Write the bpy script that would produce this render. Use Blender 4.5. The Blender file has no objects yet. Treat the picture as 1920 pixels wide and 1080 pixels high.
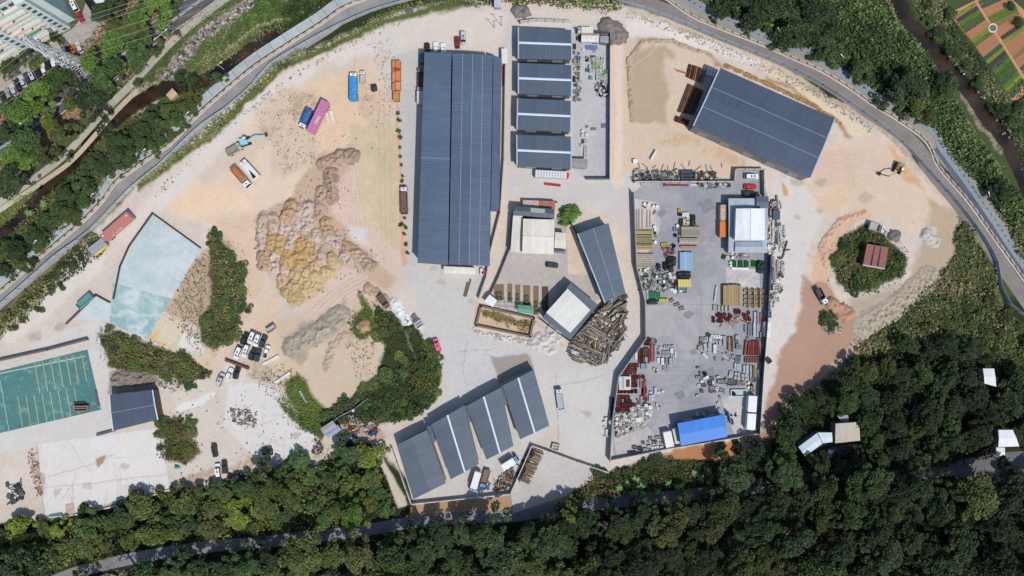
import bpy, math, random
import numpy as np
from mathutils import Vector
sc = bpy.context.scene
R = math.radians
S = 0.19          # metres per photo pixel on the ground
H = 250.0         # flying height of the drone
# ---------------------------------------------------------------- camera, sky, sun, exposure
cam = bpy.data.cameras.new("camera"); camo = bpy.data.objects.new("camera", cam); sc.collection.objects.link(camo)
camo.location = (0, 0, H); camo.rotation_euler = (0, 0, 0)
cam.sensor_width = 36; cam.lens = 36 * H / (1920 * S); cam.clip_end = 6000; cam.clip_start = 1
sc.camera = camo
SUN_EL = 58.0
SD = Vector((0.62, -0.785, 0)).normalized()           # where the sun stands (horizontal part)
wd = bpy.data.worlds.new("World"); sc.world = wd; wd.use_nodes = True
wn = wd.node_tree; wn.nodes.clear()
sky = wn.nodes.new("ShaderNodeTexSky"); sky.sky_type = 'NISHITA'; sky.sun_disc = False
sky.sun_elevation = R(SUN_EL); sky.sun_rotation = math.atan2(SD.x, SD.y)
sky.air_density = 1.0; sky.dust_density = 1.0; sky.altitude = 50
bg = wn.nodes.new("ShaderNodeBackground"); bg.inputs[1].default_value = 0.12
wo = wn.nodes.new("ShaderNodeOutputWorld")
wn.links.new(sky.outputs[0], bg.inputs[0]); wn.links.new(bg.outputs[0], wo.inputs[0])
sun = bpy.data.lights.new("sun", 'SUN'); sun.energy = 3.7; sun.angle = R(0.53); sun.color = (1, 0.955, 0.89)
suno = bpy.data.objects.new("sun", sun); sc.collection.objects.link(suno)
e = R(SUN_EL); d = Vector((-SD.x * math.cos(e), -SD.y * math.cos(e), -math.sin(e)))
suno.rotation_euler = d.to_track_quat('-Z', 'Y').to_euler(); suno.location = (60, -80, 120)
sc.view_settings.view_transform = 'Standard'; sc.view_settings.look = 'None'
sc.view_settings.exposure = 0.0; sc.view_settings.gamma = 1.0
sc.cycles.max_bounces = 5; sc.cycles.diffuse_bounces = 2; sc.cycles.glossy_bounces = 2
sc.cycles.transparent_max_bounces = 4
# ---------------------------------------------------------------- helpers
C = sc.collection
rnd = random.Random(7); NR = np.random.default_rng(7)
def G(px, py, z=0.0):
    k = (H - z) / H * S
    return ((px - 960) * k, (540 - py) * k, z)
def lin(v):
    v /= 255.0
    return v / 12.92 if v <= 0.04045 else ((v + 0.055) / 1.055) ** 2.4
KA = (0.80, 0.80, 0.80)        # photo tone of a sunlit level surface -> base colour
DES = 0.0
def alb(c, k=1.0):
    g = sum(c) / 3; c = [v * (1 - DES) + g * DES for v in c]
    return tuple(min(0.86, lin(c[i]) * KA[i] * k) for i in range(3))
def tag(o, label=None, cat=None, group=None, kind=None):
    if label: o["label"] = label
    if cat: o["category"] = cat
    if group: o["group"] = group
    if kind: o["kind"] = kind
    return o
AUTO = []
def auto(o, desc, cat, group, px, py, fixed=None):
    tag(o, None, cat, group); AUTO.append((o, desc, cat, px, py, fixed)); return o
def empty(name, loc, rz=0.0):
    o = bpy.data.objects.new(name, None); o.empty_display_size = 0.5; C.objects.link(o)
    o.location = loc; o.rotation_euler = (0, 0, rz); return o
def link(name, me, parent=None, loc=None):
    o = bpy.data.objects.new(name, me); C.objects.link(o)
    if parent: o.parent = parent
    if loc: o.location = loc
    return o
def copy_tree(o, parent=None):
    c = o.copy(); C.objects.link(c)
    if parent: c.parent = parent
    for ch in list(o.children): copy_tree(ch, c)
    return c
class MB:
    def __init__(s): s.V = []; s.F = []; s.K = []
    def quad(s, pts, col):
        n = len(s.V); s.V += [tuple(p) for p in pts]; s.F.append(tuple(range(n, n + len(pts)))); s.K.append(col); return s
    def box(s, x, y, z, sx, sy, sz, col, rz=0.0, top=None, taper=1.0):
        c_, s_ = math.cos(rz), math.sin(rz); n = len(s.V)
        for k, (zz, t) in enumerate(((z - sz / 2, 1.0), (z + sz / 2, taper))):
            for (a, b) in ((-1, -1), (1, -1), (1, 1), (-1, 1)):
                u, v = a * sx / 2 * t, b * sy / 2 * t
                s.V.append((x + u * c_ - v * s_, y + u * s_ + v * c_, zz))
        s.F += [(n + 3, n + 2, n + 1, n), (n + 4, n + 5, n + 6, n + 7), (n, n + 1, n + 5, n + 4), (n + 1, n + 2, n + 6, n + 5),
                (n + 2, n + 3, n + 7, n + 6), (n + 3, n, n + 4, n + 7)]
        s.K += [col, top or col, col, col, col, col]; return s
    def prism(s, poly, z0, z1, col, top=None):
        a = sum(poly[i][0] * poly[(i + 1) % len(poly)][1] - poly[(i + 1) % len(poly)][0] * poly[i][1] for i in range(len(poly)))
        if a < 0: poly = poly[::-1]
        m = len(poly); n = len(s.V)
        s.V += [(p[0], p[1], z0) for p in poly] + [(p[0], p[1], z1) for p in poly]
        for i in range(m):
            j = (i + 1) % m; s.F.append((n + i, n + j, n + m + j, n + m + i)); s.K.append(col)
        s.F.append(tuple(range(n + m, n + 2 * m))); s.K.append(top or col)
        s.F.append(tuple(range(n + m - 1, n - 1, -1))); s.K.append(col); return s
    def cyl(s, x, y, z0, z1, r, col, n=10, r2=None, top=None):
        r2 = r if r2 is None else r2; b = len(s.V)
        for zz, rr in ((z0, r), (z1, r2)):
            for i in range(n):
                a = 2 * math.pi * i / n; s.V.append((x + rr * math.cos(a), y + rr * math.sin(a), zz))
        for i in range(n):
            j = (i + 1) % n; s.F.append((b + i, b + j, b + n + j, b + n + i)); s.K.append(col)
        s.F.append(tuple(range(b + n, b + 2 * n))); s.K.append(top or col)
        s.F.append(tuple(range(b + n - 1, b - 1, -1))); s.K.append(col); return s
    def tube(s, p, q, r, col, n=5, r2=None):
        p, q = Vector(p), Vector(q); dd = (q - p)
        if dd.length < 1e-6: return s
        dd.normalize(); u = dd.orthogonal().normalized(); v = dd.cross(u); b = len(s.V); r2 = r if r2 is None else r2
        for c0, rr in ((p, r), (q, r2)):
            for i in range(n):
                a = 2 * math.pi * i / n; w = c0 + u * (rr * math.cos(a)) + v * (rr * math.sin(a)); s.V.append(tuple(w))
        for i in range(n):
            j = (i + 1) % n; s.F.append((b + i, b + j, b + n + j, b + n + i)); s.K.append(col)
        s.F.append(tuple(range(b + n, b + 2 * n))); s.K.append(col)
        s.F.append(tuple(range(b + n - 1, b - 1, -1))); s.K.append(col); return s
    def ring(s, x, y, z, R1, r, col, n=12, m=5):
        b = len(s.V)
        for i in range(n):
            a = 2 * math.pi * i / n
            for j in range(m):
                t = 2 * math.pi * j / m; q = R1 + r * math.cos(t)
                s.V.append((x + q * math.cos(a), y + q * math.sin(a), z + r * math.sin(t)))
        for i in range(n):
            for j in range(m):
                i2, j2 = (i + 1) % n, (j + 1) % m
                s.F.append((b + i * m + j, b + i2 * m + j, b + i2 * m + j2, b + i * m + j2)); s.K.append(col)
        return s
    def mesh(s, name, mat):
        me = bpy.data.meshes.new(name); me.from_pydata(s.V, [], s.F)
        ca = me.color_attributes.new("Col", 'FLOAT_COLOR', 'CORNER')
        arr = np.ones((len(me.loops), 4), np.float32); i = 0
        for f, k in zip(s.F, s.K):
            arr[i:i + len(f), :3] = k; i += len(f)
        ca.data.foreach_set("color", arr.ravel()); me.materials.append(mat); return me
    def build(s, name, mat, parent=None, loc=None):
        return link(name, s.mesh(name, mat), parent, loc)
def npmesh(name, V, F, colv, mat, smooth=False):
    """V (n,3), F (m,k) equal sized faces, colv per vertex (n,3)"""
    me = bpy.data.meshes.new(name); n, (m, k) = len(V), F.shape
    me.vertices.add(n); me.vertices.foreach_set("co", np.asarray(V, np.float32).ravel())
    me.loops.add(m * k); me.loops.foreach_set("vertex_index", F.astype(np.int32).ravel())
    me.polygons.add(m); me.polygons.foreach_set("loop_start", (np.arange(m) * k).astype(np.int32))
    me.update(calc_edges=True)
    if smooth: me.polygons.foreach_set("use_smooth", np.ones(m, bool))
    ca = me.color_attributes.new("Col", 'FLOAT_COLOR', 'POINT')
    a = np.ones((n, 4), np.float32); a[:, :3] = colv; ca.data.foreach_set("color", a.ravel())
    me.materials.append(mat); return me
# ---------------------------------------------------------------- materials: colour attribute x object colour x procedural wear
def material(name, rough=0.85, noise=(1.5, 0.12), fine=None, bump=None, metal=0.0, spec=0.3, ribs=None, trans=0.0, coord='Object'):
    m = bpy.data.materials.new(name); m.use_nodes = True; nt = m.node_tree; N = nt.nodes; L = nt.links; N.clear()
    out = N.new("ShaderNodeOutputMaterial"); b = N.new("ShaderNodeBsdfPrincipled"); L.new(b.outputs[0], out.inputs[0])
    b.inputs["Roughness"].default_value = rough; b.inputs["Metallic"].default_value = metal
    b.inputs["Specular IOR Level"].default_value = spec
    at = N.new("ShaderNodeAttribute"); at.attribute_name = "Col"; oi = N.new("ShaderNodeObjectInfo")
    mx = N.new("ShaderNodeMix"); mx.data_type = 'RGBA'; mx.blend_type = 'MULTIPLY'; mx.inputs[0].default_value = 1
    L.new(at.outputs["Color"], mx.inputs[6]); L.new(oi.outputs["Color"], mx.inputs[7]); cur = mx.outputs[2]
    tc = N.new("ShaderNodeTexCoord"); co = tc.outputs['Object']
    if coord == 'World':
        geo = N.new("ShaderNodeNewGeometry"); co = geo.outputs["Position"]
    def var(cur, scale, amt, detail=4, rg=0.6):
        nz = N.new("ShaderNodeTexNoise"); nz.inputs["Scale"].default_value = scale; nz.inputs["Detail"].default_value = detail
        nz.inputs["Roughness"].default_value = rg; L.new(co, nz.inputs["Vector"])
        mr = N.new("ShaderNodeMapRange"); mr.inputs[1].default_value = 0.3; mr.inputs[2].default_value = 0.7
        mr.inputs[3].default_value = 1 - amt; mr.inputs[4].default_value = 1 + amt; L.new(nz.outputs[0], mr.inputs[0])
        vm = N.new("ShaderNodeVectorMath"); vm.operation = 'SCALE'; L.new(cur, vm.inputs[0]); L.new(mr.outputs[0], vm.inputs[3])
        return vm.outputs[0], nz
    nz = None
    if noise: cur, nz = var(cur, *noise)
    if fine: cur, nz = var(cur, *fine)
    if ribs:
        pitch, amt, axis = ribs
        wv = N.new("ShaderNodeTexWave"); wv.wave_type = 'BANDS'; wv.bands_direction = axis; wv.wave_profile = 'SIN'
        wv.inputs["Scale"].default_value = 2 * math.pi / (20 * pitch); L.new(co, wv.inputs["Vector"])
        mr = N.new("ShaderNodeMapRange"); mr.inputs[1].default_value = 0.0; mr.inputs[2].default_value = 1.0
        mr.inputs[3].default_value = 1 - amt; mr.inputs[4].default_value = 1 + amt; L.new(wv.outputs[1], mr.inputs[0])
        vm = N.new("ShaderNodeVectorMath"); vm.operation = 'SCALE'; L.new(cur, vm.inputs[0]); L.new(mr.outputs[0], vm.inputs[3]); cur = vm.outputs[0]
        bk_ = N.new("ShaderNodeTexBrick"); bk_.inputs["Scale"].default_value = 1; bk_.inputs["Color1"].default_value = (1.05, 1.05, 1.05, 1); bk_.inputs["Color2"].default_value = (.9, .91, .93, 1); bk_.inputs["Mortar"].default_value = (.8, .8, .82, 1)
        bk_.inputs["Mortar Size"].default_value = .04; bk_.inputs["Mortar Smooth"].default_value = .6; bk_.inputs["Brick Width"].default_value = 1.1 if axis == 'X' else 9.0; bk_.inputs["Row Height"].default_value = 9.0 if axis == 'X' else 1.1; bk_.offset = .3
        L.new(co, bk_.inputs["Vector"]); m2 = N.new("ShaderNodeMix"); m2.data_type = 'RGBA'; m2.blend_type = 'MULTIPLY'; m2.inputs[0].default_value = .8; L.new(cur, m2.inputs[6]); L.new(bk_.outputs[0], m2.inputs[7]); cur = m2.outputs[2]
        bp = N.new("ShaderNodeBump"); bp.inputs["Strength"].default_value = 0.3; bp.inputs["Distance"].default_value = 0.03
        L.new(wv.outputs[1], bp.inputs["Height"]); L.new(bp.outputs[0], b.inputs["Normal"])
    elif bump and nz:
        bp = N.new("ShaderNodeBump"); bp.inputs["Strength"].default_value = bump[0]; bp.inputs["Distance"].default_value = bump[1]
        L.new(nz.outputs[0], bp.inputs["Height"]); L.new(bp.outputs[0], b.inputs["Normal"])
    L.new(cur, b.inputs["Base Color"]); return m
M = {}
M['ground'] = material('ground', 0.95, (0.22, 0.02), (1.6, 0.05), bump=(0.35, 0.2), spec=0.1, coord='World')
M['concrete'] = material('concrete', 0.9, (0.07, 0.09), (0.7, 0.09), spec=0.15, coord='World')
M['asphalt'] = material('asphalt', 0.9, (0.10, 0.16), (1.2, 0.12), spec=0.2, coord='World')
M['matte'] = material('matte', 0.85, (0.9, 0.10), spec=0.2)
M['rust'] = material('rust', 0.9, (1.6, 0.30), (6.0, 0.2), spec=0.1)
M['timber'] = material('timber', 0.9, (1.2, 0.18), (7.0, 0.15), spec=0.1)
M['paint'] = material('paint', 0.35, (0.8, 0.04), spec=0.5)
M['glass'] = material('glass', 0.08, None, spec=0.8)
M['rubber'] = material('rubber', 0.8, None, spec=0.2)
M['tarp'] = material('tarp', 0.45, (1.2, 0.25), bump=(0.9, 0.5), spec=0.4)
M['roof'] = material('roof', 0.5, (0.07, 0.10), (0.6, 0.05), spec=0.4, ribs=(1.1, 0.05, 'X'))
M['roofy'] = material('roofy', 0.5, (0.07, 0.10), (0.6, 0.05), spec=0.4, ribs=(1.1, 0.05, 'Y'))
M['roofw'] = material('roofw', 0.5, (0.15, 0.08), (0.9, 0.05), spec=0.4, ribs=(0.55, 0.05, 'X'))
M['leaf'] = material('leaf', 0.75, (0.5, 0.25), spec=0.25)
M['bark'] = material('bark', 0.9, (3.0, 0.2), spec=0.1)
M['steel'] = material('steel', 0.45, (0.8, 0.08), spec=0.5)
m = bpy.data.materials.new('water'); m.use_nodes = True; b = m.node_tree.nodes["Principled BSDF"]
b.inputs["Roughness"].default_value = 0.12
nz = m.node_tree.nodes.new("ShaderNodeTexNoise"); nz.inputs["Scale"].default_value = 0.12; nz.inputs["Detail"].default_value = 6
cr = m.node_tree.nodes.new("ShaderNodeValToRGB"); cr.color_ramp.elements[0].position = 0.35; cr.color_ramp.elements[1].position = 0.7
cr.color_ramp.elements[0].color = (0.012, 0.009, 0.006, 1); cr.color_ramp.elements[1].color = (0.055, 0.032, 0.020, 1)
g_ = m.node_tree.nodes.new("ShaderNodeNewGeometry")
m.node_tree.links.new(g_.outputs["Position"], nz.inputs["Vector"]); m.node_tree.links.new(nz.outputs[0], cr.inputs[0]); m.node_tree.links.new(cr.outputs[0], b.inputs["Base Color"])
bp = m.node_tree.nodes.new("ShaderNodeBump"); bp.inputs["Strength"].default_value = 0.15
nz2 = m.node_tree.nodes.new("ShaderNodeTexNoise"); nz2.inputs["Scale"].default_value = 2.0
m.node_tree.links.new(g_.outputs["Position"], nz2.inputs["Vector"]); m.node_tree.links.new(nz2.outputs[0], bp.inputs["Height"]); m.node_tree.links.new(bp.outputs[0], b.inputs["Normal"])
M['water'] = m
# ---------------------------------------------------------------- ground: one fine sheet, real surface colours, river beds cut in
GX = np.arange(-80, 2001, 2.0); GY = np.arange(-80, 1161, 2.0)
XX, YY = np.meshgrid(GX, GY); SH = XX.shape
def fnoise(seed, beta, lo=0.0):
    g = np.random.default_rng(seed).standard_normal(SH); f = np.fft.rfft2(g)
    ky = np.fft.fftfreq(SH[0])[:, None]; kx = np.fft.rfftfreq(SH[1])[None, :]; k = np.hypot(kx, ky); k[0, 0] = 1
    w = k ** (-beta / 2) * (k > lo); w[0, 0] = 0; n = np.fft.irfft2(f * w, SH); return n / n.std()
NA, NB_, NC, ND = fnoise(1, 3.0, 0.004), fnoise(2, 3.0, 0.004), fnoise(3, 2.2, 0.006), fnoise(4, 1.2, 0.02)
COLG = np.zeros(SH + (3,)); COLG[:] = alb((52, 58, 36)); ZG = np.zeros(SH)
def sdist(poly, X, Y, closed=True):
    D = np.full(X.shape, 1e9); ins = np.zeros(X.shape, bool); n = len(poly)
    for i in range(n if closed else n - 1):
        x0, y0 = poly[i]; x1, y1 = poly[(i + 1) % n]; dx, dy = x1 - x0, y1 - y0
        t = np.clip(((X - x0) * dx + (Y - y0) * dy) / (dx * dx + dy * dy + 1e-9), 0, 1)
        D = np.minimum(D, np.hypot(X - x0 - t * dx, Y - y0 - t * dy))
        if closed and dy != 0:
            c = ((y0 > Y) != (y1 > Y)) & (X < (x1 - x0) * (Y - y0) / dy + x0); ins ^= c
    return np.where(ins, -D, D) if closed else D
def region(poly, soft, jit, closed=True, w=0):
    pad = soft + jit * 3 + w + 4; xs = [p[0] for p in poly]; ys = [p[1] for p in poly]
    i0, i1 = np.searchsorted(GX, [min(xs) - pad, max(xs) + pad]); j0, j1 = np.searchsorted(GY, [min(ys) - pad, max(ys) + pad])
    sl = (slice(j0, j1), slice(i0, i1)); X = XX[sl] + NA[sl] * jit; Y = YY[sl] + NB_[sl] * jit
    D = sdist(poly, X, Y, closed) - w
    return sl, np.clip(0.5 - D / max(soft, 0.5), 0, 1)
def paint(poly, col, soft=6, jit=4, s=1.0, spots=None, closed=True, w=0, var=0.0):
    sl, a = region(poly, soft, jit, closed, w)
    if spots is not None: a = a * np.clip((NC[sl] * 0.6 + ND[sl] * 0.4 - spots) * 2.0, 0, 1)
    c = np.array(alb(col)); a = (a * s)[..., None]
    if var: c = c * (1 + var * NC[sl][..., None])
    COLG[sl] = COLG[sl] * (1 - a) + c * a
def stroke(line, w, col, soft=4, jit=2, s=1.0, spots=None): paint(line, col, soft, jit, s, spots, closed=False, w=w / 2)
SITE = [(0, 612), (90, 535), (170, 440), (262, 350), (350, 262), (450, 170), (530, 112), (640, 60), (760, 18), (880, 0), (960, -60), (1150, -60), (1160, 5), (1290, 50), (1440, 112),
        (1540, 165), (1640, 230), (1700, 285), (1760, 350), (1790, 400), (1785, 480), (1760, 520), (1700, 585), (1620, 640), (1560, 700), (1500, 740), (1450, 790), (1410, 856),
        (1250, 850), (1140, 890), (1060, 938), (960, 968), (780, 962), (765, 900), (700, 838), (640, 826), (600, 862), (430, 915), (300, 925), (100, 975), (0, 985), (-80, 1000), (-80, 660)]
# banks and verges outside the loop road
paint([(-80, -80), (600, -80), (350, 240), (0, 560), (-80, 600)], (88, 96, 60), 20, 6)
paint([(-80, 300), (60, 210), (330, 10), (420, -80), (330, -80), (170, 60), (-80, 190)], (168, 132, 106), 10, 5)      # brown verge along the street
paint([(1300, -80), (2000, -80), (2000, 560), (1880, 560), (1760, 300), (1600, 160), (1300, 10)], (74, 86, 54), 20, 6)
paint([(0, 580), (60, 520), (200, 400), (210, 430), (60, 570), (0, 610)], (120, 112, 84), 10, 4)
stroke([(-60, 362), (0, 322), (90, 258), (180, 184), (290, 92), (390, 10), (440, -40)], 26, (164, 130, 106), 8, 4)
paint(SITE, (210, 198, 186), 8, 3, var=0.02)
# north-west sand field
paint([(440, 165), (560, 125), (700, 110), (735, 190), (722, 262), (655, 285), (600, 335), (560, 368), (470, 398), (350, 402), (300, 372), (400, 300), (450, 250)], (224, 202, 180), 26, 8)
paint([(560, 150), (700, 130), (720, 220), (650, 280), (610, 300), (600, 230)], (222, 194, 164), 30, 10, 0.8)
paint([(500, 400), (480, 470), (520, 600), (470, 640), (440, 560), (420, 440), (330, 390), (420, 350), (570, 350)], (226, 203, 182), 26, 8, 0.8)
paint([(330, 350), (430, 345), (470, 380), (400, 400), (320, 395), (290, 375)], (233, 203, 172), 22, 6, 0.8)
stroke([(20, 625), (110, 560), (180, 490), (280, 392), (370, 305), (450, 218), (540, 152), (640, 105), (760, 70), (900, 40)], 34, (218, 209, 200), 12, 4)
stroke([(395, 320), (450, 275), (500, 250)], 26, (200, 186, 176), 12, 6, .5)
paint([(545, 170), (660, 100), (730, 90), (730, 180), (690, 130)], (206, 188, 172), 14, 10, .5)
for p in ([(480, 215), (560, 170), (600, 200), (560, 250), (500, 260)], [(500, 250), (590, 240), (600, 300), (540, 335), (500, 320)], [(670, 160), (735, 180), (735, 260), (700, 250), (665, 200)],
          [(400, 440), (460, 440), (470, 520), (420, 500)], [(460, 520), (480, 480), (480, 620), (460, 640)], [(440, 680), (560, 690), (600, 760), (560, 790), (480, 740)]):
    paint(p, (150, 136, 98), 14, 10, 0.75, spots=0.15)
    paint(p, (200, 178, 158), 10, 8, 0.4)
for p in ([(700, 60), (760, 60), (760, 190), (735, 190)],): paint(p, (208, 203, 196), 14, 6, .8)
paint([(395, 410), (520, 390), (478, 480), (520, 560), (540, 620), (620, 560), (740, 560), (705, 700), (620, 762), (540, 720), (470, 640), (400, 705), (370, 690), (440, 610), (468, 520), (430, 460)], (216, 192, 166), 18, 6)
paint([(206, 690), (290, 692), (292, 735), (206, 740)], (158, 146, 134), 4, 4, .9)  # rubble ground north of the court shed, shed shadow included in the colour
paint([(610, 760), (690, 722), (722, 735), (690, 775), (620, 800)], (112, 92, 80), 5, 4, .9)
# central worked earth
paint([(655, 240), (745, 235), (752, 470), (715, 470), (668, 420)], (208, 190, 160), 8, 5, var=.03)
paint([(600, 300), (672, 290), (672, 420), (720, 470), (745, 500), (640, 440), (600, 380)], (217, 193, 180), 10, 5)
paint([(640, 430), (700, 430), (740, 480), (745, 540), (690, 560), (560, 600), (560, 540)], (213, 190, 175), 14, 6)
paint([(640, 425), (690, 430), (690, 465), (650, 460)], (212, 208, 206), 8, 5, .8)
for k in range(7): stroke([(628 + k * 6, 300), (640 + k * 6, 380), (650 + k * 7, 430)], 2.0, (199, 160, 138), 2, 1.5, .55)
for k in range(6): stroke([(560 + k * 9, 600 + k * 3), (620 + k * 8, 545 + k * 4), (700 + k * 4, 500 + k * 6)], 2.2, (190, 152, 132), 2, 1.5, .55)
for k in range(3): stroke([(712 + k * 9, 200), (710 + k * 10, 330), (716 + k * 9, 460)], 1.6, (180, 166, 128), 2, 1.2, .5)
paint([(530, 600), (575, 590), (640, 570), (700, 560), (740, 560), (720, 640), (700, 720), (620, 762), (560, 710), (520, 680)], (206, 186, 164), 16, 6)
paint([(535, 632), (580, 600), (640, 560), (650, 590), (600, 640), (570, 680), (540, 670)], (164, 152, 132), 10, 6, .8)
paint([(600, 590), (700, 580), (690, 620), (620, 640)], (186, 160, 134), 14, 8, .6, spots=-0.3)
paint([(742, 190), (757, 190), (768, 500), (752, 500)], (218, 170, 136), 3, 2)
paint([(484, 400), (540, 370), (600, 290), (660, 272), (672, 300), (640, 330), (628, 400), (660, 460), (740, 520), (720, 540), (640, 500), (600, 540), (550, 580), (520, 540), (480, 480)], (196, 172, 148), 8, 5)
stroke([(750, 190), (756, 330), (768, 500)], 2, (150, 120, 96), 2, 2, .6)
# concrete aprons
APR = (202, 198, 194)
paint([(740, 105), (790, 92), (786, 500), (776, 540), (765, 540), (754, 400), (746, 200)], (196, 193, 189), 2, 1)
paint([(762, 498), (925, 500), (893, 560), (890, 625), (1000, 648), (1075, 660), (1160, 640), (1195, 580), (1188, 480), (1182, 345), (1205, 330), (1205, 350), (1188, 700), (1146, 860), (1120, 880), (1030, 800), (1000, 690),
       (930, 720), (815, 790), (740, 820), (830, 740), (822, 660), (785, 600)], APR, 6, 3)
paint([(1040, 330), (1200, 330), (1195, 470), (1150, 400), (960, 372), (948, 350)], (204, 199, 194), 6, 3)
paint([(945, 20), (1170, 40), (1172, 350), (945, 350)], (204, 199, 195), 4, 2)
stroke([(1158, 90), (1160, 200), (1158, 340)], 26, (224, 205, 190), 4, 2)
stroke([(1150, 90), (1150, 330)], 5, (222, 184, 156), 5, 2, .7); stroke([(1170, 60), (1170, 330)], 5, (222, 184, 156), 5, 2, .7)
paint([(780, 20), (940, 20), (940, 95), (785, 95), (745, 100), (740, 40)], (216, 206, 196), 10, 4)
paint([(955, 15), (1175, 30), (1170, 45), (955, 45)], (214, 203, 190), 6, 3)
paint([(1000, 700), (1100, 690), (1140, 720), (1130, 860), (1060, 850), (1030, 790)], (206, 202, 198), 8, 3)
paint([(830, 640), (900, 640), (940, 660), (1000, 665), (990, 690), (930, 715), (850, 760), (835, 700)], (202, 200, 200), 6, 4)
paint([(925, 668), (992, 660), (1000, 690), (940, 720)], (150, 138, 130), 4, 3, .8)
paint([(730, 560), (775, 590), (790, 620), (760, 600), (735, 580)], (222, 220, 218), 5, 4)
# heaps of sealed joints and cracks
for l in ([(880, 640), (870, 700), (880, 740)], [(860, 660), (925, 655)], [(1040, 700), (1045, 830)], [(1130, 700), (1040, 725)], [(1000, 600), (1060, 650)], [(905, 520), (895, 600)],
          [(1480, 390), (1475, 480), (1450, 560), (1448, 700)], [(1465, 320), (1500, 370), (1530, 380)], [(1475, 475), (1530, 480)]):
    stroke(l, 1.2, (150, 142, 136), 1.5, 2.5, .7)
# east fields
paint([(1172, 78), (1200, 70), (1300, 92), (1350, 125), (1300, 240), (1400, 300), (1365, 330), (1180, 325), (1168, 200)], (213, 192, 170), 8, 4)
paint([(1184, 90), (1240, 84), (1262, 98), (1256, 225), (1184, 232)], (181, 161, 134), 8, 5, .9)
paint([(1240, 100), (1300, 120), (1290, 215), (1256, 222)], (216, 196, 176), 10, 5, .8)
stroke([(1184, 225), (1178, 110), (1200, 78), (1250, 76), (1320, 100), (1345, 122)], 7, (180, 160, 138), 3, 2.5, .9)
stroke([(1186, 215), (1180, 110), (1204, 82)], 2, (120, 106, 92), 2, 2.5, .8, spots=-.2)
paint([(1220, 245), (1330, 245), (1400, 285), (1390, 310), (1300, 275), (1220, 268)], (198, 166, 130), 10, 7, .7, spots=-.3)
paint([(1175, 38), (1240, 35), (1300, 60), (1440, 115), (1440, 140), (1330, 100), (1240, 70), (1180, 72)], (224, 217, 208), 6, 3)
stroke([(1440, 128), (1500, 160), (1570, 205), (1620, 260)], 26, (222, 205, 178), 8, 3)
stroke([(1440, 150), (1490, 168), (1570, 225), (1590, 260)], 7, (168, 132, 86), 5, 3, .8)
stroke([(1340, 122), (1440, 160)], 6, (180, 142, 92), 4, 3, .8)
stroke([(1180, 20), (1300, 62), (1440, 122), (1540, 168), (1640, 236), (1700, 290), (1760, 370), (1790, 420)], 12, (198, 182, 164), 6, 4, .8)
stroke([(1180, 22), (1300, 64), (1440, 124), (1540, 170), (1640, 238), (1700, 292)], 7, (160, 140, 116), 3, 3, .7, spots=0)
paint([(1540, 270), (1620, 260), (1700, 300), (1760, 380), (1770, 450), (1700, 440), (1600, 420), (1520, 400), (1500, 350), (1530, 330)], (217, 195, 175), 16, 7)
paint([(1540, 270), (1625, 290), (1600, 350), (1530, 340)], (214, 187, 170), 10, 6, .8)
paint([(1530, 370), (1620, 335), (1600, 370), (1560, 400), (1520, 400)], (218, 192, 160), 12, 6, .8)
paint([(1660, 280), (1700, 300), (1730, 360), (1700, 350)], (206, 166, 110), 10, 6, .8)
paint([(1740, 380), (1780, 400), (1790, 480), (1755, 520), (1700, 560), (1720, 480)], (180, 160, 132), 12, 6, .8)
paint([(1530, 470), (1560, 420), (1610, 400), (1640, 420), (1590, 450), (1565, 500), (1570, 540), (1530, 520)], (214, 178, 150), 10, 6, .9)
paint([(1600, 560), (1700, 525), (1760, 500), (1750, 530), (1690, 580), (1625, 625), (1600, 600)], (178, 164, 146), 12, 5, .9)
paint([(1725, 430), (1750, 430), (1755, 455), (1735, 460)], (200, 194, 186), 5, 4, .9)
paint([(1440, 320), (1500, 335), (1520, 360), (1530, 385), (1535, 410), (1520, 450), (1512, 500), (1505, 540), (1490, 620), (1470, 690), (1450, 740), (1425, 800), (1420, 700), (1438, 560), (1445, 420)], (214, 207, 200), 6, 4)
paint([(1512, 520), (1560, 530), (1598, 585), (1622, 645), (1572, 704), (1508, 756), (1458, 806), (1420, 858), (1375, 852), (1400, 815), (1425, 795), (1442, 745), (1464, 690), (1492, 620)], (180, 147, 128), 8, 5)
stroke([(1600, 640), (1550, 700), (1480, 750), (1440, 800)], 9, (206, 180, 160), 6, 4, .8)
for k in range(5): stroke([(1590 - k * 9, 600), (1560 - k * 9, 680), (1450 + k * 2, 790), (1400 + k * 7, 845)], 2, (176, 130, 104), 3, 2, .5)
paint([(1270, 840), (1380, 820), (1400, 850), (1330, 862), (1240, 862)], (184, 132, 92), 5, 4)
paint([(1462, 335), (1480, 350), (1478, 365), (1468, 362)], (200, 164, 118), 3, 3)
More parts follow.
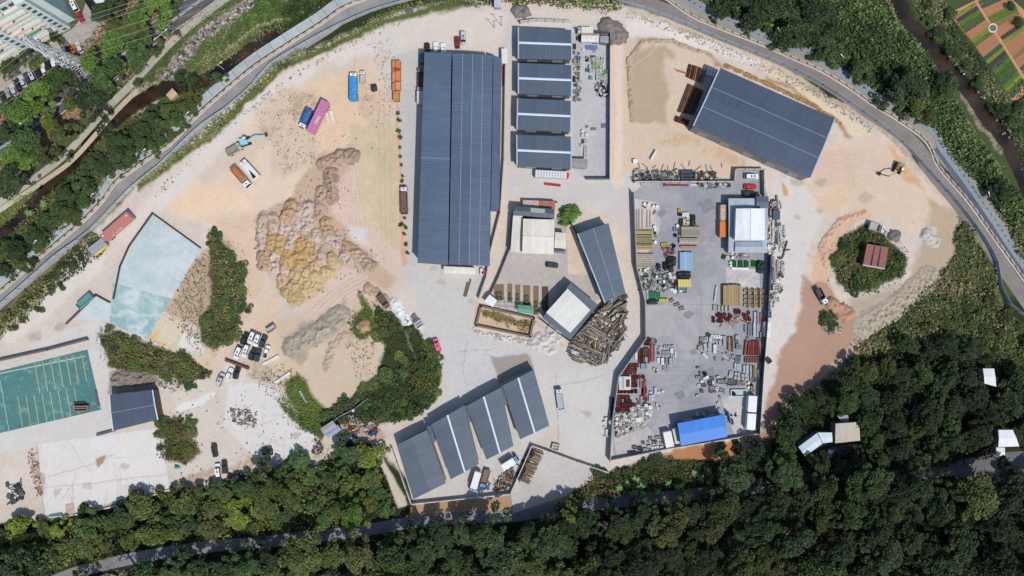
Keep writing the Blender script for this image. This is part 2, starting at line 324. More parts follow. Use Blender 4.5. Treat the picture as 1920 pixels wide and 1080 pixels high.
# south-west yards
paint([(-80, 700), (190, 600), (215, 640), (205, 740), (210, 815), (60, 840), (-80, 870)], (210, 205, 199), 5, 3)
stroke([(120, 600), (200, 520), (215, 470)], 40, (208, 196, 184), 10, 4, .7)
paint([(300, 730), (430, 700), (520, 720), (600, 830), (640, 850), (580, 880), (440, 912), (330, 905), (360, 820)], (210, 200, 188), 6, 4)
paint([(68, 834), (296, 802), (318, 918), (86, 968)], (220, 216, 212), 1.5, 1)
paint([(430, 715), (505, 722), (600, 812), (560, 868), (470, 850), (420, 800)], (218, 214, 209), 2, 1.5)
for l in ([(90, 895), (200, 860), (215, 850)], [(68, 834), (86, 968)], [(86, 915), (310, 890)], [(135, 905), (140, 965)]): stroke(l, 1.5, (172, 152, 134), 2, 1.5, .7)
for p in ([(62, 838), (74, 836), (88, 930), (78, 930)], [(440, 770), (480, 780), (485, 800), (445, 790)], [(430, 880), (460, 850), (500, 860), (470, 900)], [(600, 820), (620, 840), (590, 870), (575, 860)], [(330, 900), (400, 880), (400, 905), (335, 918)]):
    paint(p, (176, 152, 132), 4, 5, .8, spots=-.4)
paint([(178, 858), (200, 852), (192, 868), (182, 876)], (168, 150, 120), 1.5, 2)
paint([(305, 560), (380, 470), (400, 500), (380, 620), (340, 600)], (190, 172, 150), 10, 6, .8)
paint([(340, 625), (375, 635), (385, 650), (380, 670), (335, 655)], (220, 214, 208), 3, 4)
stroke([(330, 765), (400, 740)], 12, (226, 222, 216), 5, 3)
stroke([(560, 440), (470, 620), (440, 640), (400, 700)], 22, (217, 198, 178), 10, 4, .7)
for k in range(16):
    q = random.Random(3000 + k); x0_, y0_ = (q.uniform(80, 290), q.uniform(830, 950)) if k < 9 else (q.uniform(440, 590), q.uniform(730, 860)); pts = [(x0_, y0_)]; a_ = q.choice([-.25, 1.4]) + q.uniform(-.4, .4)
    for _ in range(4): x0_ += 16 * math.cos(a_); y0_ += 16 * math.sin(a_); a_ += q.uniform(-.5, .5); pts.append((x0_, y0_))
    stroke(pts, 1.1, (168, 156, 146), 1.5, 2, .6)
for k in range(22):
    q = random.Random(3100 + k); x0_, y0_ = q.choice([(170, 880), (520, 790), (1060, 780), (860, 540), (1480, 500), (620, 200), (1560, 380), (90, 640)]); x0_ += q.uniform(-70, 70); y0_ += q.uniform(-50, 50); r0 = q.uniform(4, 13)
    paint([(x0_ + r0 * math.cos(t) * q.uniform(.6, 1.4), y0_ + r0 * math.sin(t) * q.uniform(.5, 1.1)) for t in (0, .9, 1.8, 2.7, 3.6, 4.5, 5.4)], q.choice([(176, 160, 146), (186, 176, 168), (160, 150, 140)]), 3, 3, .5)
# service strip of stone blocks by the channel, beds, south verge
paint([(610, 780), (700, 790), (720, 825), (690, 835), (640, 830), (600, 800)], (190, 168, 142), 5, 4)
paint([(690, 832), (712, 850), (765, 945), (748, 952), (715, 880)], (204, 192, 178), 3, 2)
paint([(775, 945), (960, 928), (1000, 930), (1130, 890), (1140, 900), (1060, 945), (960, 968), (770, 968)], (176, 148, 118), 6, 4)
paint([(900, 575), (1000, 596), (994, 632), (892, 610)], (206, 180, 152), 3, 3)
paint([(905, 580), (1000, 600), (998, 612), (930, 598)], (122, 112, 66), 4, 4, .8)
# green and dark soil under the planted patches
for p_, c_ in (([(558, 700), (580, 712), (606, 748), (624, 775), (600, 806), (560, 765), (535, 720)], (92, 104, 56)), ([(520, 745), (560, 765), (614, 800), (604, 822), (560, 792)], (84, 96, 52)),
               ([(1566, 470), (1580, 450), (1640, 432), (1680, 470), (1702, 490), (1690, 515), (1610, 546), (1580, 530)], (70, 74, 44)), ([(400, 432), (432, 480), (455, 510), (463, 570), (442, 625), (405, 664), (378, 650), (372, 580), (392, 480)], (74, 80, 48)),
               ([(188, 624), (235, 630), (345, 672), (392, 704), (345, 722), (240, 692), (205, 682)], (84, 82, 54)), ([(296, 786), (330, 775), (372, 850), (340, 872), (305, 862)], (98, 90, 62)),
               ([(700, 572), (760, 600), (790, 625), (825, 690), (820, 745), (740, 798), (605, 795), (640, 745), (690, 728), (726, 650)], (60, 68, 42)),
               ([(660, 590), (680, 580), (668, 545), (690, 575), (706, 600), (706, 625), (672, 636), (655, 620)], (100, 108, 66)), ([(800, 640), (826, 700), (818, 745), (806, 730)], (92, 110, 56)),
               ([(1800, 420), (1862, 500), (1890, 590), (1990, 670), (1990, 760), (1800, 650), (1640, 665), (1600, 650), (1700, 565), (1780, 490)], (92, 92, 58)),
               ([(262, 350), (350, 275), (430, 212), (530, 118), (690, 44), (860, 2), (900, 8), (690, 56), (540, 130), (440, 224), (350, 290), (262, 365)], (96, 106, 62)),
               ([(1120, 890), (1240, 862), (1330, 866), (1400, 858), (1430, 905), (1290, 918), (1060, 940), (1080, 915)], (74, 78, 48))):
    paint(p_, c_, 6, 4)
for k in range(60):
    q = random.Random(900 + k); x0_, y0_ = q.uniform(300, 740), q.uniform(110, 640); a_ = q.uniform(.5, 1.3) if x0_ < 600 else q.uniform(1.2, 1.9); L0 = q.uniform(40, 130)
    stroke([(x0_, y0_), (x0_ + L0 * .5 * math.cos(a_), y0_ - L0 * .5 * math.sin(a_) + q.uniform(-6, 6)), (x0_ + L0 * math.cos(a_), y0_ - L0 * math.sin(a_))], q.uniform(1, 2.4), q.choice([(196, 168, 142), (232, 216, 200), (206, 182, 160)]), 3, 3, .28)
for k in range(46):
    q = random.Random(1900 + k); x0_, y0_ = q.choice([(1180, 40), (1450, 330), (780, 520), (1000, 640), (400, 720), (20, 600), (1520, 300)]); x0_ += q.uniform(0, 130); y0_ += q.uniform(0, 160); a_ = q.uniform(-.5, 2.2); L0 = q.uniform(40, 120)
    stroke([(x0_, y0_), (x0_ + L0 * .5 * math.cos(a_), y0_ - L0 * .5 * math.sin(a_) + q.uniform(-8, 8)), (x0_ + L0 * math.cos(a_), y0_ - L0 * math.sin(a_))], q.uniform(1, 3), q.choice([(186, 176, 168), (226, 218, 210)]), 3, 3, .25)
paint([(310, 580), (370, 490), (396, 480), (400, 560), (372, 610), (335, 600)], (188, 166, 142), 6, 5, .9)
paint([(1700, 745), (1745, 735), (1760, 780), (1720, 800), (1690, 780)], (96, 84, 66), 5, 4)
# river banks
for l, w, c in (([(470, 0), (375, 70), (312, 137), (250, 190)], 26, (168, 156, 144)), ([(285, 190), (240, 230)], 14, (190, 172, 148)), ([(1675, 0), (1700, 60), (1735, 110)], 10, (160, 150, 120)), ([(1800, 165), (1850, 235), (1885, 280)], 9, (158, 142, 128)),
                ([(20, 420), (60, 380)], 12, (150, 140, 104)), ([(530, 30), (480, 60), (430, 100)], 6, (206, 192, 170))):
    stroke(l, w, c, 5, 5, .9, spots=-.8)
RIVER_W = [(520, 62), (475, 88), (437, 117), (387, 147), (325, 160), (287, 172), (237, 207), (200, 237), (162, 265), (160, 282), (112, 320), (82, 350), (55, 387), (25, 417), (-10, 440), (-90, 500)]
RIVER_E = [(1660, -90), (1690, 0), (1704, 37), (1740, 75), (1772, 120), (1815, 162), (1852, 212), (1893, 262), (1915, 310), (1930, 360), (2010, 470)]
BROOK = [(480, -80), (470, 5), (425, 35), (375, 68), (345, 100), (315, 140), (305, 160)]
def cut(line, wid, depth):
    sl, a = region(line, 10, 1.5, closed=False, w=wid / 2); ZG[sl] = np.minimum(ZG[sl], -depth * np.clip(a * 1.3, 0, 1))
cut(RIVER_W, 22, 1.6); cut(RIVER_E, 26, 1.6); cut(BROOK, 9, 0.9)
paint(BROOK, (120, 112, 104), 4, 5, 1, spots=-1.0, closed=False, w=9)
for q_ in ([(1240, -25), (1297, 5), (1335, 28), (1380, 46), (1440, 74), (1490, 91), (1540, 113), (1590, 145), (1640, 179), (1690, 207), (1752, 248), (1765, 275), (1812, 338), (1862, 410), (1912, 485), (1980, 575)],): stroke(q_, 34, (160, 152, 140), 3, 2)
# gravelly specks, ruts and wheel paths that break up the bare ground
bare = COLG.mean(-1) > .28
sp = np.random.default_rng(77).random(SH); dk_ = (sp < .014) & bare & (NC > -.2); lt_ = (sp > .97) & bare
COLG[dk_] *= np.random.default_rng(78).uniform(.76, .94, (dk_.sum(), 1)); COLG[lt_] *= 1.05
CR_ = np.abs(NB_ * .6 + NC * .25); COLG *= np.where(bare & (CR_ < .035) & (NA > .3), .9, 1)[..., None]
COLG *= (1 + 0.016 * NC[..., None] + 0.012 * ND[..., None]); COLG = np.clip(COLG, 0.004, 0.86)
ZG += 0.015 * NC * (COLG.mean(-1) > 0.3)
ZG = np.minimum(ZG, 0.0)
nx, ny = len(GX), len(GY)
V = np.stack([(XX - 960) * S, (540 - YY) * S, ZG], -1).reshape(-1, 3)
I = np.arange(nx * ny).reshape(ny, nx)
F = np.stack([I[1:, :-1], I[1:, 1:], I[:-1, 1:], I[:-1, :-1]], -1).reshape(-1, 4)
o = link('ground', npmesh('ground', V, F, COLG.reshape(-1, 3), M['ground'])); tag(o, kind='structure')
# far ground: a ring that meets the fine sheet and runs to the horizon
x0, x1, y0, y1 = (GX[0] - 960) * S, (GX[-1] - 960) * S, (540 - GY[-1]) * S, (540 - GY[0]) * S; B = 3000
mb = MB(); gc = alb((70, 82, 46))
for (a, b_, c_, d_) in ((-B, x0, -B, B), (x1, B, -B, B), (x0, x1, y1, B), (x0, x1, -B, y0)):
    mb.quad([(a, c_, -0.02), (b_, c_, -0.02), (b_, d_, -0.02), (a, d_, -0.02)], gc)
tag(mb.build('terrain', M['ground']), kind='structure')
# ---------------------------------------------------------------- ribbons and sheets
def ribbon_pts(line, w):
    P = [Vector(((x - 960) * S, (540 - y) * S)) for x, y in line]; Lf, Rt = [], []
    for i, p in enumerate(P):
        a = P[max(i - 1, 0)]; b = P[min(i + 1, len(P) - 1)]; t = (b - a).normalized(); n = Vector((-t.y, t.x)); ww = w * S / 2
        Lf.append(p + n * ww); Rt.append(p - n * ww)
    return Lf, Rt
def smooth_line(line, step=10):
    out = []
    for i in range(len(line) - 1):
        p0 = np.array(line[max(i - 1, 0)], float); p1 = np.array(line[i], float); p2 = np.array(line[i + 1], float); p3 = np.array(line[min(i + 2, len(line) - 1)], float)
        n = max(1, int(np.hypot(*(p2 - p1)) / step))
        for k in range(n):
            t = k / n; out.append(tuple(0.5 * (2 * p1 + (p2 - p0) * t + (2 * p0 - 5 * p1 + 4 * p2 - p3) * t * t + (3 * p1 - p0 - 3 * p2 + p3) * t ** 3)))
    out.append(tuple(line[-1])); return out
def ribbon(name, line, w, z, col, mat='asphalt', thick=0.0, kind='structure', sm=True):
    ln = smooth_line(line) if sm else line; Lf, Rt = ribbon_pts(ln, w); mb = MB()
    for i in range(len(ln) - 1):
        c = alb(col, 1 + 0.03 * math.sin(i * 1.7) + 0.02 * math.sin(i * 0.37))
        a, b_, c2, d_ = Rt[i], Rt[i + 1], Lf[i + 1], Lf[i]
        mb.quad([(a.x, a.y, z), (b_.x, b_.y, z), (c2.x, c2.y, z), (d_.x, d_.y, z)], c)
        if thick:
            for (p, q) in ((Rt[i + 1], Rt[i]), (Lf[i], Lf[i + 1])):
                mb.quad([(p.x, p.y, z), (q.x, q.y, z), (q.x, q.y, z - thick), (p.x, p.y, z - thick)], c)
    o = mb.build(name, M[mat]); tag(o, kind=kind); return o
def sheet(name, poly, z, col, mat='concrete'):
    mb = MB(); P = [((x - 960) * S, (540 - y) * S) for x, y in poly]
    a = sum(P[i][0] * P[(i + 1) % len(P)][1] - P[(i + 1) % len(P)][0] * P[i][1] for i in range(len(P)))
    if a < 0: P = P[::-1]
    mb.quad([(x, y, z) for x, y in P], alb(col)); o = mb.build(name, M[mat]); tag(o, kind='structure'); return o
def slots(name, line, gap, w, l):
    ln = smooth_line(line, 4); Lf, Rt = ribbon_pts(ln, 0); mb = MB(); acc = 0
    for i in range(len(Lf) - 1):
        a, b = Lf[i], Lf[i + 1]; acc += (b - a).length
        if acc > gap: acc = 0; mb.box(a.x, a.y, .11, l, w, .04, (.05, .055, .06), math.atan2(b.y - a.y, b.x - a.x))
    tag(mb.build(name, M['concrete']), kind='structure')
wl = ribbon('river_water', RIVER_W, 44, -0.85, (60, 40, 30), 'water'); wl = ribbon('river_water', RIVER_E, 50, -0.85, (60, 40, 30), 'water')
ribbon('brook_water', BROOK, 16, -0.5, (60, 40, 30), 'water')
# loop road, west part then east part
KERB_W = [(-60, 600), (15, 535), (62, 494), (105, 458), (150, 420), (190, 380), (215, 345), (250, 318), (275, 300), (322, 268), (365, 222), (420, 172), (480, 123), (542, 82), (605, 42), (640, 17), (680, 0), (760, -22), (960, -45)]
PAVE_W = [(x - 9, y - 10) for x, y in KERB_W]
ROAD_W = [(x + 9, y + 10) for x, y in KERB_W]
FEN_W = [(-60, 625), (0, 575), (60, 522), (110, 478), (172, 432), (250, 352), (300, 312), (347, 266), (385, 232), (425, 205), (455, 180), (476, 160), (485, 148), (510, 121), (555, 93), (620, 57), (695, 23), (767, 2), (850, -20)]
PAVE_E = [(1200, -60), (1240, -25), (1297, 5), (1335, 28), (1380, 46), (1440, 74), (1490, 91), (1540, 113), (1590, 145), (1640, 179), (1690, 207), (1752, 248), (1765, 275), (1812, 338), (1862, 410), (1912, 485), (1980, 575)]
KERB_E = [(1180, -60), (1235, -15), (1262, 5), (1305, 33), (1360, 56), (1440, 87), (1490, 110), (1540, 132), (1590, 162), (1640, 197), (1690, 228), (1738, 266), (1762, 314), (1815, 376), (1865, 446), (1922, 526), (1980, 610)]
ROAD_E = [(1060, -60), (1150, -25), (1220, 8), (1270, 28), (1350, 62), (1436, 97), (1486, 120), (1535, 145), (1583, 175), (1632, 211), (1682, 244), (1722, 280), (1748, 322), (1800, 385), (1850, 455), (1905, 535), (1965, 620)]
FEN_E = [(1100, -20), (1155, 2), (1210, 17), (1285, 46), (1360, 78), (1440, 110), (1490, 132), (1540, 160), (1590, 192), (1640, 227), (1688, 266), (1740, 322), (1790, 378), (1840, 445), (1865, 492), (1872, 535), (1888, 568), (1930, 600), (1990, 640)]
ribbon('road', ROAD_W, 24, 0.03, (150, 146, 146)); ribbon('road', ROAD_E, 27, 0.03, (138, 130, 126))
ribbon('pavement', PAVE_W, 17, 0.10, (176, 182, 184), 'concrete', .12); ribbon('pavement', PAVE_E, 15, 0.10, (144, 152, 156), 'concrete', .12)
slots('pavement_drain', [(x + 1, y - 1) for x, y in PAVE_E], 2.1, .35, .8); slots('pavement_joint', PAVE_W, 5, 3.0, .12)
ribbon('embankment_shade_strip', [(1758, 275), (1792, 322), (1842, 392), (1892, 462), (1940, 530), (1990, 600)], 18, 0.05, (92, 100, 114), 'asphalt')  # flat strip for the shaded outer slope, shade put into its colour
# concrete river wall, street, south lane
ribbon('channel_wall_top', [(-60, 420), (0, 380), (75, 328), (128, 284), (200, 205), (250, 155), (330, 72), (420, 0), (500, -60)], 13, 0.25, (178, 172, 160), 'concrete', .35)
ribbon('channel_wall_apron', [(-60, 434), (0, 394), (85, 338), (140, 296), (212, 215), (262, 165)], 9, 0.06, (192, 180, 156), 'concrete')
ST = [(-60, 315), (0, 278), (62, 238), (100, 203), (162, 155), (222, 108), (300, 55), (370, 5), (450, -55)]
ribbon('street', ST, 33, 0.03, (96, 96, 102))
for off in (-1.3, 1.3):
    ribbon('street_centre_line', [(x + off * .6, y + off * .8) for x, y in ST], 1.1, 0.04, (214, 214, 212), 'concrete')
ribbon('street_kerb', [(x + 11, y + 14) for x, y in ST], 1.6, 0.14, (196, 192, 184), 'concrete', .14)
ribbon('street_kerb', [(x - 11, y - 14) for x, y in ST], 1.6, 0.14, (186, 182, 174), 'concrete', .14)
ribbon('car_park_lane', [(-60, 250), (0, 175), (60, 125), (110, 95), (160, 60), (185, 0), (190, -60)], 44, 0.02, (176, 168, 160), 'concrete')
LANE = [(60, 1110), (130, 1078), (225, 1052), (312, 1036), (400, 1024), (480, 1018), (555, 1010), (680, 995), (780, 978), (880, 970), (960, 968), (1060, 953), (1160, 941), (1285, 928), (1435, 912), (1540, 902), (1700, 889), (1800, 880), (1900, 868), (1990, 858)]
ribbon('lane', LANE, 22, 0.03, (132, 131, 134))
sheet('lane_forecourt', [(1775, 868), (1860, 850), (1990, 840), (1990, 900), (1860, 906), (1800, 895)], 0.045, (112, 112, 116), 'asphalt')
sheet('hut_forecourt', [(1498, 862), (1560, 838), (1614, 832), (1606, 848), (1530, 874)], .04, (78, 80, 86), 'asphalt')
# yards and courts
YARD = [(1187, 362), (1210, 343), (1374, 343), (1374, 320), (1428, 320), (1440, 372), (1440, 475), (1432, 600), (1426, 700), (1418, 810), (1378, 818), (1260, 840), (1150, 862), (1147, 790), (1158, 705), (1208, 636), (1208, 570), (1191, 500)]
sheet('storage_yard_slab', YARD, 0.03, (153, 154, 160))
sheet('yard_patch', [(1361, 501), (1425, 505), (1425, 540), (1362, 535)], 0.04, (205, 199, 194))
sheet('yard_patch', [(1190, 372), (1237, 380), (1238, 430), (1200, 500), (1192, 500)], 0.04, (202, 193, 186))
sheet('yard_patch', [(1352, 745), (1405, 735), (1398, 812), (1378, 816), (1362, 780)], 0.04, (196, 192, 188))
sheet('yard_patch', [(1205, 574), (1258, 570), (1258, 628), (1210, 634)], 0.04, (178, 175, 175))
sheet('yard_patch', [(1152, 822), (1215, 800), (1240, 830), (1156, 858)], 0.04, (190, 184, 180))
sheet('tank_yard_slab', [(1074, 60), (1142, 66), (1140, 336), (1100, 336), (1076, 318)], 0.03, (190, 188, 190))
sheet('courtyard_slab', [(940, 500), (958, 400), (1062, 412), (1130, 560), (1015, 600), (925, 572), (918, 550)], 0.03, (186, 179, 172))
sheet('courtyard_paving', [(1062, 420), (1075, 425), (1104, 515), (1065, 514)], 0.04, (214, 196, 176))
sheet('compound_slab', [(744, 838), (940, 718), (1000, 690), (1032, 800), (955, 925), (774, 940)], 0.03, (200, 195, 191))
sheet('log_yard_slab', [(958, 925), (998, 836), (1138, 884), (1060, 930), (962, 962)], 0.035, (196, 190, 186))
sheet('pale_court', [(287, 401), (377, 465), (322, 560), (212, 530), (222, 500), (240, 465)], 0.05, (180, 196, 196)); sheet('pale_court_lower', [(322, 560), (304, 590), (281, 637), (245, 624), (205, 606), (212, 530)], 0.05, (150, 182, 182))
sheet('pale_court_ramp', [(180, 554), (212, 568), (206, 602), (140, 598)], 0.045, (190, 202, 202))
sheet('faded_yellow_court', [(303, 588), (353, 606), (327, 660), (280, 634)], 0.06, (206, 196, 172))
sheet('green_court', [(-60, 712), (0, 695), (164, 655), (190, 768), (0, 812), (-60, 826)], 0.05, (84, 130, 128))
sheet('court_surround', [(-60, 690), (0, 678), (166, 638), (172, 655), (164, 655), (0, 695), (-60, 712)], 0.045, (208, 200, 192))

def joint(p, q, w=.7, c=(126, 126, 130)): ribbon('slab_joint', [p, q], w, .046, c, 'concrete', sm=False)
for y in (452, 572, 704): joint((1232, y), (1350, y - 1), .5, (138, 138, 142))
sheet('brick_plot_slab', [(427, 677), (463, 690), (458, 712), (440, 724), (412, 712)], .04, (216, 208, 196)); joint((1318, 372), (1312, 780), .5, (138, 138, 142))
for p_ in ((1290, 590, 9), (1330, 700, 14), (1275, 740, 10), (1325, 385, 16), (1240, 400, 8), (1300, 660, 7), (1250, 690, 8)):
    sheet('oil_stain', [(p_[0] + p_[2] * (1 + .35 * math.sin(k * 2.3 + p_[0])) * math.cos(k * .52), p_[1] + p_[2] * .8 * (1 + .3 * math.cos(k * 1.9)) * math.sin(k * .52)) for k in range(12)], .05, (138, 139, 145))
# worn paint of the courts
def court_mat(name, wear_col, scale, lo, hi):
    m = M['concrete'].copy(); m.name = name; nt = m.node_tree; N, L = nt.nodes, nt.links
    b = [n for n in N if n.type == 'BSDF_PRINCIPLED'][0]; cur = b.inputs["Base Color"].links[0].from_socket
    geo = N.new("ShaderNodeNewGeometry"); nz = N.new("ShaderNodeTexNoise"); nz.inputs["Scale"].default_value = scale; nz.inputs["Detail"].default_value = 9
    nz.inputs["Roughness"].default_value = 0.72; nz.inputs["Distortion"].default_value = 0.6; L.new(geo.outputs["Position"], nz.inputs["Vector"])
    mr = N.new("ShaderNodeMapRange"); mr.inputs[1].default_value = lo; mr.inputs[2].default_value = hi; L.new(nz.outputs[0], mr.inputs[0])
    mx = N.new("ShaderNodeMix"); mx.data_type = 'RGBA'; L.new(mr.outputs[0], mx.inputs[0]); L.new(cur, mx.inputs[6]); mx.inputs[7].default_value = (*alb(wear_col), 1)
    L.new(mx.outputs[2], b.inputs["Base Color"]); return m
M['court1'] = court_mat('court_pale', (206, 214, 218), 0.09, 0.36, 0.6)
M['court2'] = court_mat('court_green', (160, 184, 180), 0.3, 0.54, 0.76)
M['court3'] = court_mat('court_yellow', (226, 178, 84), 0.10, 0.46, 0.56)
bpy.data.objects['pale_court'].data.materials[0] = M['court1']; bpy.data.objects['pale_court_ramp'].data.materials[0] = M['court1']
M['yardslab'] = court_mat('yard_slab_dusty', (190, 186, 182), 0.045, .48, .74); bpy.data.objects['storage_yard_slab'].data.materials[0] = M['yardslab']
for o_ in C.objects:
    if o_.name.startswith('yard_patch'): o_.data.materials[0] = court_mat('patch_dusty', (164, 163, 166), .09, .45, .65)
bpy.data.objects['green_court'].data.materials[0] = M['court2']; bpy.data.objects['faded_yellow_court'].data.materials[0] = M['court3']
def line_mark(p, q, w, z, col, name='parking_line'): return ribbon(name, [p, q], w, z, col, 'concrete', sm=False)
for k in range(7): line_mark((65 + k * 14.7, 680 - k * 2.6), (75 + k * 14.6, 737 - k * 3.8), 1.5, .065, (186, 178, 128))
for k in range(8): line_mark((34 + k * 15, 746 - k * 2.7), (43 + k * 15, 803 - k * 3.9), 1.3, .065, (186, 178, 128))
for k in range(6): line_mark((346 - k * 9, 464 + k * 18), (366 - k * 9, 478 + k * 18), 1.3, .065, (206, 196, 140))
line_mark((-40, 708), (160, 668), 1.6, .065, (196, 204, 200), 'court_line'); line_mark((0, 712), (18, 812), 1.2, .065, (170, 196, 192), 'court_line')
bpy.data.objects['pale_court_lower'].data.materials[0] = court_mat('court_lower', (206, 216, 218), 0.13, .46, .62)
# ---------------------------------------------------------------- walls and fences: each run of one wall is a thing
def wall(name, label, cat, line, h, th, col, mat='concrete', posts=0, pcol=(150, 150, 150), closed=False, z=0.0, ph=0.15, capw=0, capcol=None):
    P = [((x - 960) * S, (540 - y) * S) for x, y in line]
    if closed: P.append(P[0])
    o = empty(name, (P[0][0], P[0][1], z)); tag(o, label, cat); ox, oy = P[0]; mb = MB(); cp = MB(); nposts = []
    for i in range(len(P) - 1):
        (x0, y0), (x1, y1) = P[i], P[i + 1]; Ln = math.hypot(x1 - x0, y1 - y0); a = math.atan2(y1 - y0, x1 - x0)
        mb.box((x0 + x1) / 2 - ox, (y0 + y1) / 2 - oy, h / 2, Ln + th * 0.9, th, h, alb(col, 1 + 0.03 * math.sin(i * 2.1)), a)
        if capw: cp.box((x0 + x1) / 2 - ox, (y0 + y1) / 2 - oy, h + 0.05, Ln + capw * .8, capw, 0.09, alb(capcol or col), a)
        if posts:
            n = max(1, int(Ln / posts))
            for k in range(n): nposts.append((x0 + (x1 - x0) * k / n - ox, y0 + (y1 - y0) * k / n - oy, a))
    mb.build('panel', M[mat], o)
    if capw: cp.build('coping', M['concrete'], o)
    if posts:
        me = MB().box(0, 0, (h + ph) / 2, 0.14, th + 0.16, h + ph, alb(pcol)).mesh('post', M['steel'])
        for (x, y, a) in nposts[:95]:
            p = link('post', me, o, (x, y, 0)); p.rotation_euler.z = a
    return o
wall('site_hoarding', 'pale blue grey hoarding inside the loop road on the river side', 'hoarding', smooth_line(FEN_W[1:], 22), 2.3, .07, (186, 196, 198), 'steel', 7.5, (120, 124, 126))
wall('site_hoarding', 'pale blue grey hoarding inside the curving road on the farm side', 'hoarding', smooth_line(FEN_E, 22), 2.2, .07, (168, 184, 196), 'steel', 5, (120, 130, 140))
# parapet blocks along the kerbs
def parapet(line, label, gap, L_, h, col, cnt=300):
    ln = smooth_line(line, 4); pts = [((x - 960) * S, (540 - y) * S) for x, y in ln]; acc = 0; nxt = 0; me = None; k = 0
    for i in range(len(pts) - 1):
        (x0, y0), (x1, y1) = pts[i], pts[i + 1]; d_ = math.hypot(x1 - x0, y1 - y0)
        while nxt < acc + d_ and k < cnt:
            t = (nxt - acc) / d_; x, y = x0 + (x1 - x0) * t, y0 + (y1 - y0) * t; nxt += gap
            if abs(x) > 184 or abs(y) > 105: continue
            if me is None: me = MB().box(0, 0, h / 2, L_, 0.42, h, alb(col), taper=.86).mesh('barrier_block', M['concrete'])
            o = link('barrier_block', me, None, (x, y, 0.03)); o.rotation_euler.z = math.atan2(y1 - y0, x1 - x0) + rnd.uniform(-.06, .06); k += 1
            px, py = x / S + 960, 540 - y / S
            auto(o, label, 'barrier block', 'concrete barrier blocks lining the loop road', px, py)
        acc += d_
parapet(KERB_W, 'low concrete barrier block at the outer kerb', 3.2, 2.3, 0.8, (206, 192, 176), 130)
parapet(KERB_E, 'low concrete barrier block at the outer kerb', 3.2, 2.3, 0.8, (196, 186, 178), 140)
ribbon('kerb', [(x + 1.6, y + 2) for x, y in KERB_W], 1.8, .12, (206, 200, 192), 'concrete', .12); ribbon('kerb', [(x - 2.4, y + 2.6) for x, y in KERB_E], 1.8, .12, (206, 202, 198), 'concrete', .12)
ribbon('verge', KERB_E, 6, .034, (168, 150, 136), 'ground'); ribbon('verge', KERB_W, 4.5, .034, (186, 168, 152), 'ground')
wall('yard_wall', 'grey concrete wall down the west side of the storage yard', 'wall', [(1186, 362), (1191, 500), (1207, 565), (1208, 634), (1158, 704), (1146, 790), (1142, 862)], 3.4, .25, (176, 170, 164), posts=6, pcol=(150, 146, 142))
wall('yard_wall', 'pale wall with slim posts along the north edge of the storage yard', 'wall', [(1188, 342), (1374, 342), (1376, 319), (1429, 319), (1430, 368)], 2.4, .28, (200, 196, 196), posts=3.2, pcol=(90, 96, 110))
wall('yard_fence', 'dark green hoarding along the east side of the storage yard', 'fence', [(1440, 478), (1434, 600), (1426, 700), (1419, 812)], 3.2, .12, (58, 76, 84), 'steel', posts=3, pcol=(50, 56, 60))
wall('yard_wall', 'low white topped wall along the south edge of the storage yard', 'wall', [(1142, 862), (1246, 841), (1380, 819), (1418, 812)], 1.8, .25, (206, 200, 194))
wall('tank_yard_fence', 'grey panel fence round the tank yard beside four sheds', 'fence', [(1080, 58), (1142, 66), (1141, 337), (1099, 337)], 2.8, .1, (112, 116, 124), 'steel', posts=4, pcol=(90, 94, 100))
wall('white_hoarding', 'white panel hoarding north of the four ridge-striped sheds', 'hoarding', [(975, 45), (1005, 41), (1072, 44)], 3.0, .1, (226, 230, 232), 'steel', posts=2.6, pcol=(80, 84, 90))
wall('boundary_wall', 'long pale wall between the big warehouse and the office lane', 'wall', [(948, 112), (945, 300), (938, 400), (920, 470), (912, 520), (898, 560)], 2.4, .25, (190, 182, 170))
wall('channel_railing', 'thin dark railing above the river channel', 'railing', [(0, 372), (75, 320), (128, 276), (205, 196)], 1.1, .05, (90, 88, 84), 'steel', posts=3, pcol=(80, 78, 74))
wall('office_wall', 'grey wall wrapping the north of the long slanting shed', 'wall', [(1065, 412), (1078, 432), (1132, 570), (1068, 640), (1012, 598)], 2.2, .18, (60, 62, 66))
wall('courtyard_wall', 'grey slanting wall on the west of the office courtyard', 'wall', [(960, 400), (955, 470), (935, 520), (920, 552)], 2.2, .18, (150, 146, 144))
wall('plot_wall', 'weathered stone wall round the small sandy plot', 'wall', [(902, 574), (1001, 597), (994, 631), (893, 610)], 1.3, .7, (132, 116, 104), 'ground', closed=True)
wall('compound_wall', 'white wall round the yard of the four slanting sheds', 'wall', [(735, 838), (772, 943), (957, 924), (997, 834), (1028, 845), (1080, 864), (1140, 884)], 1.9, .28, (208, 204, 200), posts=5, pcol=(120, 112, 106))
wall('court_wall', 'dark topped wall north of the green parking court', 'wall', [(-40, 686), (0, 676), (95, 655), (166, 636)], 1.8, .5, (116, 108, 104))
wall('court_kerb', 'dark kerb wall round the pale painted court', 'wall', [(377, 465), (287, 400), (243, 462), (226, 500), (214, 560)], .9, .32, (82, 78, 76))
wall('ramp_wall', 'dark low wall beside the teal ramp', 'wall', [(207, 567), (181, 553), (126, 607)], .9, .4, (96, 86, 80))
wall('brick_kerb', 'brown brick kerb behind the parked white van and dark cars', 'wall', [(426, 675), (466, 690)], 1.2, .8, (118, 84, 74))
wall('slab_kerb', 'rough broken kerb along the bare concrete slab', 'wall', [(86, 970), (140, 965), (235, 945), (318, 918)], .5, .5, (210, 200, 188))
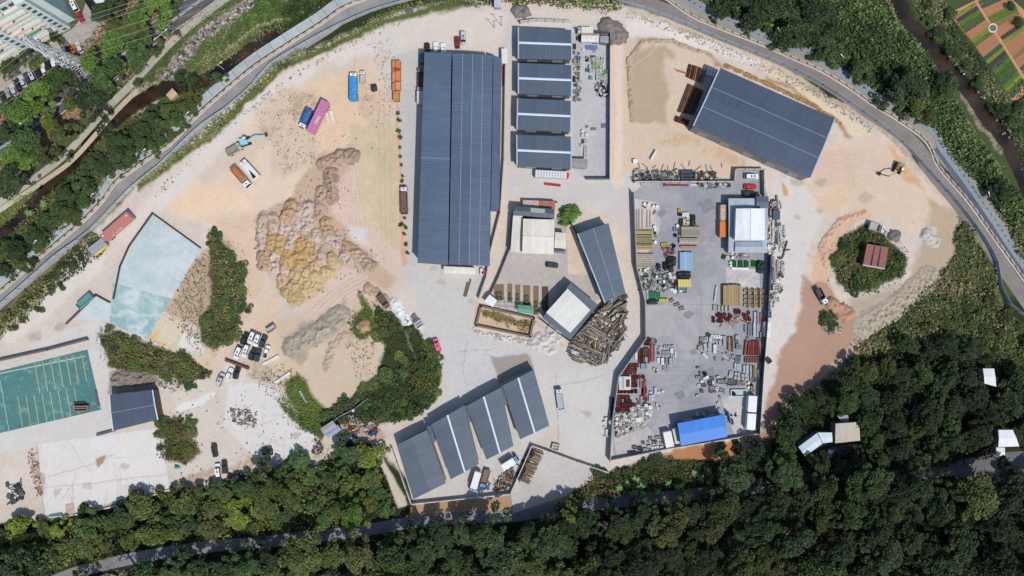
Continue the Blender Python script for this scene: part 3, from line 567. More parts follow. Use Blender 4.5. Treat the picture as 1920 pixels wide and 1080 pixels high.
# ---------------------------------------------------------------- buildings
def shed(name, label, quad, h, rise=0.8, ridge=0, col=(76, 88, 106), wcol=(96, 100, 106), mat='roof', cap=None, cat='shed', seams=0, gut=None, doors=2, rot=None, vents=0, sky=0, edge=None, ws=1.0):
    """quad: roof corners in photo pixels (clockwise from top left). ridge=0: ridge runs from mid(p0p3) to mid(p1p2)"""
    W = [Vector(G(x, y, h)) for x, y in quad]; c = sum(W, Vector()) / 4; c.z = 0
    a = W[1] - W[0]; rz = math.atan2(a.y, a.x); o = empty(name, c, rz); tag(o, label, cat)
    cr_, sr_ = math.cos(-rz), math.sin(-rz)
    def loc(p): v = p - c; return Vector((v.x * cr_ - v.y * sr_, v.x * sr_ + v.y * cr_, v.z))
    Lq = [loc(w) for w in W]
    for q in Lq: q.z = h
    rc = alb(col); mb = MB(); up = Vector((0, 0, rise)); t = 0.14
    if ridge == 0: r0, r1 = (Lq[0] + Lq[3]) / 2 + up, (Lq[1] + Lq[2]) / 2 + up; sl = [(Lq[0], r0, r1, Lq[1]), (Lq[3], Lq[2], r1, r0)]
    elif ridge == 1: r0, r1 = (Lq[0] + Lq[1]) / 2 + up, (Lq[3] + Lq[2]) / 2 + up; sl = [(Lq[0], Lq[3], r1, r0), (Lq[1], r0, r1, Lq[2])]
    else:
        r0, r1 = Lq[0] + up, Lq[1] + up; sl = [(r0, Lq[3], Lq[2], r1)]
    for s4 in sl:
        s4 = list(s4); mb.quad(s4, rc); mb.quad([v - Vector((0, 0, t)) for v in s4[::-1]], rc)
        for i in range(4):
            p, q = s4[i], s4[(i + 1) % 4]; mb.quad([p, p - Vector((0, 0, t)), q - Vector((0, 0, t)), q], rc)
    mb.build('roof', M[mat], o)
    ctr = sum(Lq, Vector()) / 4; inn = [ctr + (q - ctr) * (1 - 0.45 / max((q - ctr).length, 1)) for q in Lq]
    wb = MB(); wc = alb(wcol)
    for i in range(4):
        p, q = inn[i], inn[(i + 1) % 4]; zt = h - t - 0.02; e0 = e1 = 0
        wb.quad([(p.x, p.y, 0), (p.x, p.y, zt), (q.x, q.y, zt), (q.x, q.y, 0)], wc)
        ends = {0: (1, 3), 1: (0, 2), 2: (1, 3)}[ridge]
        if i in ends:
            mm = (p + q) / 2 if ridge != 2 else (inn[0] if i == 3 else inn[1]); zz = h + rise - t - .06
            if ridge == 2: wb.quad([(p.x, p.y, zt), (mm.x, mm.y, zz), (q.x, q.y, zt)], wc)
            else: wb.quad([(p.x, p.y, zt), (mm.x, mm.y, zz), (q.x, q.y, zt)], wc)
    if ridge == 2: p, q = inn[0], inn[1]; wb.quad([(p.x, p.y, h - t), (p.x, p.y, h + rise - t - .06), (q.x, q.y, h + rise - t - .06), (q.x, q.y, h - t)], wc)
    wb.build('wall', M['steel'], o)
    if cap:
        cb = MB(); dd = (r1 - r0); n = dd.normalized(); s_ = Vector((-n.y, n.x, 0)) * cap[1]; z0 = Vector((0, 0, .05)); dn = Vector((0, 0, -cap[1] * rise / max((Lq[0] - Lq[3]).length / 2, 1)))
        cb.quad([r0 + z0 * 2, r1 + z0 * 2, r1 + s_ + z0 + dn, r0 + s_ + z0 + dn], alb(cap[0])); cb.quad([r0 - s_ + z0 + dn, r1 - s_ + z0 + dn, r1 + z0 * 2, r0 + z0 * 2], alb(cap[0]))
        cb.build('ridge_cap', M['steel'], o)
    if edge:      # light flashing along two verges
        for i, j in edge[1]:
            eb = MB()
            p, q = Lq[i], Lq[j]; m_ = (p + q) / 2; L_ = (q - p).length; an = math.atan2(q.y - p.y, q.x - p.x)
            hl = m_.copy(); slope = 0
            if ridge in (0, 1) and ((i, j) in ((3, 0), (0, 3), (1, 2), (2, 1))) == (ridge == 0):
                mid = (p + q) / 2 + up + Vector((0, 0, .05))
                for u, v in ((p, mid), (mid, q)):
                    u = Vector(u); v = Vector(v); n_ = Vector((-(v - u).y, (v - u).x, 0)).normalized() * .22
                    u.z = max(u.z, h) + .05; v.z = max(v.z, h) + .05
                    eb.quad([u - n_, v - n_, v + n_, u + n_], alb(edge[0]))
            else: eb.box(m_.x, m_.y, h + 0.02, L_, .4, .16, alb(edge[0]), an)
            eb.build('flashing', M['steel'], o)
    for k in range(seams):        # overlapping sheet joints
        f = (k + 1) / (seams + 1); sb = MB()
        for s4 in sl:
            a0, a1 = (s4[0], s4[3]) if ridge == 0 and s4 is sl[0] else (s4[0], s4[3])
        def on(u, v):
            P0 = Lq[0].lerp(Lq[1], u); P1 = Lq[3].lerp(Lq[2], u); p = P0.lerp(P1, v)
            zz = {0: rise * (1 - abs(2 * v - 1)), 1: rise * (1 - abs(2 * u - 1)), 2: rise * (1 - v)}[ridge]
            return Vector((p.x, p.y, h + zz + .03))
        if ridge == 1: pts = [on(f, i / 8) for i in range(9)]
        else: pts = [on(i / 8, f) for i in range(9)]
        for i in range(8):
            p, q = pts[i], pts[i + 1]; n_ = Vector((-(q - p).y, (q - p).x, 0)).normalized() * .07
            sb.quad([p - n_, q - n_, q + n_, p + n_], alb((150, 164, 180)))
        sb.build('sheet_joint', M['steel'], o)
    # roller doors on the two long sides, windows on the others
    for side, nd in ((0, doors), (2, doors)):
        p, q = inn[side], inn[(side + 1) % 4]; L_ = (q - p).length
        if L_ < 3: continue
        an = math.atan2(q.y - p.y, q.x - p.x); nrm = Vector((math.sin(an), -math.cos(an), 0))
        if nrm.dot((p + q) / 2 - ctr) < 0: nrm = -nrm
        for k in range(nd):
            m_ = p.lerp(q, (k + .5) / nd) + nrm * .05; dw = min(3.6, L_ / nd * .6); dh = min(h * .6, 3.8)
            db = MB().box(0, 0, dh / 2, dw, .12, dh, alb((150, 154, 158)))
            dd_ = db.build('door', M['steel'], o, (m_.x, m_.y, 0)); dd_.rotation_euler.z = an
            MB().box(dw * .3, -.1, 1.0, .3, .06, .12, alb((60, 60, 60))).build('handle', M['steel'], dd_)
    for k in range(vents):
        u, v = (k + .5) / vents, .5; p = Lq[0].lerp(Lq[1], u).lerp(Lq[3].lerp(Lq[2], u), v)
        MB().cyl(0, 0, 0, .5, .35, alb((190, 192, 194)), 10, .25).build('roof_vent', M['steel'], o, (p.x, p.y, h + rise * (.9 if ridge == 0 else .5)))
    return o
BLUE = (85, 102, 124)
shed('warehouse', 'narrower west half of the huge slate blue warehouse beside the concrete strip', [(796, 98), (846.5, 100), (840, 497), (783, 493)], 8, .35, 2, BLUE, mat='roofy', seams=1, doors=2, cat='warehouse')
bpy.data.objects['warehouse'].children[0].scale = (1, 1, 1)
shed('warehouse', 'wider east half of the huge slate blue warehouse next to the long pale wall', [(849, 100), (924, 104), (917.5, 499), (842, 496)], 8.2, .4, 1, (86, 102, 124), mat='roofy', seams=3, doors=3, cat='warehouse')
shed('lean_to', 'narrow slate blue lean-to along the upper east side of the huge warehouse', [(925, 104), (940, 109), (936, 395), (920.5, 395)], 7.2, .3, 2, (84, 100, 124), mat='roofy', seams=0, doors=1, cat='lean-to')
WH = (214, 224, 236)
for nm, q in (('northernmost', [(972, 51), (1072, 56), (1072, 112), (972, 110)]), ('second', [(972, 118), (1072, 122), (1071.5, 179.5), (972, 176)]),
              ('third', [(970.5, 184.5), (1071, 189), (1070, 247.5), (969.5, 243)]), ('southernmost', [(969, 253), (1071, 256), (1071, 317), (969.5, 311)])):
    sfx = {'northernmost': 'first and northernmost of four ridge-striped sheds, below the white hoarding', 'second': 'second of four ridge-striped sheds, counting from the white hoarding',
           'third': 'third of four ridge-striped sheds, counting from the white hoarding', 'southernmost': 'last of four ridge-striped sheds, above the round-capped trailer'}[nm]
    shed('storage_shed', sfx, q, 5.2, .3, 0, (84, 97, 114), cap=(WH, .38), edge=((170, 184, 204), ((0, 3), (1, 2))))
bpy.data.objects['storage_shed']["group"] = 'four ridge-striped sheds'
for k in (1, 2, 3): bpy.data.objects['storage_shed.%03d' % k]["group"] = 'four ridge-striped sheds'
shed('east_warehouse', 'big slanted slate blue warehouse beside the rusty steel beams', [(1350, 127), (1566, 222), (1520, 334), (1300, 236)], 8, .35, 0, (70, 84, 104), seams=2, edge=((176, 190, 208), ((0, 3), (1, 2))), doors=5, cat='warehouse', wcol=(120, 122, 126), mat='roof')
shed('slanting_shed', 'long tapering slate blue shed above the heap of old timber', [(1141, 418), (1173, 550), (1134, 567), (1083, 438)], 6, .3, 0, (90, 104, 120), seams=1, edge=((176, 190, 206), ((2, 3),)), doors=3)
shed('court_shed', 'slate blue shed with white edges east of the green court', [(205, 740), (286, 731), (296, 787), (212, 808)], 5, .25, 0, (80, 90, 108), wcol=(56, 58, 62), seams=1, edge=((206, 216, 226), ((0, 3), (1, 2))), doors=2)
CG = 'four slanting sheds in the white-walled yard'
for lb, q, cp, cl in (('first slanting shed by the dirt lane, widest and without a white ridge', [(744, 834), (801, 806), (836, 906), (775, 936)], None, (88, 100, 114)),
                      ('second slanting shed from the dirt lane, white stripe on its ridge', [(808, 796), (870, 760), (898, 870), (845, 899)], (WH, .3), (83, 97, 112)),
                      ('third slanting shed from the dirt lane, white stripe on its ridge', [(875, 761), (939, 726), (963, 836), (912, 862)], (WH, .3), (83, 97, 112)),
                      ('fourth slanting shed from the dirt lane, the one closest to the silver flatbed truck', [(942, 723), (1001, 693), (1030, 798), (975, 824)], (WH, .3), (83, 97, 112))):
    o = shed('slanted_shed', lb, q, 5.5, .3, 1, cl, cap=cp, mat='roofy', doors=1, wcol=(150, 146, 140)); o["group"] = CG
shed('link_canopy', 'slate blue strip roof bridging the second and third slanting sheds', [(869, 762), (875, 759), (884, 790), (876, 795)], 4.6, .1, 0, (86, 96, 108), doors=0, cat='roof')
shed('link_canopy', 'slate blue strip roof bridging the third and fourth slanting sheds', [(934, 727), (942, 724), (952, 758), (943, 762)], 4.6, .1, 0, (86, 96, 108), doors=0, cat='roof')
shed('link_canopy', 'slate blue strip roof bridging the first and second slanting sheds', [(800, 800), (808, 797), (817, 828), (811, 831)], 4.6, .1, 0, (86, 96, 108), doors=0, cat='roof')
# office group
shed('office_block', 'cream ribbed roof office building facing the grey courtyard', [(981, 410), (1040, 412), (1038, 477), (979, 475)], 6.5, .5, 0, (226, 220, 208), (214, 206, 192), 'roofw', cap=((206, 202, 192), .15), cat='office building', doors=2)
shed('office_wing', 'pale cream wing on the west side of the ribbed office', [(962, 404), (980, 405), (978, 474), (957, 472)], 4.5, .3, 2, (216, 212, 200), (200, 196, 186), 'roofw', cat='building wing', doors=1)
shed('office_wing', 'small cream wing on the east side of the ribbed office', [(1041, 435), (1062, 437), (1061, 466), (1039.5, 465)], 4, .3, 0, (218, 212, 196), (200, 196, 186), 'roofw', cat='building wing', doors=1)
shed('office_porch', 'small slate porch south of the cream wing', [(1040, 466.5), (1060, 467), (1060, 475), (1039, 474)], 3, .2, 0, (90, 100, 114), cat='porch', doors=0)
shed('office_shed', 'slate blue roof north of the cream office with one pale panel', [(965, 386), (1040, 392), (1039, 410), (962, 403)], 5, .4, 0, (84, 95, 108), cat='shed', doors=1)
p_ = G(1008, 394, 5.5); MB().box(0, 0, 0, 5, 1.6, .06, alb((176, 178, 172))).build('roof_panel', M['steel'], bpy.data.objects['office_shed'], None)
rp = bpy.data.objects['roof_panel']; rp.matrix_parent_inverse.identity(); rp.location = (1.2, .6, 5.42); rp.rotation_euler.x = -.22
# white roofed house
hq = [(1070, 530), (1121, 571), (1069, 638), (1017, 596)]
shed('courtyard_house', 'slate rimmed house with a raised white ribbed roof beside the timber heap', hq, 5, .2, 0, (86, 99, 114), (70, 72, 76), cat='house', doors=2)
shed('upper_roof', 'unused', [(1064, 541), (1107, 581), (1069, 624), (1024, 586)], 6, .5, 0, (222, 222, 214), (200, 200, 196), 'roofw', doors=0)
u = bpy.data.objects['upper_roof']; h_ = bpy.data.objects['courtyard_house']
for k in ("label", "category"): del u[k]
for ch in list(u.children):
    ch.parent = h_; mw = u.matrix_basis; ch.matrix_basis = (h_.matrix_basis.inverted() @ u.matrix_basis @ ch.matrix_basis)
    ch.name = 'raised_roof' if ch.name.startswith('roof') else 'raised_wall'
bpy.data.objects.remove(u)
shed('garden_hut', 'small white roofed square hut at the corner of the office courtyard', [(918, 552), (932, 563), (924, 576), (907.5, 566)], 3, .1, 0, (226, 230, 240), (190, 188, 184), 'roofw', cat='hut', doors=1)
shed('green_shelter', 'green flat roofed shelter beside the planting beds', [(971, 571), (1001, 574), (1000, 588.5), (970, 585)], 2.8, .2, 0, (92, 150, 122), (120, 124, 120), 'roofw', cat='shelter', doors=1)
fr = empty('pergola_frame', G(950, 572)); tag(fr, 'bare grey metal frame between the white hut and the green shelter', 'metal frame')
mb = MB()
for k in range(5): mb.tube((-5 + k * 2.6, -1.2, 0), (-5 + k * 2.6, -1.2, 2.3), .06, alb((160, 164, 168))); mb.tube((-5 + k * 2.6, -1.2, 2.3), (-5.2 + k * 2.6, 1.6, 2.3), .06, alb((160, 164, 168)))
for y in (-1.2, .2, 1.6): mb.tube((-5, y, 2.3), (5.4, y - .5, 2.3), .06, alb((160, 164, 168)))
mb.build('frame', M['steel'], fr)
# buildings inside the storage yard and round it
shed('yard_workshop', 'bluish flat roofed workshop under the bright white ribbed roof', [(1366, 372), (1440, 372), (1438, 474), (1366, 474)], 4, .3, 0, (170, 180, 192), (120, 122, 126), 'roofw', cat='workshop', doors=3)
shed('white_canopy', 'bright white ribbed roof standing above the bluish workshop', [(1380, 391), (1434, 391), (1434, 450), (1378, 450)], 7, .5, 1, (236, 238, 244), (206, 208, 212), 'roofw', cap=((214, 218, 226), .15), cat='canopy', doors=0)
shed('dark_annex', 'slate roofed annex east of the white ribbed roof', [(1418, 368), (1441, 368), (1441, 390), (1418, 390)], 4.8, .2, 0, (84, 96, 116), cat='annex', doors=0)
shed('grey_annex', 'translucent grey sheet roof south of the white ribbed roof', [(1378, 453), (1430, 453), (1430, 473), (1378, 473)], 4.6, .3, 0, (154, 166, 182), cat='annex', doors=0, mat='roofw')
shed('blue_shed', 'bright blue roofed shed at the south wall of the storage yard', [(1270, 794), (1359, 777), (1364, 819), (1277, 836)], 5, .2, 0, (28, 124, 218), (60, 96, 160), 'roofw', doors=2)
shed('lean_hut', 'rust red corrugated roof hut hidden among the island bushes', [(1625, 457), (1665, 464), (1659, 504), (1618, 497)], 3.5, .3, 2, (146, 104, 100), (90, 70, 64), 'rust', cat='hut', seams=0, doors=1, edge=((196, 188, 184), ((2, 3),)))
hu = bpy.data.objects['lean_hut']
for k in (1, 2): MB().box(0, 0, 0, .25, 7, .12, alb((70, 52, 50))).build('roof_batten', M['rust'], hu, (-3.4 + k * 2.3, 0, 3.78))
shed('woodland_hut', 'white roofed hut deep among the eastern trees', [(1843, 691), (1864, 691), (1868, 725), (1846, 719)], 4, .2, 0, (220, 222, 224), (180, 178, 174), 'roofw', cat='hut', doors=1)
shed('woodland_house', 'beige roofed house at the edge of the southern wood', [(1566, 794), (1610, 791), (1613, 826), (1566, 831)], 5, .3, 2, (176, 164, 150), (150, 140, 130), 'roofw', cat='house', doors=1)
shed('woodland_house', 'pale blue white roof bent beside the beige roofed house', [(1497, 838), (1532, 812), (1542, 832), (1509, 856)], 4.5, .3, 0, (196, 212, 222), (150, 150, 150), 'roofw', cat='house', doors=1)
shed('house_link', 'pale link roof joining the blue white house and the beige house', [(1533, 811), (1560, 811), (1561, 829), (1543, 831)], 4.4, .1, 0, (200, 214, 222), (150, 150, 150), 'roofw', cat='roof', doors=0)
shed('garden_store', 'small grey store under trees north of the beige roofed house', [(1570, 779), (1590, 778), (1592, 791), (1578, 792)], 3, .1, 0, (150, 156, 166), (120, 120, 120), 'roofw', cat='store', doors=0)
shed('roadside_shelter', 'white steel roof at the east end of the southern lane', [(1872, 806), (1899, 806), (1911, 837), (1872, 838)], 5, .3, 0, (226, 230, 234), (150, 150, 150), 'roofw', cat='shelter', doors=0)
shed('roadside_shelter', 'narrow white strip roof below the steel roof at the lane end', [(1868, 839), (1884, 839), (1884, 855), (1867, 855)], 4.6, .1, 0, (220, 224, 228), (150, 150, 150), 'roofw', cat='shelter', doors=0)
shed('scrap_hut', 'mauve sheet roof hut at the corner of the scrap corner yard', [(600, 804), (624, 788), (632, 800), (608, 815)], 3.2, .2, 0, (160, 154, 164), (100, 96, 96), 'roofw', cat='hut', doors=0)
shed('scrap_hut', 'bluish steel sheet roof hut overlapping the mauve one', [(609, 812), (633, 796), (640, 806), (616, 822)], 3.0, .2, 0, (140, 156, 184), (100, 96, 96), 'roofw', cat='hut', doors=0)
shed('gas_store', 'grey slab roof store beside the last ridge-striped shed', [(1073, 297), (1102, 298), (1101, 316), (1072, 314)], 3, .1, 0, (150, 148, 146), (120, 120, 122), 'concrete', cat='store', doors=0)
shed('pump_house', 'small grey square roof at the corner of the tank yard', [(1126, 67), (1141, 68), (1141, 81), (1125, 79)], 3.5, .1, 0, (150, 156, 164), (120, 122, 126), 'roofw', cat='store', doors=0)
shed('loading_canopy', 'long cream canopy at the south end of the huge warehouse', [(832, 499), (892, 502), (892, 514), (832, 512)], 3.4, .1, 0, (232, 224, 212), (200, 196, 190), 'roofw', cat='canopy', doors=0)
shed('guard_hut', 'small grey cabin with pale roof at the north gate', [(926, -12), (940, -12), (940, 14), (927, 14)], 3, .1, 0, (186, 194, 204), (150, 150, 150), 'roofw', cat='hut', doors=0)
shed('meter_cabin', 'white cabin along the pale wall east of the huge warehouse', [(940, 91), (951, 91), (951, 119), (941, 119)], 2.8, .1, 0, (226, 226, 224), (190, 190, 188), 'roofw', cat='cabin', doors=1)
shed('river_hut', 'roofless cream hut on the river bank', [(311, 178), (323, 165), (333, 176), (321, 188)], 2.4, .1, 0, (196, 172, 140), (180, 160, 136), 'matte', cat='hut', doors=0)
shed('village_canopy', 'white roof tip beside the top of the street', [(168, -14), (200, -20), (196, 4), (180, 6)], 3.5, .2, 0, (226, 228, 228), (190, 190, 190), 'roofw', cat='roof', doors=0)
# apartment block on the north-west corner
def apartment():
    A = Vector(G(-70, 153)); Bp = Vector(G(140, 37)); d_ = Bp - A; L_ = d_.length; rz = math.atan2(d_.y, d_.x)
    o = empty('apartment_block', A, rz); tag(o, 'white apartment block with stacked cream balconies in the corner above the car park', 'apartment block')
    fh = 2.6; nf = 9; Ht = fh * nf; dep = 14; wc = alb((214, 228, 226)); w2 = alb((176, 206, 208))
    mb = MB(); mb.box(L_ / 2, dep / 2 + .02, Ht / 2, L_, dep, Ht, wc); mb.build('wall', M['concrete'], o)
    MB().box(L_ + .12, dep / 2, Ht / 2 + .1, .2, dep + .1, Ht + .2, w2).build('side_wall', M['concrete'], o)
    MB().box(L_ / 2, dep / 2, Ht + .12, L_, dep - .1, .2, alb((150, 138, 128))).build('roof', M['concrete'], o)
    pb = MB()
    for (x, y, sx, sy) in ((L_ / 2, .15, L_, .3), (L_ / 2, dep - .15, L_, .3), (.15, dep / 2, .3, dep - .6), (L_ - .15, dep / 2, .3, dep - .6)): pb.box(x, y, Ht + .6, sx, sy, .76, wc)
    pb.build('parapet', M['concrete'], o)
    cols = [(L_ - 4.2, 3.4), (L_ - 19, 3.6), (L_ - 34, 3.4)]
    for cx, cw in cols:
        c = MB(); c.box(cx, -1.0, Ht / 2 + .4, cw, 2.0, Ht + .8, wc); c.build('stair_tower', M['concrete'], o)
        for f in range(nf):
            w = MB(); w.box(cx, -2.02, f * fh + 1.4, 1.5, .1, 1.3, alb((92, 104, 110))); w.build('window', M['glass'], o)
    spans = [(L_ - 17.2, L_ - 6), (L_ - 32.2, L_ - 21), (L_ - 40, L_ - 36)]
    for x0, x1 in spans:
        for f in range(nf):
            z = f * fh; cxx, ww = (x0 + x1) / 2, x1 - x0
            jut = 1.5 + .25 * ((f * 7 + int(x0)) % 3)
            b_ = MB(); b_.box(cxx, -jut / 2, z + .08, ww, jut, .16, wc); b_.box(cxx, -jut, z + .6, ww, .14, 1.0, alb((236, 222, 204)))
            for s in (-1, 1): b_.box(cxx + s * (ww / 2 - .06), -jut / 2, z + .6, .12, jut - .1, 1.0, alb((226, 208, 196)))
            b_.build('balcony', M['matte'], o)
            w = MB()
            for k in range(4): w.box(x0 + (k + .5) * ww / 4, -.06, z + 1.55, ww / 4 * .72, .08, 1.5, alb((96, 84, 84)))
            w.build('window', M['glass'], o)
            if f % 2 == 0 or f in (3,):
                a_ = MB(); wi = ww * (.3 + .1 * (f % 3)); a_.box(x0 + wi / 2 + f % 4, -jut - .3, z + 2.1, wi, .9, .06, alb((70, 150, 118) if f in (2,) else (226, 206, 190))); a_.build('awning', M['matte'], o)
apartment()
# ---------------------------------------------------------------- vehicles (nose along +x, scaled from real sizes)
GL = (0.012, 0.015, 0.02); BLK = (0.02, 0.02, 0.02); W1 = (1, 1, 1)
def rrect(L, W, r=.35, n=3):
    P = []
    for cx, cy, a0 in ((L / 2 - r, W / 2 - r, 0), (-L / 2 + r, W / 2 - r, 90), (-L / 2 + r, -W / 2 + r, 180), (L / 2 - r, -W / 2 + r, 270)):
        for k in range(n + 1): a = R(a0 + 90 * k / n); P.append((cx + r * math.cos(a), cy + r * math.sin(a)))
    return P
def loft(mb, rings, col, top=True):
    """rings: list of (pts2d, z)"""
    b0 = len(mb.V); n = len(rings[0][0])
    for P, z in rings: mb.V += [(p[0], p[1], z) for p in P]
    for k in range(len(rings) - 1):
        for i in range(n):
            j = (i + 1) % n; a = b0 + k * n; mb.F.append((a + i, a + j, a + n + j, a + n + i)); mb.K.append(col)
    if top: mb.F.append(tuple(range(b0 + (len(rings) - 1) * n, b0 + len(rings) * n))); mb.K.append(col)
    mb.F.append(tuple(range(b0 + n - 1, b0 - 1, -1))); mb.K.append(col)
def shift(P, dx): return [(p[0] + dx, p[1]) for p in P]
WHEEL = None
def wheels(o, xs, y, r=.33, w=.24):
    mb = MB(); b0 = 0
    for yy in (-w / 2, w / 2):
        for i in range(12): a = math.pi * i / 6; mb.V.append((r * math.cos(a), yy, r * math.sin(a)))
    for i in range(12): j = (i + 1) % 12; mb.F.append((i, i + 12, j + 12, j)); mb.K.append(BLK)
    mb.F.append(tuple(range(12))); mb.K.append(BLK); mb.F.append(tuple(range(23, 11, -1))); mb.K.append(BLK)
    me = mb.mesh('wheel', M['rubber'])
    for x in xs:
        for s in (-1, 1): link('wheel', me, o, (x, s * y, r))
def car_proto(kind):
    o = empty('car', (0, 0, 0))
    if kind == 'car': L, W, hb, hc, x0, x1 = 4.5, 1.8, .85, 1.45, -.55, 2.5
    elif kind == 'suv': L, W, hb, hc, x0, x1 = 4.7, 1.9, 1.0, 1.75, -.75, 3.0
    elif kind == 'van': L, W, hb, hc, x0, x1 = 4.9, 1.9, 1.1, 2.0, -.45, 3.9
    else: L, W, hb, hc, x0, x1 = 4.9, 1.8, .95, 1.6, .55, 1.6     # pickup
    b = MB(); loft(b, [(rrect(L - .1, W - .06, .3), .28), (rrect(L, W, .4), .5), (rrect(L - .06, W - .06, .4), hb - .1), (rrect(L - .35, W - .3, .4), hb)], W1)
    body = b.build('body', M['paint'], o)
    c = MB(); loft(c, [(shift(rrect(x1, W - .2, .3), x0), hb - .02), (shift(rrect(x1 * .86 - .15, W - .42, .3), x0 - .05), hc - .06)], GL)
    c.build('window', M['glass'], o)
    rf = MB(); loft(rf, [(shift(rrect(x1 * .84 - .15, W - .4, .3), x0 - .05), hc - .08), (shift(rrect(x1 * .80 - .25, W - .5, .3), x0 - .05), hc)], W1); rf.build('roof', M['paint'], o)
    if kind == 'van':
        MB().box(-.3, 0, hc + .02, .6, .55, .05, GL).build('sunroof', M['glass'], o); MB().box(.75, 0, hc + .02, .4, .5, .05, GL).build('sunroof', M['glass'], o)
    if kind == 'pickup':
        MB().box(-1.35, 0, hb + .01, 1.7, W - .5, .06, (.06, .06, .06)).build('cargo_bed', M['rubber'], o)
    wheels(o, (L * .31, -L * .31), W / 2 - .14)
    for s in (-1, 1): MB().box(L / 2 - .16, s * (W / 2 - .35), .68, .2, .4, .16, (.8, .8, .78)).build('headlight', M['paint'], o)
    for s in (-1, 1): MB().box(x0 + x1 / 2 - .2, s * (W / 2 + .06), hb + .02, .16, .2, .12, W1).build('mirror', M['paint'], o)
    return o
PROTO = {}
def put_car(kind, px, py, ang, col, label, group=None, name=None, sc_=1.0, cat=None):
    if kind not in PROTO: PROTO[kind] = car_proto(kind); o = PROTO[kind]
    else: o = copy_tree(PROTO[kind])
    o.location = G(px, py, 0.06); k = (H) / (H - 1.2); o.location.x = (px - 960) * S * (1 - 1.0 / H); o.location.y = (540 - py) * S * (1 - 1.0 / H)
    o.rotation_euler.z = R(ang); o.scale = (sc_,) * 3; o.name = name or {'car': 'parked_car', 'suv': 'parked_car', 'van': 'parked_van', 'pickup': 'pickup_truck'}[kind]
    cc = (*[min(.8, lin(v) * .8 + .01) for v in col], 1)
    for ch in o.children:
        nm = ch.name.split('.')[0]
        ch.color = cc if nm in ('body', 'roof', 'mirror') else (1, 1, 1, 1)
    for k_ in ('label', 'category', 'group'):
        if k_ in o: del o[k_]
    tag(o, label, cat or {'car': 'car', 'suv': 'car', 'van': 'van', 'pickup': 'pickup'}[kind], group); return o
WT = (236, 236, 236); SV = (190, 194, 200); BK = (30, 32, 38); RD = (170, 30, 36)
for a in [('suv', 801, 92, 93, BK, 'black car nosed against the north end of the huge warehouse'), ('car', 817, 90, 93, WT, 'white saloon at the north end of the huge warehouse between black and white cars'),
          ('car', 830.5, 92, 93, WT, 'short white car, easternmost of the cars under the warehouse north end'), ('van', 868.5, 71, -87, SV, 'silver white van standing alone north of the huge warehouse'),
          ('car', 857, 79, 95, (130, 30, 30), 'dark red car half hidden beside the silver white van'), ('car', 790, 111, 90, (96, 112, 128), 'blue grey car at the west wall of the huge warehouse'),
          ('car', 1035, 497, -6, (44, 52, 66), 'dark blue car alone in the middle of the office courtyard'),
          ('van', 819.5, 647, 109, (232, 92, 148), 'pink van standing alone on the pale concrete apron'),
          ('van', 1409, 331, 0, WT, 'white van in the north corner of the storage yard'), ('car', 1407, 350, 0, (190, 30, 30), 'red car between the white van and the dark green car'),
          ('suv', 1405, 363, 0, (30, 50, 46), 'dark green car beside the bluish workshop roof'),
          ('suv', 402, 845, -82, (36, 42, 48), 'long black car north of the white car by the south-west bushes'), ('van', 409, 882, 98, WT, 'white van with dark windscreen between two black cars'),
          ('suv', 421, 876, 98, (40, 46, 52), 'black car east of the white van by the south-west bushes'),
          ('van', 413.5, 712, 68, SV, 'silver van at the corner of the brick kerb plot'), ('car', 429.5, 701, 66, (226, 228, 230), 'small white car between the silver van and black car'),
          ('suv', 443.5, 699, 74, (34, 38, 44), 'black car beside the small white car on the brick kerb plot')]: put_car(*a)
GV = 'vehicles packed together on the sand by the bush strip'
for a in [('suv', 458.5, 635, 65, BK, 'black van at the north-west corner of the packed vehicles'), ('van', 472, 632.5, -112, WT, 'white van with sunroof beside the north-west black van'),
          ('van', 482, 637, -112, WT, 'white van with sunroof, second in the north row of packed vehicles'), ('suv', 493, 640, 68, (50, 58, 68), 'slate black van at the east end of the north row'),
          ('van', 446, 661, -114, WT, 'white van alone at the south-west corner of the packed vehicles'), ('van', 461, 657, -112, WT, 'white van with sunroof in the middle of the south row'),
          ('suv', 473.5, 664, 68, (34, 40, 44), 'black car between the white van and slate car in the south row'), ('suv', 483, 666, 74, (50, 56, 62), 'slate black car beside the white pickup'),
          ('pickup', 499.5, 660, 72, WT, 'white pickup on the east side of the packed vehicles')]: put_car(*a, group=GV)
GP = 'cars in the apartment car park'
for i, (px, py, an, c, cn, k) in enumerate([(139, 10, 118, WT, 'white', 'van'), (150, 31, -66, RD, 'dark red', 'car'), (148, 88, 118, SV, 'white', 'car'), (138, 94, 118, (206, 120, 40), 'orange', 'car'), (129.5, 98, 118, BK, 'black', 'suv'),
        (100, 117, 105, WT, 'white', 'car'), (109, 110, 110, BK, 'black', 'suv'), (90, 123, 112, BK, 'black', 'suv'), (81, 129, 112, WT, 'white', 'car'), (71, 137, 112, BK, 'black', 'suv'), (60.5, 141, 115, SV, 'silver', 'van'),
        (50.5, 146, 115, (60, 62, 66), 'charcoal', 'car'), (41.5, 152, 115, SV, 'silver', 'car'), (34, 160, 115, BK, 'black', 'suv'), (24.5, 168, 115, SV, 'silver', 'car'), (15, 176, 117, (150, 150, 146), 'beige grey', 'car'), (5, 182, 117, BK, 'black', 'car')]):
    o = put_car(k, px, py, an, c, None, GP); auto(o, cn + ' car parked nose in', 'car', GP, px, py)
put_car('car', 1555, 855, 70, (190, 206, 236), 'pale blue car by the bent blue white house in the wood')
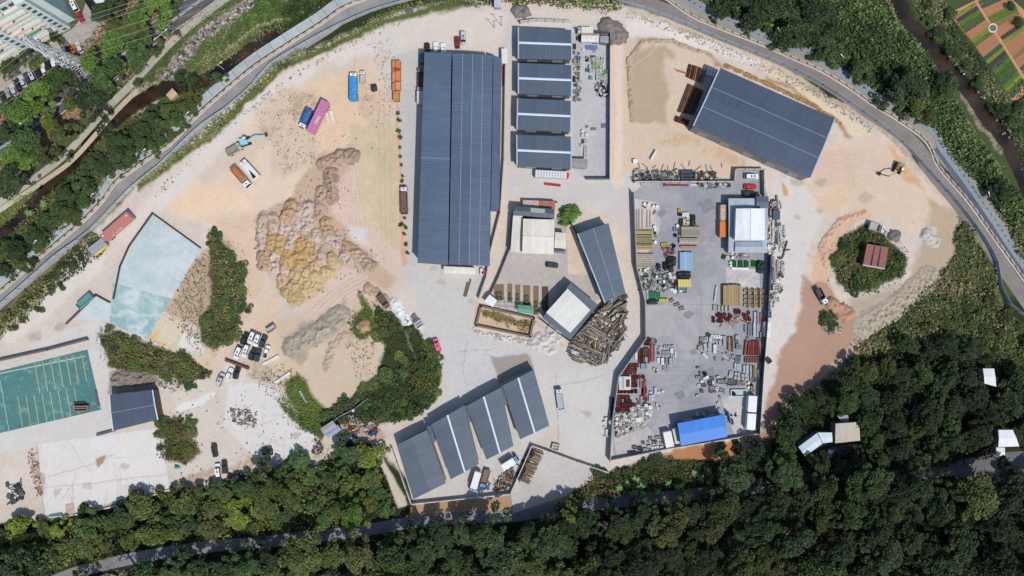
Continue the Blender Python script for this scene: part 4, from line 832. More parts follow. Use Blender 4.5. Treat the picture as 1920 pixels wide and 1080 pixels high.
# trucks
def cab(mb, x, L, W, h, col, z=.55):
    loft(mb, [(shift(rrect(L, W, .25), x), z), (shift(rrect(L, W, .25), x), h * .62), (shift(rrect(L * .7, W - .16, .2), x - L * .13), h)], col)
def truck(label, px, py, ang, L, W, h, cabcol, boxcol, kind='box', cablen=2.0, name='truck', cat='truck', text=None, ang_mat='paint', hcab=2.6):
    o = empty(name, G(px, py)); ko = 1 - (h * .8) / H; o.location = ((px - 960) * S * ko, (540 - py) * S * ko, .04); o.rotation_euler.z = R(ang); tag(o, label, cat)
    cc = alb(cabcol) if cabcol else None; bc = alb(boxcol); x1 = L / 2; xb = x1 - (cablen + .25 if cc else 0)
    MB().box(-.1, 0, .7, L - .4, W * .45, .3, (.04, .04, .04)).build('chassis', M['rubber'], o)
    if cc:
        mb = MB(); cab(mb, x1 - cablen / 2, cablen, W - .15, hcab, cc); cb = mb.build('cab', M['paint'], o)
        ww = (W - .5) / 2; xa, xb_ = x1 + .02, x1 - cablen * .28 + .03; MB().quad([(xa, -ww, hcab * .66), (xa, ww, hcab * .66), (xb_, ww - .1, hcab * .97), (xb_, -ww + .1, hcab * .97)], GL).build('windscreen', M['glass'], cb)
        MB().box(x1 - cablen / 2 - .1, 0, hcab + .04, .5, .5, .1, alb((90, 96, 104))).build('roof_hatch', M['paint'], cb)
    bl = xb + L / 2; cx = -L / 2 + bl / 2
    if kind == 'box':
        mb = MB(); loft(mb, [(shift(rrect(bl, W, .06, 1), cx), 1.0), (shift(rrect(bl, W, .06, 1), cx), h)], bc); bx = mb.build('cargo_box', M[ang_mat], o)
        rb = MB(); n = int(bl / .9)
        for k in range(n): rb.box(cx - bl / 2 + (k + .5) * bl / n, 0, h + .02, .08, W - .1, .05, alb(boxcol, .85))
        rb.build('roof_rib', M[ang_mat], bx)
    elif kind == 'tarp':
        mb = MB(); rr = []
        for t in range(9): a = math.pi * t / 8; rr.append((math.cos(a) * W / 2, h - .45 + .45 * math.sin(a)))
        n0 = len(mb.V)
        for x in (cx - bl / 2, cx + bl / 2): mb.V += [(x, W / 2, 1.0)] + [(x, p[0], p[1]) for p in rr] + [(x, -W / 2, 1.0)]
        for i in range(10): mb.F.append((n0 + i, n0 + 11 + i, n0 + 12 + i, n0 + i + 1)); mb.K.append(bc)
        mb.F.append(tuple(range(n0, n0 + 11))); mb.K.append(bc); mb.F.append(tuple(range(n0 + 21, n0 + 10, -1))); mb.K.append(bc)
        mb.build('tarpaulin', M['tarp'], o)
    elif kind in ('flat', 'dump'):
        mb = MB(); mb.box(cx, 0, 1.1, bl, W, .15, alb(boxcol, .8)); hh = .5 if kind == 'flat' else 1.1
        for s in (-1, 1): mb.box(cx, s * (W / 2 - .05), 1.1 + hh / 2, bl, .1, hh, bc)
        for s in (-1, 1): mb.box(cx + s * (bl / 2 - .05), 0, 1.1 + hh / 2, .1, W - .2, hh, bc)
        mb.build('cargo_bed', M[ang_mat], o)
    nx = [x1 - .9] if cc else []; nx += [-L / 2 + 1.0, -L / 2 + 2.1] if L > 6 else [-L / 2 + 1.0]
    wheels(o, nx, W / 2 - .18, .45, .28)
    return o
truck('long bright blue covered lorry with white cab on the orange sand', 662, 161, 90, 10.2, 2.6, 3.4, WT, (60, 148, 214), 'tarp', 1.7, name='covered_lorry')
truck('short white flat truck parked beside the bright blue lorry', 680, 143.5, 90, 4.6, 1.8, 2.1, WT, (206, 206, 204), 'flat', 1.5, hcab=2.0)
truck('dark blue covered truck with white cab beside the pink trailer', 572, 222, -114, 7.2, 2.4, 3.2, WT, (56, 98, 160), 'tarp', 1.7)
t = truck('long magenta pink container trailer with white letters', 596, 219, -116, 12.2, 2.6, 4.0, None, (200, 126, 172), 'box', name='container_trailer', cat='container trailer')
def lettering(parent, s, size, loc, rot, col, name='lettering'):
    cu = bpy.data.curves.new(name, 'FONT'); cu.body = s; cu.size = size; cu.extrude = .015; cu.align_x = 'CENTER'; cu.align_y = 'CENTER'
    to = bpy.data.objects.new(name, cu); dg = bpy.context.evaluated_depsgraph_get(); C.objects.link(to); bpy.context.view_layer.update()
    me = bpy.data.meshes.new_from_object(to.evaluated_get(bpy.context.evaluated_depsgraph_get())); bpy.data.objects.remove(to)
    ca = me.color_attributes.new("Col", 'FLOAT_COLOR', 'CORNER'); a = np.ones((len(me.loops), 4), np.float32); a[:, :3] = col; ca.data.foreach_set("color", a.ravel())
    me.materials.clear(); me.materials.append(M['matte']); o = link(name, me, parent, loc); o.rotation_euler = rot; return o
lettering(t, 'ONE', 1.5, (1.2, .72, 4.05), (0, 0, R(180)), alb((240, 234, 238)))
t = truck('long faded red container on a road trailer by the hedge', 218.5, 425, 41, 12.6, 2.6, 4.2, None, (196, 128, 120), 'box', name='container_trailer', cat='container trailer')
lettering(t, 'K LINE', 1.5, (-1.0, -1.32, 2.9), (R(90), 0, 0), alb((240, 232, 228)))
for x in (-5.4, 5.4): MB().box(x, .3, 4.24, .5, .5, .04, alb((240, 232, 226))).build('roof_patch', M['matte'], t)
truck('orange brown laden dump truck with white cab', 450.5, 331, -49, 9.0, 2.6, 2.8, WT, (176, 168, 160), 'dump', 1.9, name='dump_truck', cat='dump truck')
o = bpy.data.objects['dump_truck']; mb = MB(); loft(mb, [(shift(rrect(5.2, 2.2, .3), -1.7), 1.3), (shift(rrect(5.0, 2.0, .5), -1.7), 2.2), (shift(rrect(3.6, 1.0, .4), -1.7), 2.5)], alb((190, 118, 70))); ld = mb.build('load', M['ground'], o)
truck('white truck with open hopper behind the orange laden dump truck', 467, 317, 132, 8.4, 2.6, 3.0, WT, (230, 230, 230), 'box', 1.9, name='hopper_truck')
o = bpy.data.objects['hopper_truck']; MB().prism([(-.2, .1), (-3.9, -.2), (-3.9, 1.0), (-3.2, 1.05)], 3.02, 3.08, (.02, .02, .02)).build('hopper_opening', M['rubber'], o)
t = truck('brown flatbed truck with white cab west of the huge warehouse', 757.5, 375, 91, 10, 2.4, 2.6, (226, 226, 224), (132, 106, 98), 'dump', 1.9)
truck('brown bed truck under the west eave of the huge warehouse', 789.5, 145, 90, 6.6, 2.2, 2.4, (120, 110, 104), (116, 84, 70), 'dump', 1.6)
truck('white box truck under the west eave of the huge warehouse', 788, 178, 90, 6.2, 2.2, 2.8, (170, 172, 174), (214, 216, 220), 'box', 1.6)
truck('silver flatbed truck standing alone on the concrete apron', 1050, 748, 98, 7.8, 2.3, 2.2, (206, 212, 220), (178, 190, 204), 'flat', 1.8, hcab=2.2)
truck('white box truck with sky blue cab in the white-walled yard', 891, 904, -107, 7.6, 2.4, 3.2, (86, 160, 214), (236, 236, 234), 'box', 1.3)
truck('brown flatbed truck with sky blue cab beside the white box truck', 909.5, 898, -107, 6.6, 2.2, 2.0, (96, 172, 226), (132, 104, 84), 'flat', 1.5, hcab=2.1)
truck('white box truck with sky blue cab pointing north-east near the brush heap', 956.5, 868, 32, 6.4, 2.3, 3.2, (86, 160, 214), (238, 238, 236), 'box', 1.2)
truck('cream box truck in the north corner of the tank yard', 1097, 57, 180, 5.6, 2.1, 2.8, (214, 220, 214), (226, 222, 204), 'box', 1.2)
t = truck('white tanker body with rust streaks in the tank yard', 1107, 72, 180, 6.4, 2.6, 2.6, None, (226, 222, 218), 'tarp', name='tanker_vessel', cat='tank')
truck('black open truck by the top of the street', 173, 13, -57, 6.6, 2.2, 2.6, (30, 32, 40), (34, 36, 44), 'dump', 1.6)
truck('black lorry beside the open truck at the top of the street', 184, 22, -57, 5.6, 2.1, 2.8, (40, 42, 52), (44, 46, 56), 'box', 1.4)
t = truck('grey and yellow open skip body at the tail of the red container', 183.5, 462.5, 38, 6.4, 3.0, 2.6, None, (160, 164, 174), 'box', name='ribbed_skip', cat='skip')
MB().box(0, -1.75, 1.6, 5.6, .5, 1.0, alb((226, 188, 70))).build('side_panel', M['paint'], t)
# containers: corrugated steel boxes with doors
def container(label, quad, h, col, mat='paint', name='shipping_container', cat='container', z=0, group=None):
    W = [Vector(G(x, y, h + z)) for x, y in quad]; c = sum(W, Vector()) / 4; a = W[1] - W[0]; b_ = W[3] - W[0]; L_, Wd = a.length, b_.length; rz = math.atan2(a.y, a.x)
    o = empty(name, (c.x, c.y, z + .02), rz); tag(o, label, cat, group); cc = alb(col)
    mb = MB(); mb.box(0, 0, h / 2, L_, Wd, h - .1, cc); mb.build('body', M[mat], o)
    rb = MB(); long_x = L_ >= Wd; n = int(max(L_, Wd) / .55)
    for k in range(n):
        t_ = -max(L_, Wd) / 2 + (k + .5) * max(L_, Wd) / n
        if long_x: rb.box(t_, 0, h - .03, .16, Wd - .2, .06, alb(col, .9))
        else: rb.box(0, t_, h - .03, L_ - .2, .16, .06, alb(col, .9))
    rb.build('roof_rib', M[mat], o)
    fx = MB()
    for sx in (-1, 1):
        for sy in (-1, 1): fx.box(sx * (L_ / 2 - .06), sy * (Wd / 2 - .06), h / 2, .16, .16, h + .02, alb(col, .8))
    fx.build('corner_post', M[mat], o)
    for s in (-1, 1):
        if long_x: MB().box(L_ / 2 + .03, s * Wd / 4, h / 2, .06, Wd / 2 - .1, h - .4, alb(col, .92)).build('door', M[mat], o)
        else: MB().box(s * L_ / 4, -Wd / 2 - .03, h / 2, L_ / 2 - .1, .06, h - .4, alb(col, .92)).build('door', M[mat], o)
    return o
container('white container north of the other one by the dark green hoarding', [(1404, 742), (1420, 743), (1418.5, 773), (1402, 772)], 3, (226, 230, 238))
container('white container south of the other one by the dark green hoarding', [(1402, 775), (1418, 776), (1416.5, 807), (1400, 805)], 3, (226, 230, 238))
container('white cabin west of the bright blue roofed shed', [(1244, 811), (1259, 808), (1264, 837), (1248, 840)], 2.8, (222, 222, 222))
container('grey striped cabin between the white cabin and bright blue shed', [(1261, 805), (1270, 803), (1276, 831), (1266, 833)], 2.6, (190, 192, 192))
container('rust stained pale container north of the orange one by the workshop', [(1351, 384), (1363.5, 384), (1363.5, 413), (1351.5, 413)], 2.6, (206, 178, 158), 'rust')
container('orange container against the west wall of the bluish workshop', [(1350, 415), (1363.5, 415), (1364, 444), (1350, 444)], 2.6, (226, 128, 56))
container('rust streaked white container, western of two above the cream office', [(981, 375), (1011, 376), (1010, 390), (980, 388)], 2.6, (206, 180, 166), 'rust')
container('rust red container, eastern of two above the cream office', [(1012, 376), (1041, 378), (1040, 391), (1011, 390)], 2.6, (176, 122, 100), 'rust')
container('long pale trailer body capped with rows of round lids', [(1004, 318), (1063, 321), (1061, 335), (1003, 332)], 2.6, (196, 202, 210), name='capped_trailer', cat='trailer')
o = bpy.data.objects['capped_trailer']; lid = MB().cyl(0, 0, 0, .18, .42, alb((226, 230, 236)), 12, .36).mesh('lid', M['steel'])
for i in range(11):
    for j in range(3): link('lid', lid, o, (-5 + i * 1.0, -.8 + j * .8, 2.62))
mb = MB(); loft(mb, [(shift(rrect(1.1, 2.2, .5), 6.0), .4), (shift(rrect(1.0, 2.0, .5), 6.0), 2.5)], alb((206, 70, 80))); mb.build('end_cap', M['paint'], o)
OB = [('', 737.5, 123, 5.5, 20, 90), ('', 745.5, 122, 10, 18, 90), ('', 737.5, 144, 5.5, 20, 90), ('', 745.5, 142, 10, 19, 90), ('', 737.5, 163, 5.5, 16, 90), ('', 745.5, 161, 10, 16, 90), ('', 742, 180, 12, 19, 90)]
GO = 'orange skips in a stack by the concrete strip'
for i, (_, px, py, w, l, a) in enumerate(OB):
    z = .0
    o = container(None, [(px - w / 2 + 1, py - l / 2), (px + w / 2, py - l / 2), (px + w / 2, py + l / 2 - 1), (px - w / 2 + 1, py + l / 2 - 1)], 2.3, [(214, 142, 96), (206, 132, 86), (220, 152, 108)][i % 3] if i != 6 else (196, 140, 90), 'rust', 'orange_skip', 'skip', z, GO)
    auto(o, 'orange steel box' + (' topmost of the stack' if z else ''), 'steel box', GO, px, py, 'the concrete strip corner')
# excavators and machines
def excavator(label, px, py, ang, col, arm, house=(2.6, 2.4), name='excavator'):
    o = empty(name, G(px, py)); o.rotation_euler.z = R(ang); tag(o, label, 'excavator'); c = alb(col)
    for s in (-1, 1):
        mb = MB(); P = rrect(3.6, .9, .42, 4)
        V0 = len(mb.V)
        for y in (-.28, .28): mb.V += [(p[0], s * 1.15 + y, p[1] + .45) for p in P]
        n = len(P)
        for i in range(n): j = (i + 1) % n; mb.F.append((V0 + i, V0 + n + i, V0 + n + j, V0 + j)); mb.K.append((.03, .03, .03))
        mb.F.append(tuple(range(V0, V0 + n))); mb.K.append((.03, .03, .03)); mb.F.append(tuple(range(V0 + 2 * n - 1, V0 + n - 1, -1))); mb.K.append((.03, .03, .03))
        mb.build('track', M['rubber'], o)
    mb = MB(); loft(mb, [(shift(rrect(house[0], house[1], .3), -.5), 1.0), (shift(rrect(house[0], house[1], .3), -.5), 1.9), (shift(rrect(house[0] * .8, house[1] * .9, .3), -.7), 2.2)], c); mb.build('body', M['paint'], o)
    mb = MB(); loft(mb, [(shift([(p[0], p[1] + .65) for p in rrect(1.4, .95, .15)], .5), 1.9), (shift([(p[0], p[1] + .65) for p in rrect(1.2, .9, .15)], .45), 2.9)], GL); cb = mb.build('cab', M['glass'], o)
    MB().box(.45, .65, 2.95, 1.1, .85, .08, alb((222, 226, 226))).build('cab_roof', M['paint'], cb)
    am = MB(); pts = [Vector(p) for p in arm]
    for p, q in zip(pts[:-1], pts[1:]): am.tube(p, q, .24, c, 6, .18)
    am.build('arm', M['paint'], o)
    bk = MB(); e_ = pts[-1]; dr = (pts[-1] - pts[-2]); dr.z = 0; an = math.atan2(dr.y, dr.x); bk.box(e_.x + .2 * math.cos(an), e_.y + .2 * math.sin(an), e_.z, .9, 1.1, .8, (.05, .045, .04), an, taper=.8); bk.build('bucket', M['rust'], o)
    return o
excavator('light blue excavator with long white arm on the north-west sand', 462, 266, 18, (150, 206, 226), [(.8, -.2, 1.8), (4.2, -.2, 3.2), (7.5, -.1, 1.0)])
excavator('yellow and black excavator with arched arm by the east bend of the road', 1682, 316, -112, (150, 116, 50), [(.8, -.3, 1.8), (3.2, -1.6, 4.6), (5.0, -3.4, 4.0), (4.4, -5.2, .9)])
MB().box(-1.2, 0, 2.25, 1.0, 1.6, .1, alb((120, 150, 160))).build('engine_cover', M['paint'], bpy.data.objects['excavator.001'])
t = truck('white tracked concrete mixer body above the island bushes', 1645, 427, -18, 5.6, 2.8, 2.4, (206, 210, 206), (196, 192, 180), 'dump', 1.6, name='site_machine', cat='machine')
t = truck('white loader with silver bonnet on the red brown dirt', 1541, 556, -62, 6.4, 2.0, 2.2, (226, 232, 234), (60, 64, 66), 'dump', 2.2, name='wheel_loader', cat='loader')
t = truck('pale green rusty digger wreck beside the light blue excavator', 440, 280, 30, 6.0, 2.4, 1.8, (176, 190, 172), (170, 164, 144), 'dump', 1.6, name='digger_wreck', cat='digger')
t = truck('teal skip with pink drum lying beside the teal ramp wall', 160, 564, 42, 6.2, 2.2, 1.6, None, (110, 168, 168), 'dump', name='teal_skip', cat='skip')
t = truck('rusty brown excavator bed wreck at the head of the bush belt', 719, 565, -52, 5.2, 2.4, 1.6, (130, 110, 96), (120, 100, 88), 'dump', 1.2, name='rusty_wreck', cat='wreck')
t = truck('small silver tilted skip north-east of the packed vehicles', 509, 617, 35, 3.4, 1.7, 1.4, None, (200, 196, 200), 'dump', name='silver_skip', cat='skip')
# pylon, cables, lamps
def pylon():
    b0 = Vector(G(158, 131)); o = empty('power_pylon', b0, R(38)); tag(o, 'tall galvanised lattice power pylon rising beside the apartment car park', 'pylon')
    c = alb((226, 230, 230)); hw = 2.6; Ht = 30; mb = MB(); n = 12
    def cor(t): w = hw * (1 - t) + .55 * t; return [Vector((a * w, b_ * w, Ht * t)) for a, b_ in ((-1, -1), (1, -1), (1, 1), (-1, 1))]
    for k in range(n):
        A, B_ = cor(k / n), cor((k + 1) / n)
        for i in range(4):
            j = (i + 1) % 4; mb.tube(A[i], B_[i], .14, c, 4); mb.tube(A[i], B_[j], .09, c, 4); mb.tube(A[j], B_[i], .09, c, 4); mb.tube(B_[i], B_[j], .09, c, 4)
    mb.build('lattice_mast', M['steel'], o)
    tips = []
    for z, w in ((20, 5.0), (24, 4.4), (28, 3.6)):
        for s in (-1, 1):
            ab = MB(); tip = Vector((0, s * w, z + .3))
            for q in ((-.6, s * .7, z - .4), (.6, s * .7, z - .4), (-.5, s * .7, z + .9), (.5, s * .7, z + .9)): ab.tube(q, tip, .11, c, 4)
            ab.build('cross_arm', M['steel'], o); MB().cyl(0, s * w, z - .9, z + .2, .12, alb((120, 90, 70)), 6).build('insulator', M['matte'], o)
            tips.append((s * w, z - .9))
    cr_, sr_ = math.cos(R(38)), math.sin(R(38)); out = []
    for y, z in tips: out.append(Vector((b0.x - y * sr_, b0.y + y * cr_, z)))
    return out
tips = pylon()
for i, t in enumerate(tips):
    for k, (dx, dy) in enumerate(((1, .36), (-1, -.66))):
        dv = Vector((dx, dy, 0)).normalized(); mb = MB(); prev = Vector((0, 0, 0)); Ln = 130
        for s in range(1, 15):
            u = s / 14; p = dv * Ln * u + Vector((0, 0, -7 * 4 * u * (1 - u) * .6)); mb.tube(prev, p, .04, alb((170, 172, 174)), 4); prev = p
        o = mb.build('power_cable', M['steel'], None, t); auto(o, 'thin overhead cable hung from the lattice pylon', 'cable', 'overhead cables of the pylon', t.x / S + 960, 540 - t.y / S, 'the pylon top')
def lamp(px, py, ang, label, h=8, arm=2.2, dbl=True):
    o = empty('street_lamp', G(px, py), R(ang)); tag(o, label, 'street lamp'); c = alb((226, 228, 226))
    MB().cyl(0, 0, 0, h, .11, c, 8, .07).build('pole', M['steel'], o)
    for s in ((-1, 1) if dbl else (1,)):
        MB().tube((0, 0, h), (s * arm, 0, h + .25), .07, c).build('arm', M['steel'], o)
        MB().box(s * (arm + .35), 0, h + .24, .9, .34, .12, c).build('lamp_head', M['steel'], o)
    return o
for k, (px, py, a) in enumerate([(320, 78, 40), (244, 152, 40), (232, 168, 40), (75, 232, 40)]): lamp(px, py, a, ['double armed white street lamp between the street and the channel wall top', 'white lamp in the brown verge beside the round dark tree', 'white lamp toppled close to the channel wall near the round dark tree', 'white lamp beside the street near the south-west end'][k], 7)
for k, (px, py, a) in enumerate([(1453, 70, 120), (1570, 118, 130), (420, 130, 40), (360, 222, 40), (280, 290, 40), (185, 372, 40), (80, 458, 40), (1905, 432, 110), (1838, 372, 110)]):
    o = lamp(px, py, a, None, 5, 1.0, False)
    auto(o, 'short grey lamp on the outer pavement', 'street lamp', 'lamps along the loop road', px, py)
def pole(px, py, h, label, name='utility_pole', cat='pole', col=(120, 104, 92)):
    o = empty(name, G(px, py)); tag(o, label, cat); MB().cyl(0, 0, 0, h, .11, alb(col), 8, .08).build('shaft', M['timber'], o); MB().box(0, 0, h - .7, 1.6, .12, .12, alb(col)).build('crossbar', M['timber'], o)
pole(940, 48, 9, 'rust brown gate pole at the north gate, taller one'); pole(927, 52, 7, 'grey pole at the north gate west of the brown one'); pole(1136, 28, 6, 'thin white pole below the northern reeds'); pole(1128, 26, 5, 'second thin white pole below the northern reeds')
# ---------------------------------------------------------------- stored goods: small objects, each its own
DES = .2
GR = (176, 178, 180); WHT = (236, 236, 234); DR = (116, 56, 54); BG = (160, 172, 184); TN = (196, 176, 148)
PM = {}
def proto(key, fn, mat='matte'):
    if key not in PM:
        mb = MB(); fn(mb); PM[key] = mb.mesh(key[0], M[mat])
    return PM[key]
def crate_fn(w, l, h, c):
    def f(mb):
        cc = alb(c); ci = alb(c, .55); t = min(w, l) * .12
        mb.box(0, 0, h * .25, w - .02, l - .02, h * .5, ci)
        for s in (-1, 1): mb.box(s * (w / 2 - t / 2), 0, h / 2, t, l, h, cc)
        for s in (-1, 1): mb.box(0, s * (l / 2 - t / 2), h / 2 - .005, w - 2 * t, t, h - .01, cc)
        mb.box(0, 0, h * .78, w - 2 * t, t * .8, .08, cc)
    return f
def block_fn(w, l, h, c):
    def f(mb):
        loft(mb, [(rrect(w, l, min(w, l) * .08, 1), 0), (rrect(w, l, min(w, l) * .08, 1), h * .9), (rrect(w * .92, l * .92, min(w, l) * .08, 1), h)], alb(c))
        mb.box(0, 0, h + .02, w * .5, l * .06, .06, alb(c, .7))
    return f
def drum_fn(r, h, c):
    def f(mb): mb.cyl(0, 0, 0, h, r, alb(c), 14, r * .96, alb(c, .9)); mb.ring(0, 0, h, r * .9, .07, alb(c)); mb.cyl(r * .4, 0, h, h + .06, .1, alb(c, .5), 6)
    return f
def ring_fn(r, h, c):
    def f(mb): mb.ring(0, 0, h * .5, r * .72, r * .3, alb(c), 14, 6); mb.cyl(0, 0, 0.01, h * .3, r * .5, alb(c, .3), 10)
    return f
def bars_fn(w, l, h, c, n, var=.18):
    def f(mb):
        r_ = random.Random(int(w * 100 + l * 31 + n)); along_y = l >= w; a = w if along_y else l; b = l if along_y else w; p = a / n
        for lay in range(2):
            for i in range(n):
                x = -a / 2 + (i + .5) * p + (p * .5 if lay else 0)
                if lay and i == n - 1: continue
                k = 1 + r_.uniform(-var, var); dl = r_.uniform(.92, 1.0); zz = h * (.25 + .5 * lay)
                if along_y: mb.box(x, r_.uniform(-.02, .02) * b, zz, p * .84, b * dl, h * .48, alb(c, k))
                else: mb.box(r_.uniform(-.02, .02) * b, x, zz, b * dl, p * .84, h * .48, alb(c, k))
    return f
def cloth_fn(w, l, h, c, seed):
    def f(mb):
        r_ = random.Random(seed); n = 8; b0 = len(mb.V); cc = alb(c)
        for j in range(n + 1):
            for i in range(n + 1):
                u, v = i / n * 2 - 1, j / n * 2 - 1; e_ = max(abs(u), abs(v)); z = h * max(0, 1 - e_ ** 4) * (.7 + .5 * r_.random())
                rr = 1 + .1 * r_.uniform(-1, 1); mb.V.append((u * w / 2 * rr * (1 - .12 * v * v), v * l / 2 * rr * (1 - .12 * u * u), max(z, .0)))
        for j in range(n):
            for i in range(n):
                a = b0 + j * (n + 1) + i; mb.F.append((a, a + 1, a + n + 2, a + n + 1)); k = 1 + r_.uniform(-.2, .2); mb.K.append(tuple(x * k for x in cc))
    return f
YG = 'goods stored in the paved storage yard'
def item(kind, px, py, w=4.5, l=4.5, col=GR, ang=0, h=None, n=5, nm=None, desc=None, cat=None, group=YG, mat=None, fixed=None, seed=0, z=0.04):
    """w, l in photo pixels"""
    W_, L_ = w * S, l * S
    hh = h if h is not None else min(1.2, .55 + .25 * min(W_, L_))
    key = {'crate': ('crate',), 'block': ('stone_block',), 'drum': ('drum',), 'ring': ('round_basin',), 'bars': ('timber_stack',), 'tarp': ('tarpaulin_heap',)}[kind]
    key = (nm or key[0], kind, w, l, col, hh, n, seed)
    fn = {'crate': lambda: crate_fn(W_, L_, hh, col), 'block': lambda: block_fn(W_, L_, hh, col), 'drum': lambda: drum_fn(W_ / 2, hh, col), 'ring': lambda: ring_fn(W_ / 2, hh, col),
          'bars': lambda: bars_fn(W_, L_, hh, col, n), 'tarp': lambda: cloth_fn(W_, L_, hh, col, seed)}[kind]()
    me = proto(key, fn, mat or {'bars': 'timber', 'tarp': 'tarp'}.get(kind, 'matte'))
    x, y, _ = G(px, py, hh); o = link(key[0], me, None, (x, y, z)); o.rotation_euler.z = R(ang)
    d = desc or {'crate': 'open topped crate', 'block': 'rectangular block', 'drum': 'round drum', 'ring': 'ring shaped round basin', 'bars': 'stack of bars', 'tarp': 'heap under tarpaulin'}[kind]
    auto(o, d, cat or key[0].replace('_', ' '), group, px, py, fixed); return o
def off(x0, y0, sc_): return lambda x, y: (x0 + x / sc_, y0 + y / sc_)
T = off(1180, 370, 9)
for x, y, w, l, c, n, d in [(246, 582, 36, 8, (196, 168, 128), 3, 'tan cross beam timber stack'), (243, 700, 34, 17, (150, 142, 96), 7, 'olive green timber stack'), (240, 830, 36, 11, (186, 156, 104), 4, 'ochre timber stack'),
                         (1035, 575, 36, 20, (166, 158, 138), 9, 'grey tan timber stack laid north to south'), (1005, 728, 37, 12, (186, 172, 148), 4, 'pale timber stack laid east to west'), (1010, 830, 32, 5, (170, 134, 104), 2, 'brown splintered timber stack'),
                         (255, 1080, 37, 31, (178, 164, 144), 9, 'wide weathered plank stack')]:
    px, py = T(x, y); item('bars', px, py, w, l, c, n=n, h=1.1, desc=d, group='timber stacks in the storage yard', fixed='the west yard wall')
for x in (100, 130, 165, 217, 300, 350):
    px, py = T(x, 360); item('block', px, py, 1.1, 38 - abs(x - 200) / 20, (128, 110, 92), nm='steel_pole', h=.25, desc='thin brown pole laid north to south', cat='pole', group='poles beside the west yard wall', fixed='the west yard wall')
for x, y, r in [(260, 110, 6), (330, 125, 6), (410, 155, 6), (472, 155, 7), (430, 500, 6.5), (442, 550, 6), (440, 757, 6.5), (815, 480, 6)]: px, py = T(x, y); item('drum', px, py, r, r, WHT, desc='white round drum')
for x, y in [(230, 150), (270, 170), (300, 95), (430, 230), (415, 270), (440, 240)]: px, py = T(x, y); item('ring', px, py, 4, 4, (150, 110, 108), desc='small pinkish round basin', h=.5)
for x, y, w, l, c, d in [(855, 222, 6, 6, (226, 206, 90), 'yellow crate'), (853, 288, 5.5, 5.5, (50, 54, 50), 'black crate'), (600, 803, 13, 6, (228, 210, 80), 'long yellow crate'), (755, 820, 6, 6, (50, 46, 50), 'black tilted crate'),
                      (435, 600, 5, 6, (40, 130, 84), 'green crate'), (455, 668, 4, 4, (206, 180, 150), 'beige crate'), (872, 440, 6, 9, (30, 90, 60), 'dark green crate'), (780, 545, 6.5, 6.5, (160, 168, 176), 'grey crate'),
                      (880, 385, 6, 5, (70, 76, 76), 'charcoal crate'), (850, 560, 4, 5, (160, 130, 120), 'brownish crate'), (855, 620, 4, 5, (150, 110, 100), 'reddish crate')]:
    px, py = T(x, y); item('crate', px, py, w, l, c, desc=d, ang=25 if 'tilted' in d else 0)
for x, y, w, l, c in [(950, 290, 13, 8, (206, 212, 218)), (930, 400, 5, 8, (210, 190, 162)), (990, 345, 6, 7, (214, 196, 168)), (990, 425, 6, 7, (206, 184, 156))]: px, py = T(x, y); item('block', px, py, w, l, c, desc='pale block')
px, py = T(1085, 390); item('tarp', px, py, 12, 26, (52, 62, 68), h=1.8, desc='heap under black tarpaulin', seed=3)
px, py = T(780, 640); item('ring', px, py, 7, 7, (36, 38, 42), nm='tyre', desc='black tyre', cat='tyre', mat='rubber')
px, py = T(957, 1075); o = item('bars', px, py, 26, 34, (142, 182, 222), n=10, h=1.2, nm='panel_stack', desc='stack of sky blue ribbed panels', cat='panel stack', mat='paint', fixed='the striped timber stacks')
U = off(1180, 480, 9)
for x, y, w, l, c, s in [(715, 85, 20, 20, (36, 52, 48), 5), (700, 215, 14, 14, (60, 62, 68), 6), (610, 165, 8, 16, (36, 38, 44), 8), (930, 318, 28, 15, (40, 42, 50), 7), (400, 772, 22, 11, (58, 62, 68), 9), (505, 170, 9, 10, (50, 70, 110), 10)]:
    px, py = U(x, y); item('tarp', px, py, w, l, c, h=1.5, seed=s, desc=['', '', '', '', '', 'heap under dark green tarpaulin', 'heap under charcoal sheet', 'low heap under black sheet', 'narrow black tarpaulin heap', 'flat slate tarpaulin heap', 'small blue tarpaulin heap'][s] if s != 7 else 'long heap under black bags')
for x, y, r in [(695, 365, 6.5), (748, 365, 6.5), (723, 570, 6), (772, 597, 8), (870, 605, 6)]: px, py = U(x, y); item('drum', px, py, r, r, WHT, desc='white round drum')
for k in range(5): px, py = U(845 + k * 43, 455); item('block', px, py, 4.6, 14, (232, 212, 106), desc='yellow slab standing in a row', h=1.3)
for k in range(3): px, py = U(525 + k * 54, 750); item('block', px, py, 5.4, 6.5, (206, 196, 92), desc='olive yellow cube', h=1)
for i in range(5):
    for j in range(3): px, py = U(340 + i * 41, 625 + j * 36); item('crate', px, py, 4.3, 3.7, (56, 176, 110), desc='bright green crate in a tight block', nm='green_crate', cat='crate')
for x, y, w, l, a in [(215, 650, 3.6, 18, 6), (260, 655, 3.6, 18, 6), (305, 650, 3.6, 18, 4)]: px, py = U(x, y); item('block', px, py, w, l, (166, 172, 178), a, nm='trough', desc='grey long trough', cat='trough')
for x, y, w, l, a in [(720, 752, 9, 5, 30), (812, 822, 11, 5, 22), (893, 890, 10, 6, 18)]: px, py = U(x, y); item('crate', px, py, w, l, (176, 178, 178), a, desc='grey crate standing askew')
px, py = U(905, 575); item('crate', px, py, 17, 13, (150, 166, 168), desc='wide grey crate with green fittings')
for x, y in [(725, 425), (775, 430), (730, 470), (785, 480), (760, 520)]: px, py = U(x, y); item('crate', px, py, 5, 5, DR, desc='dark red crate', mat='rust')
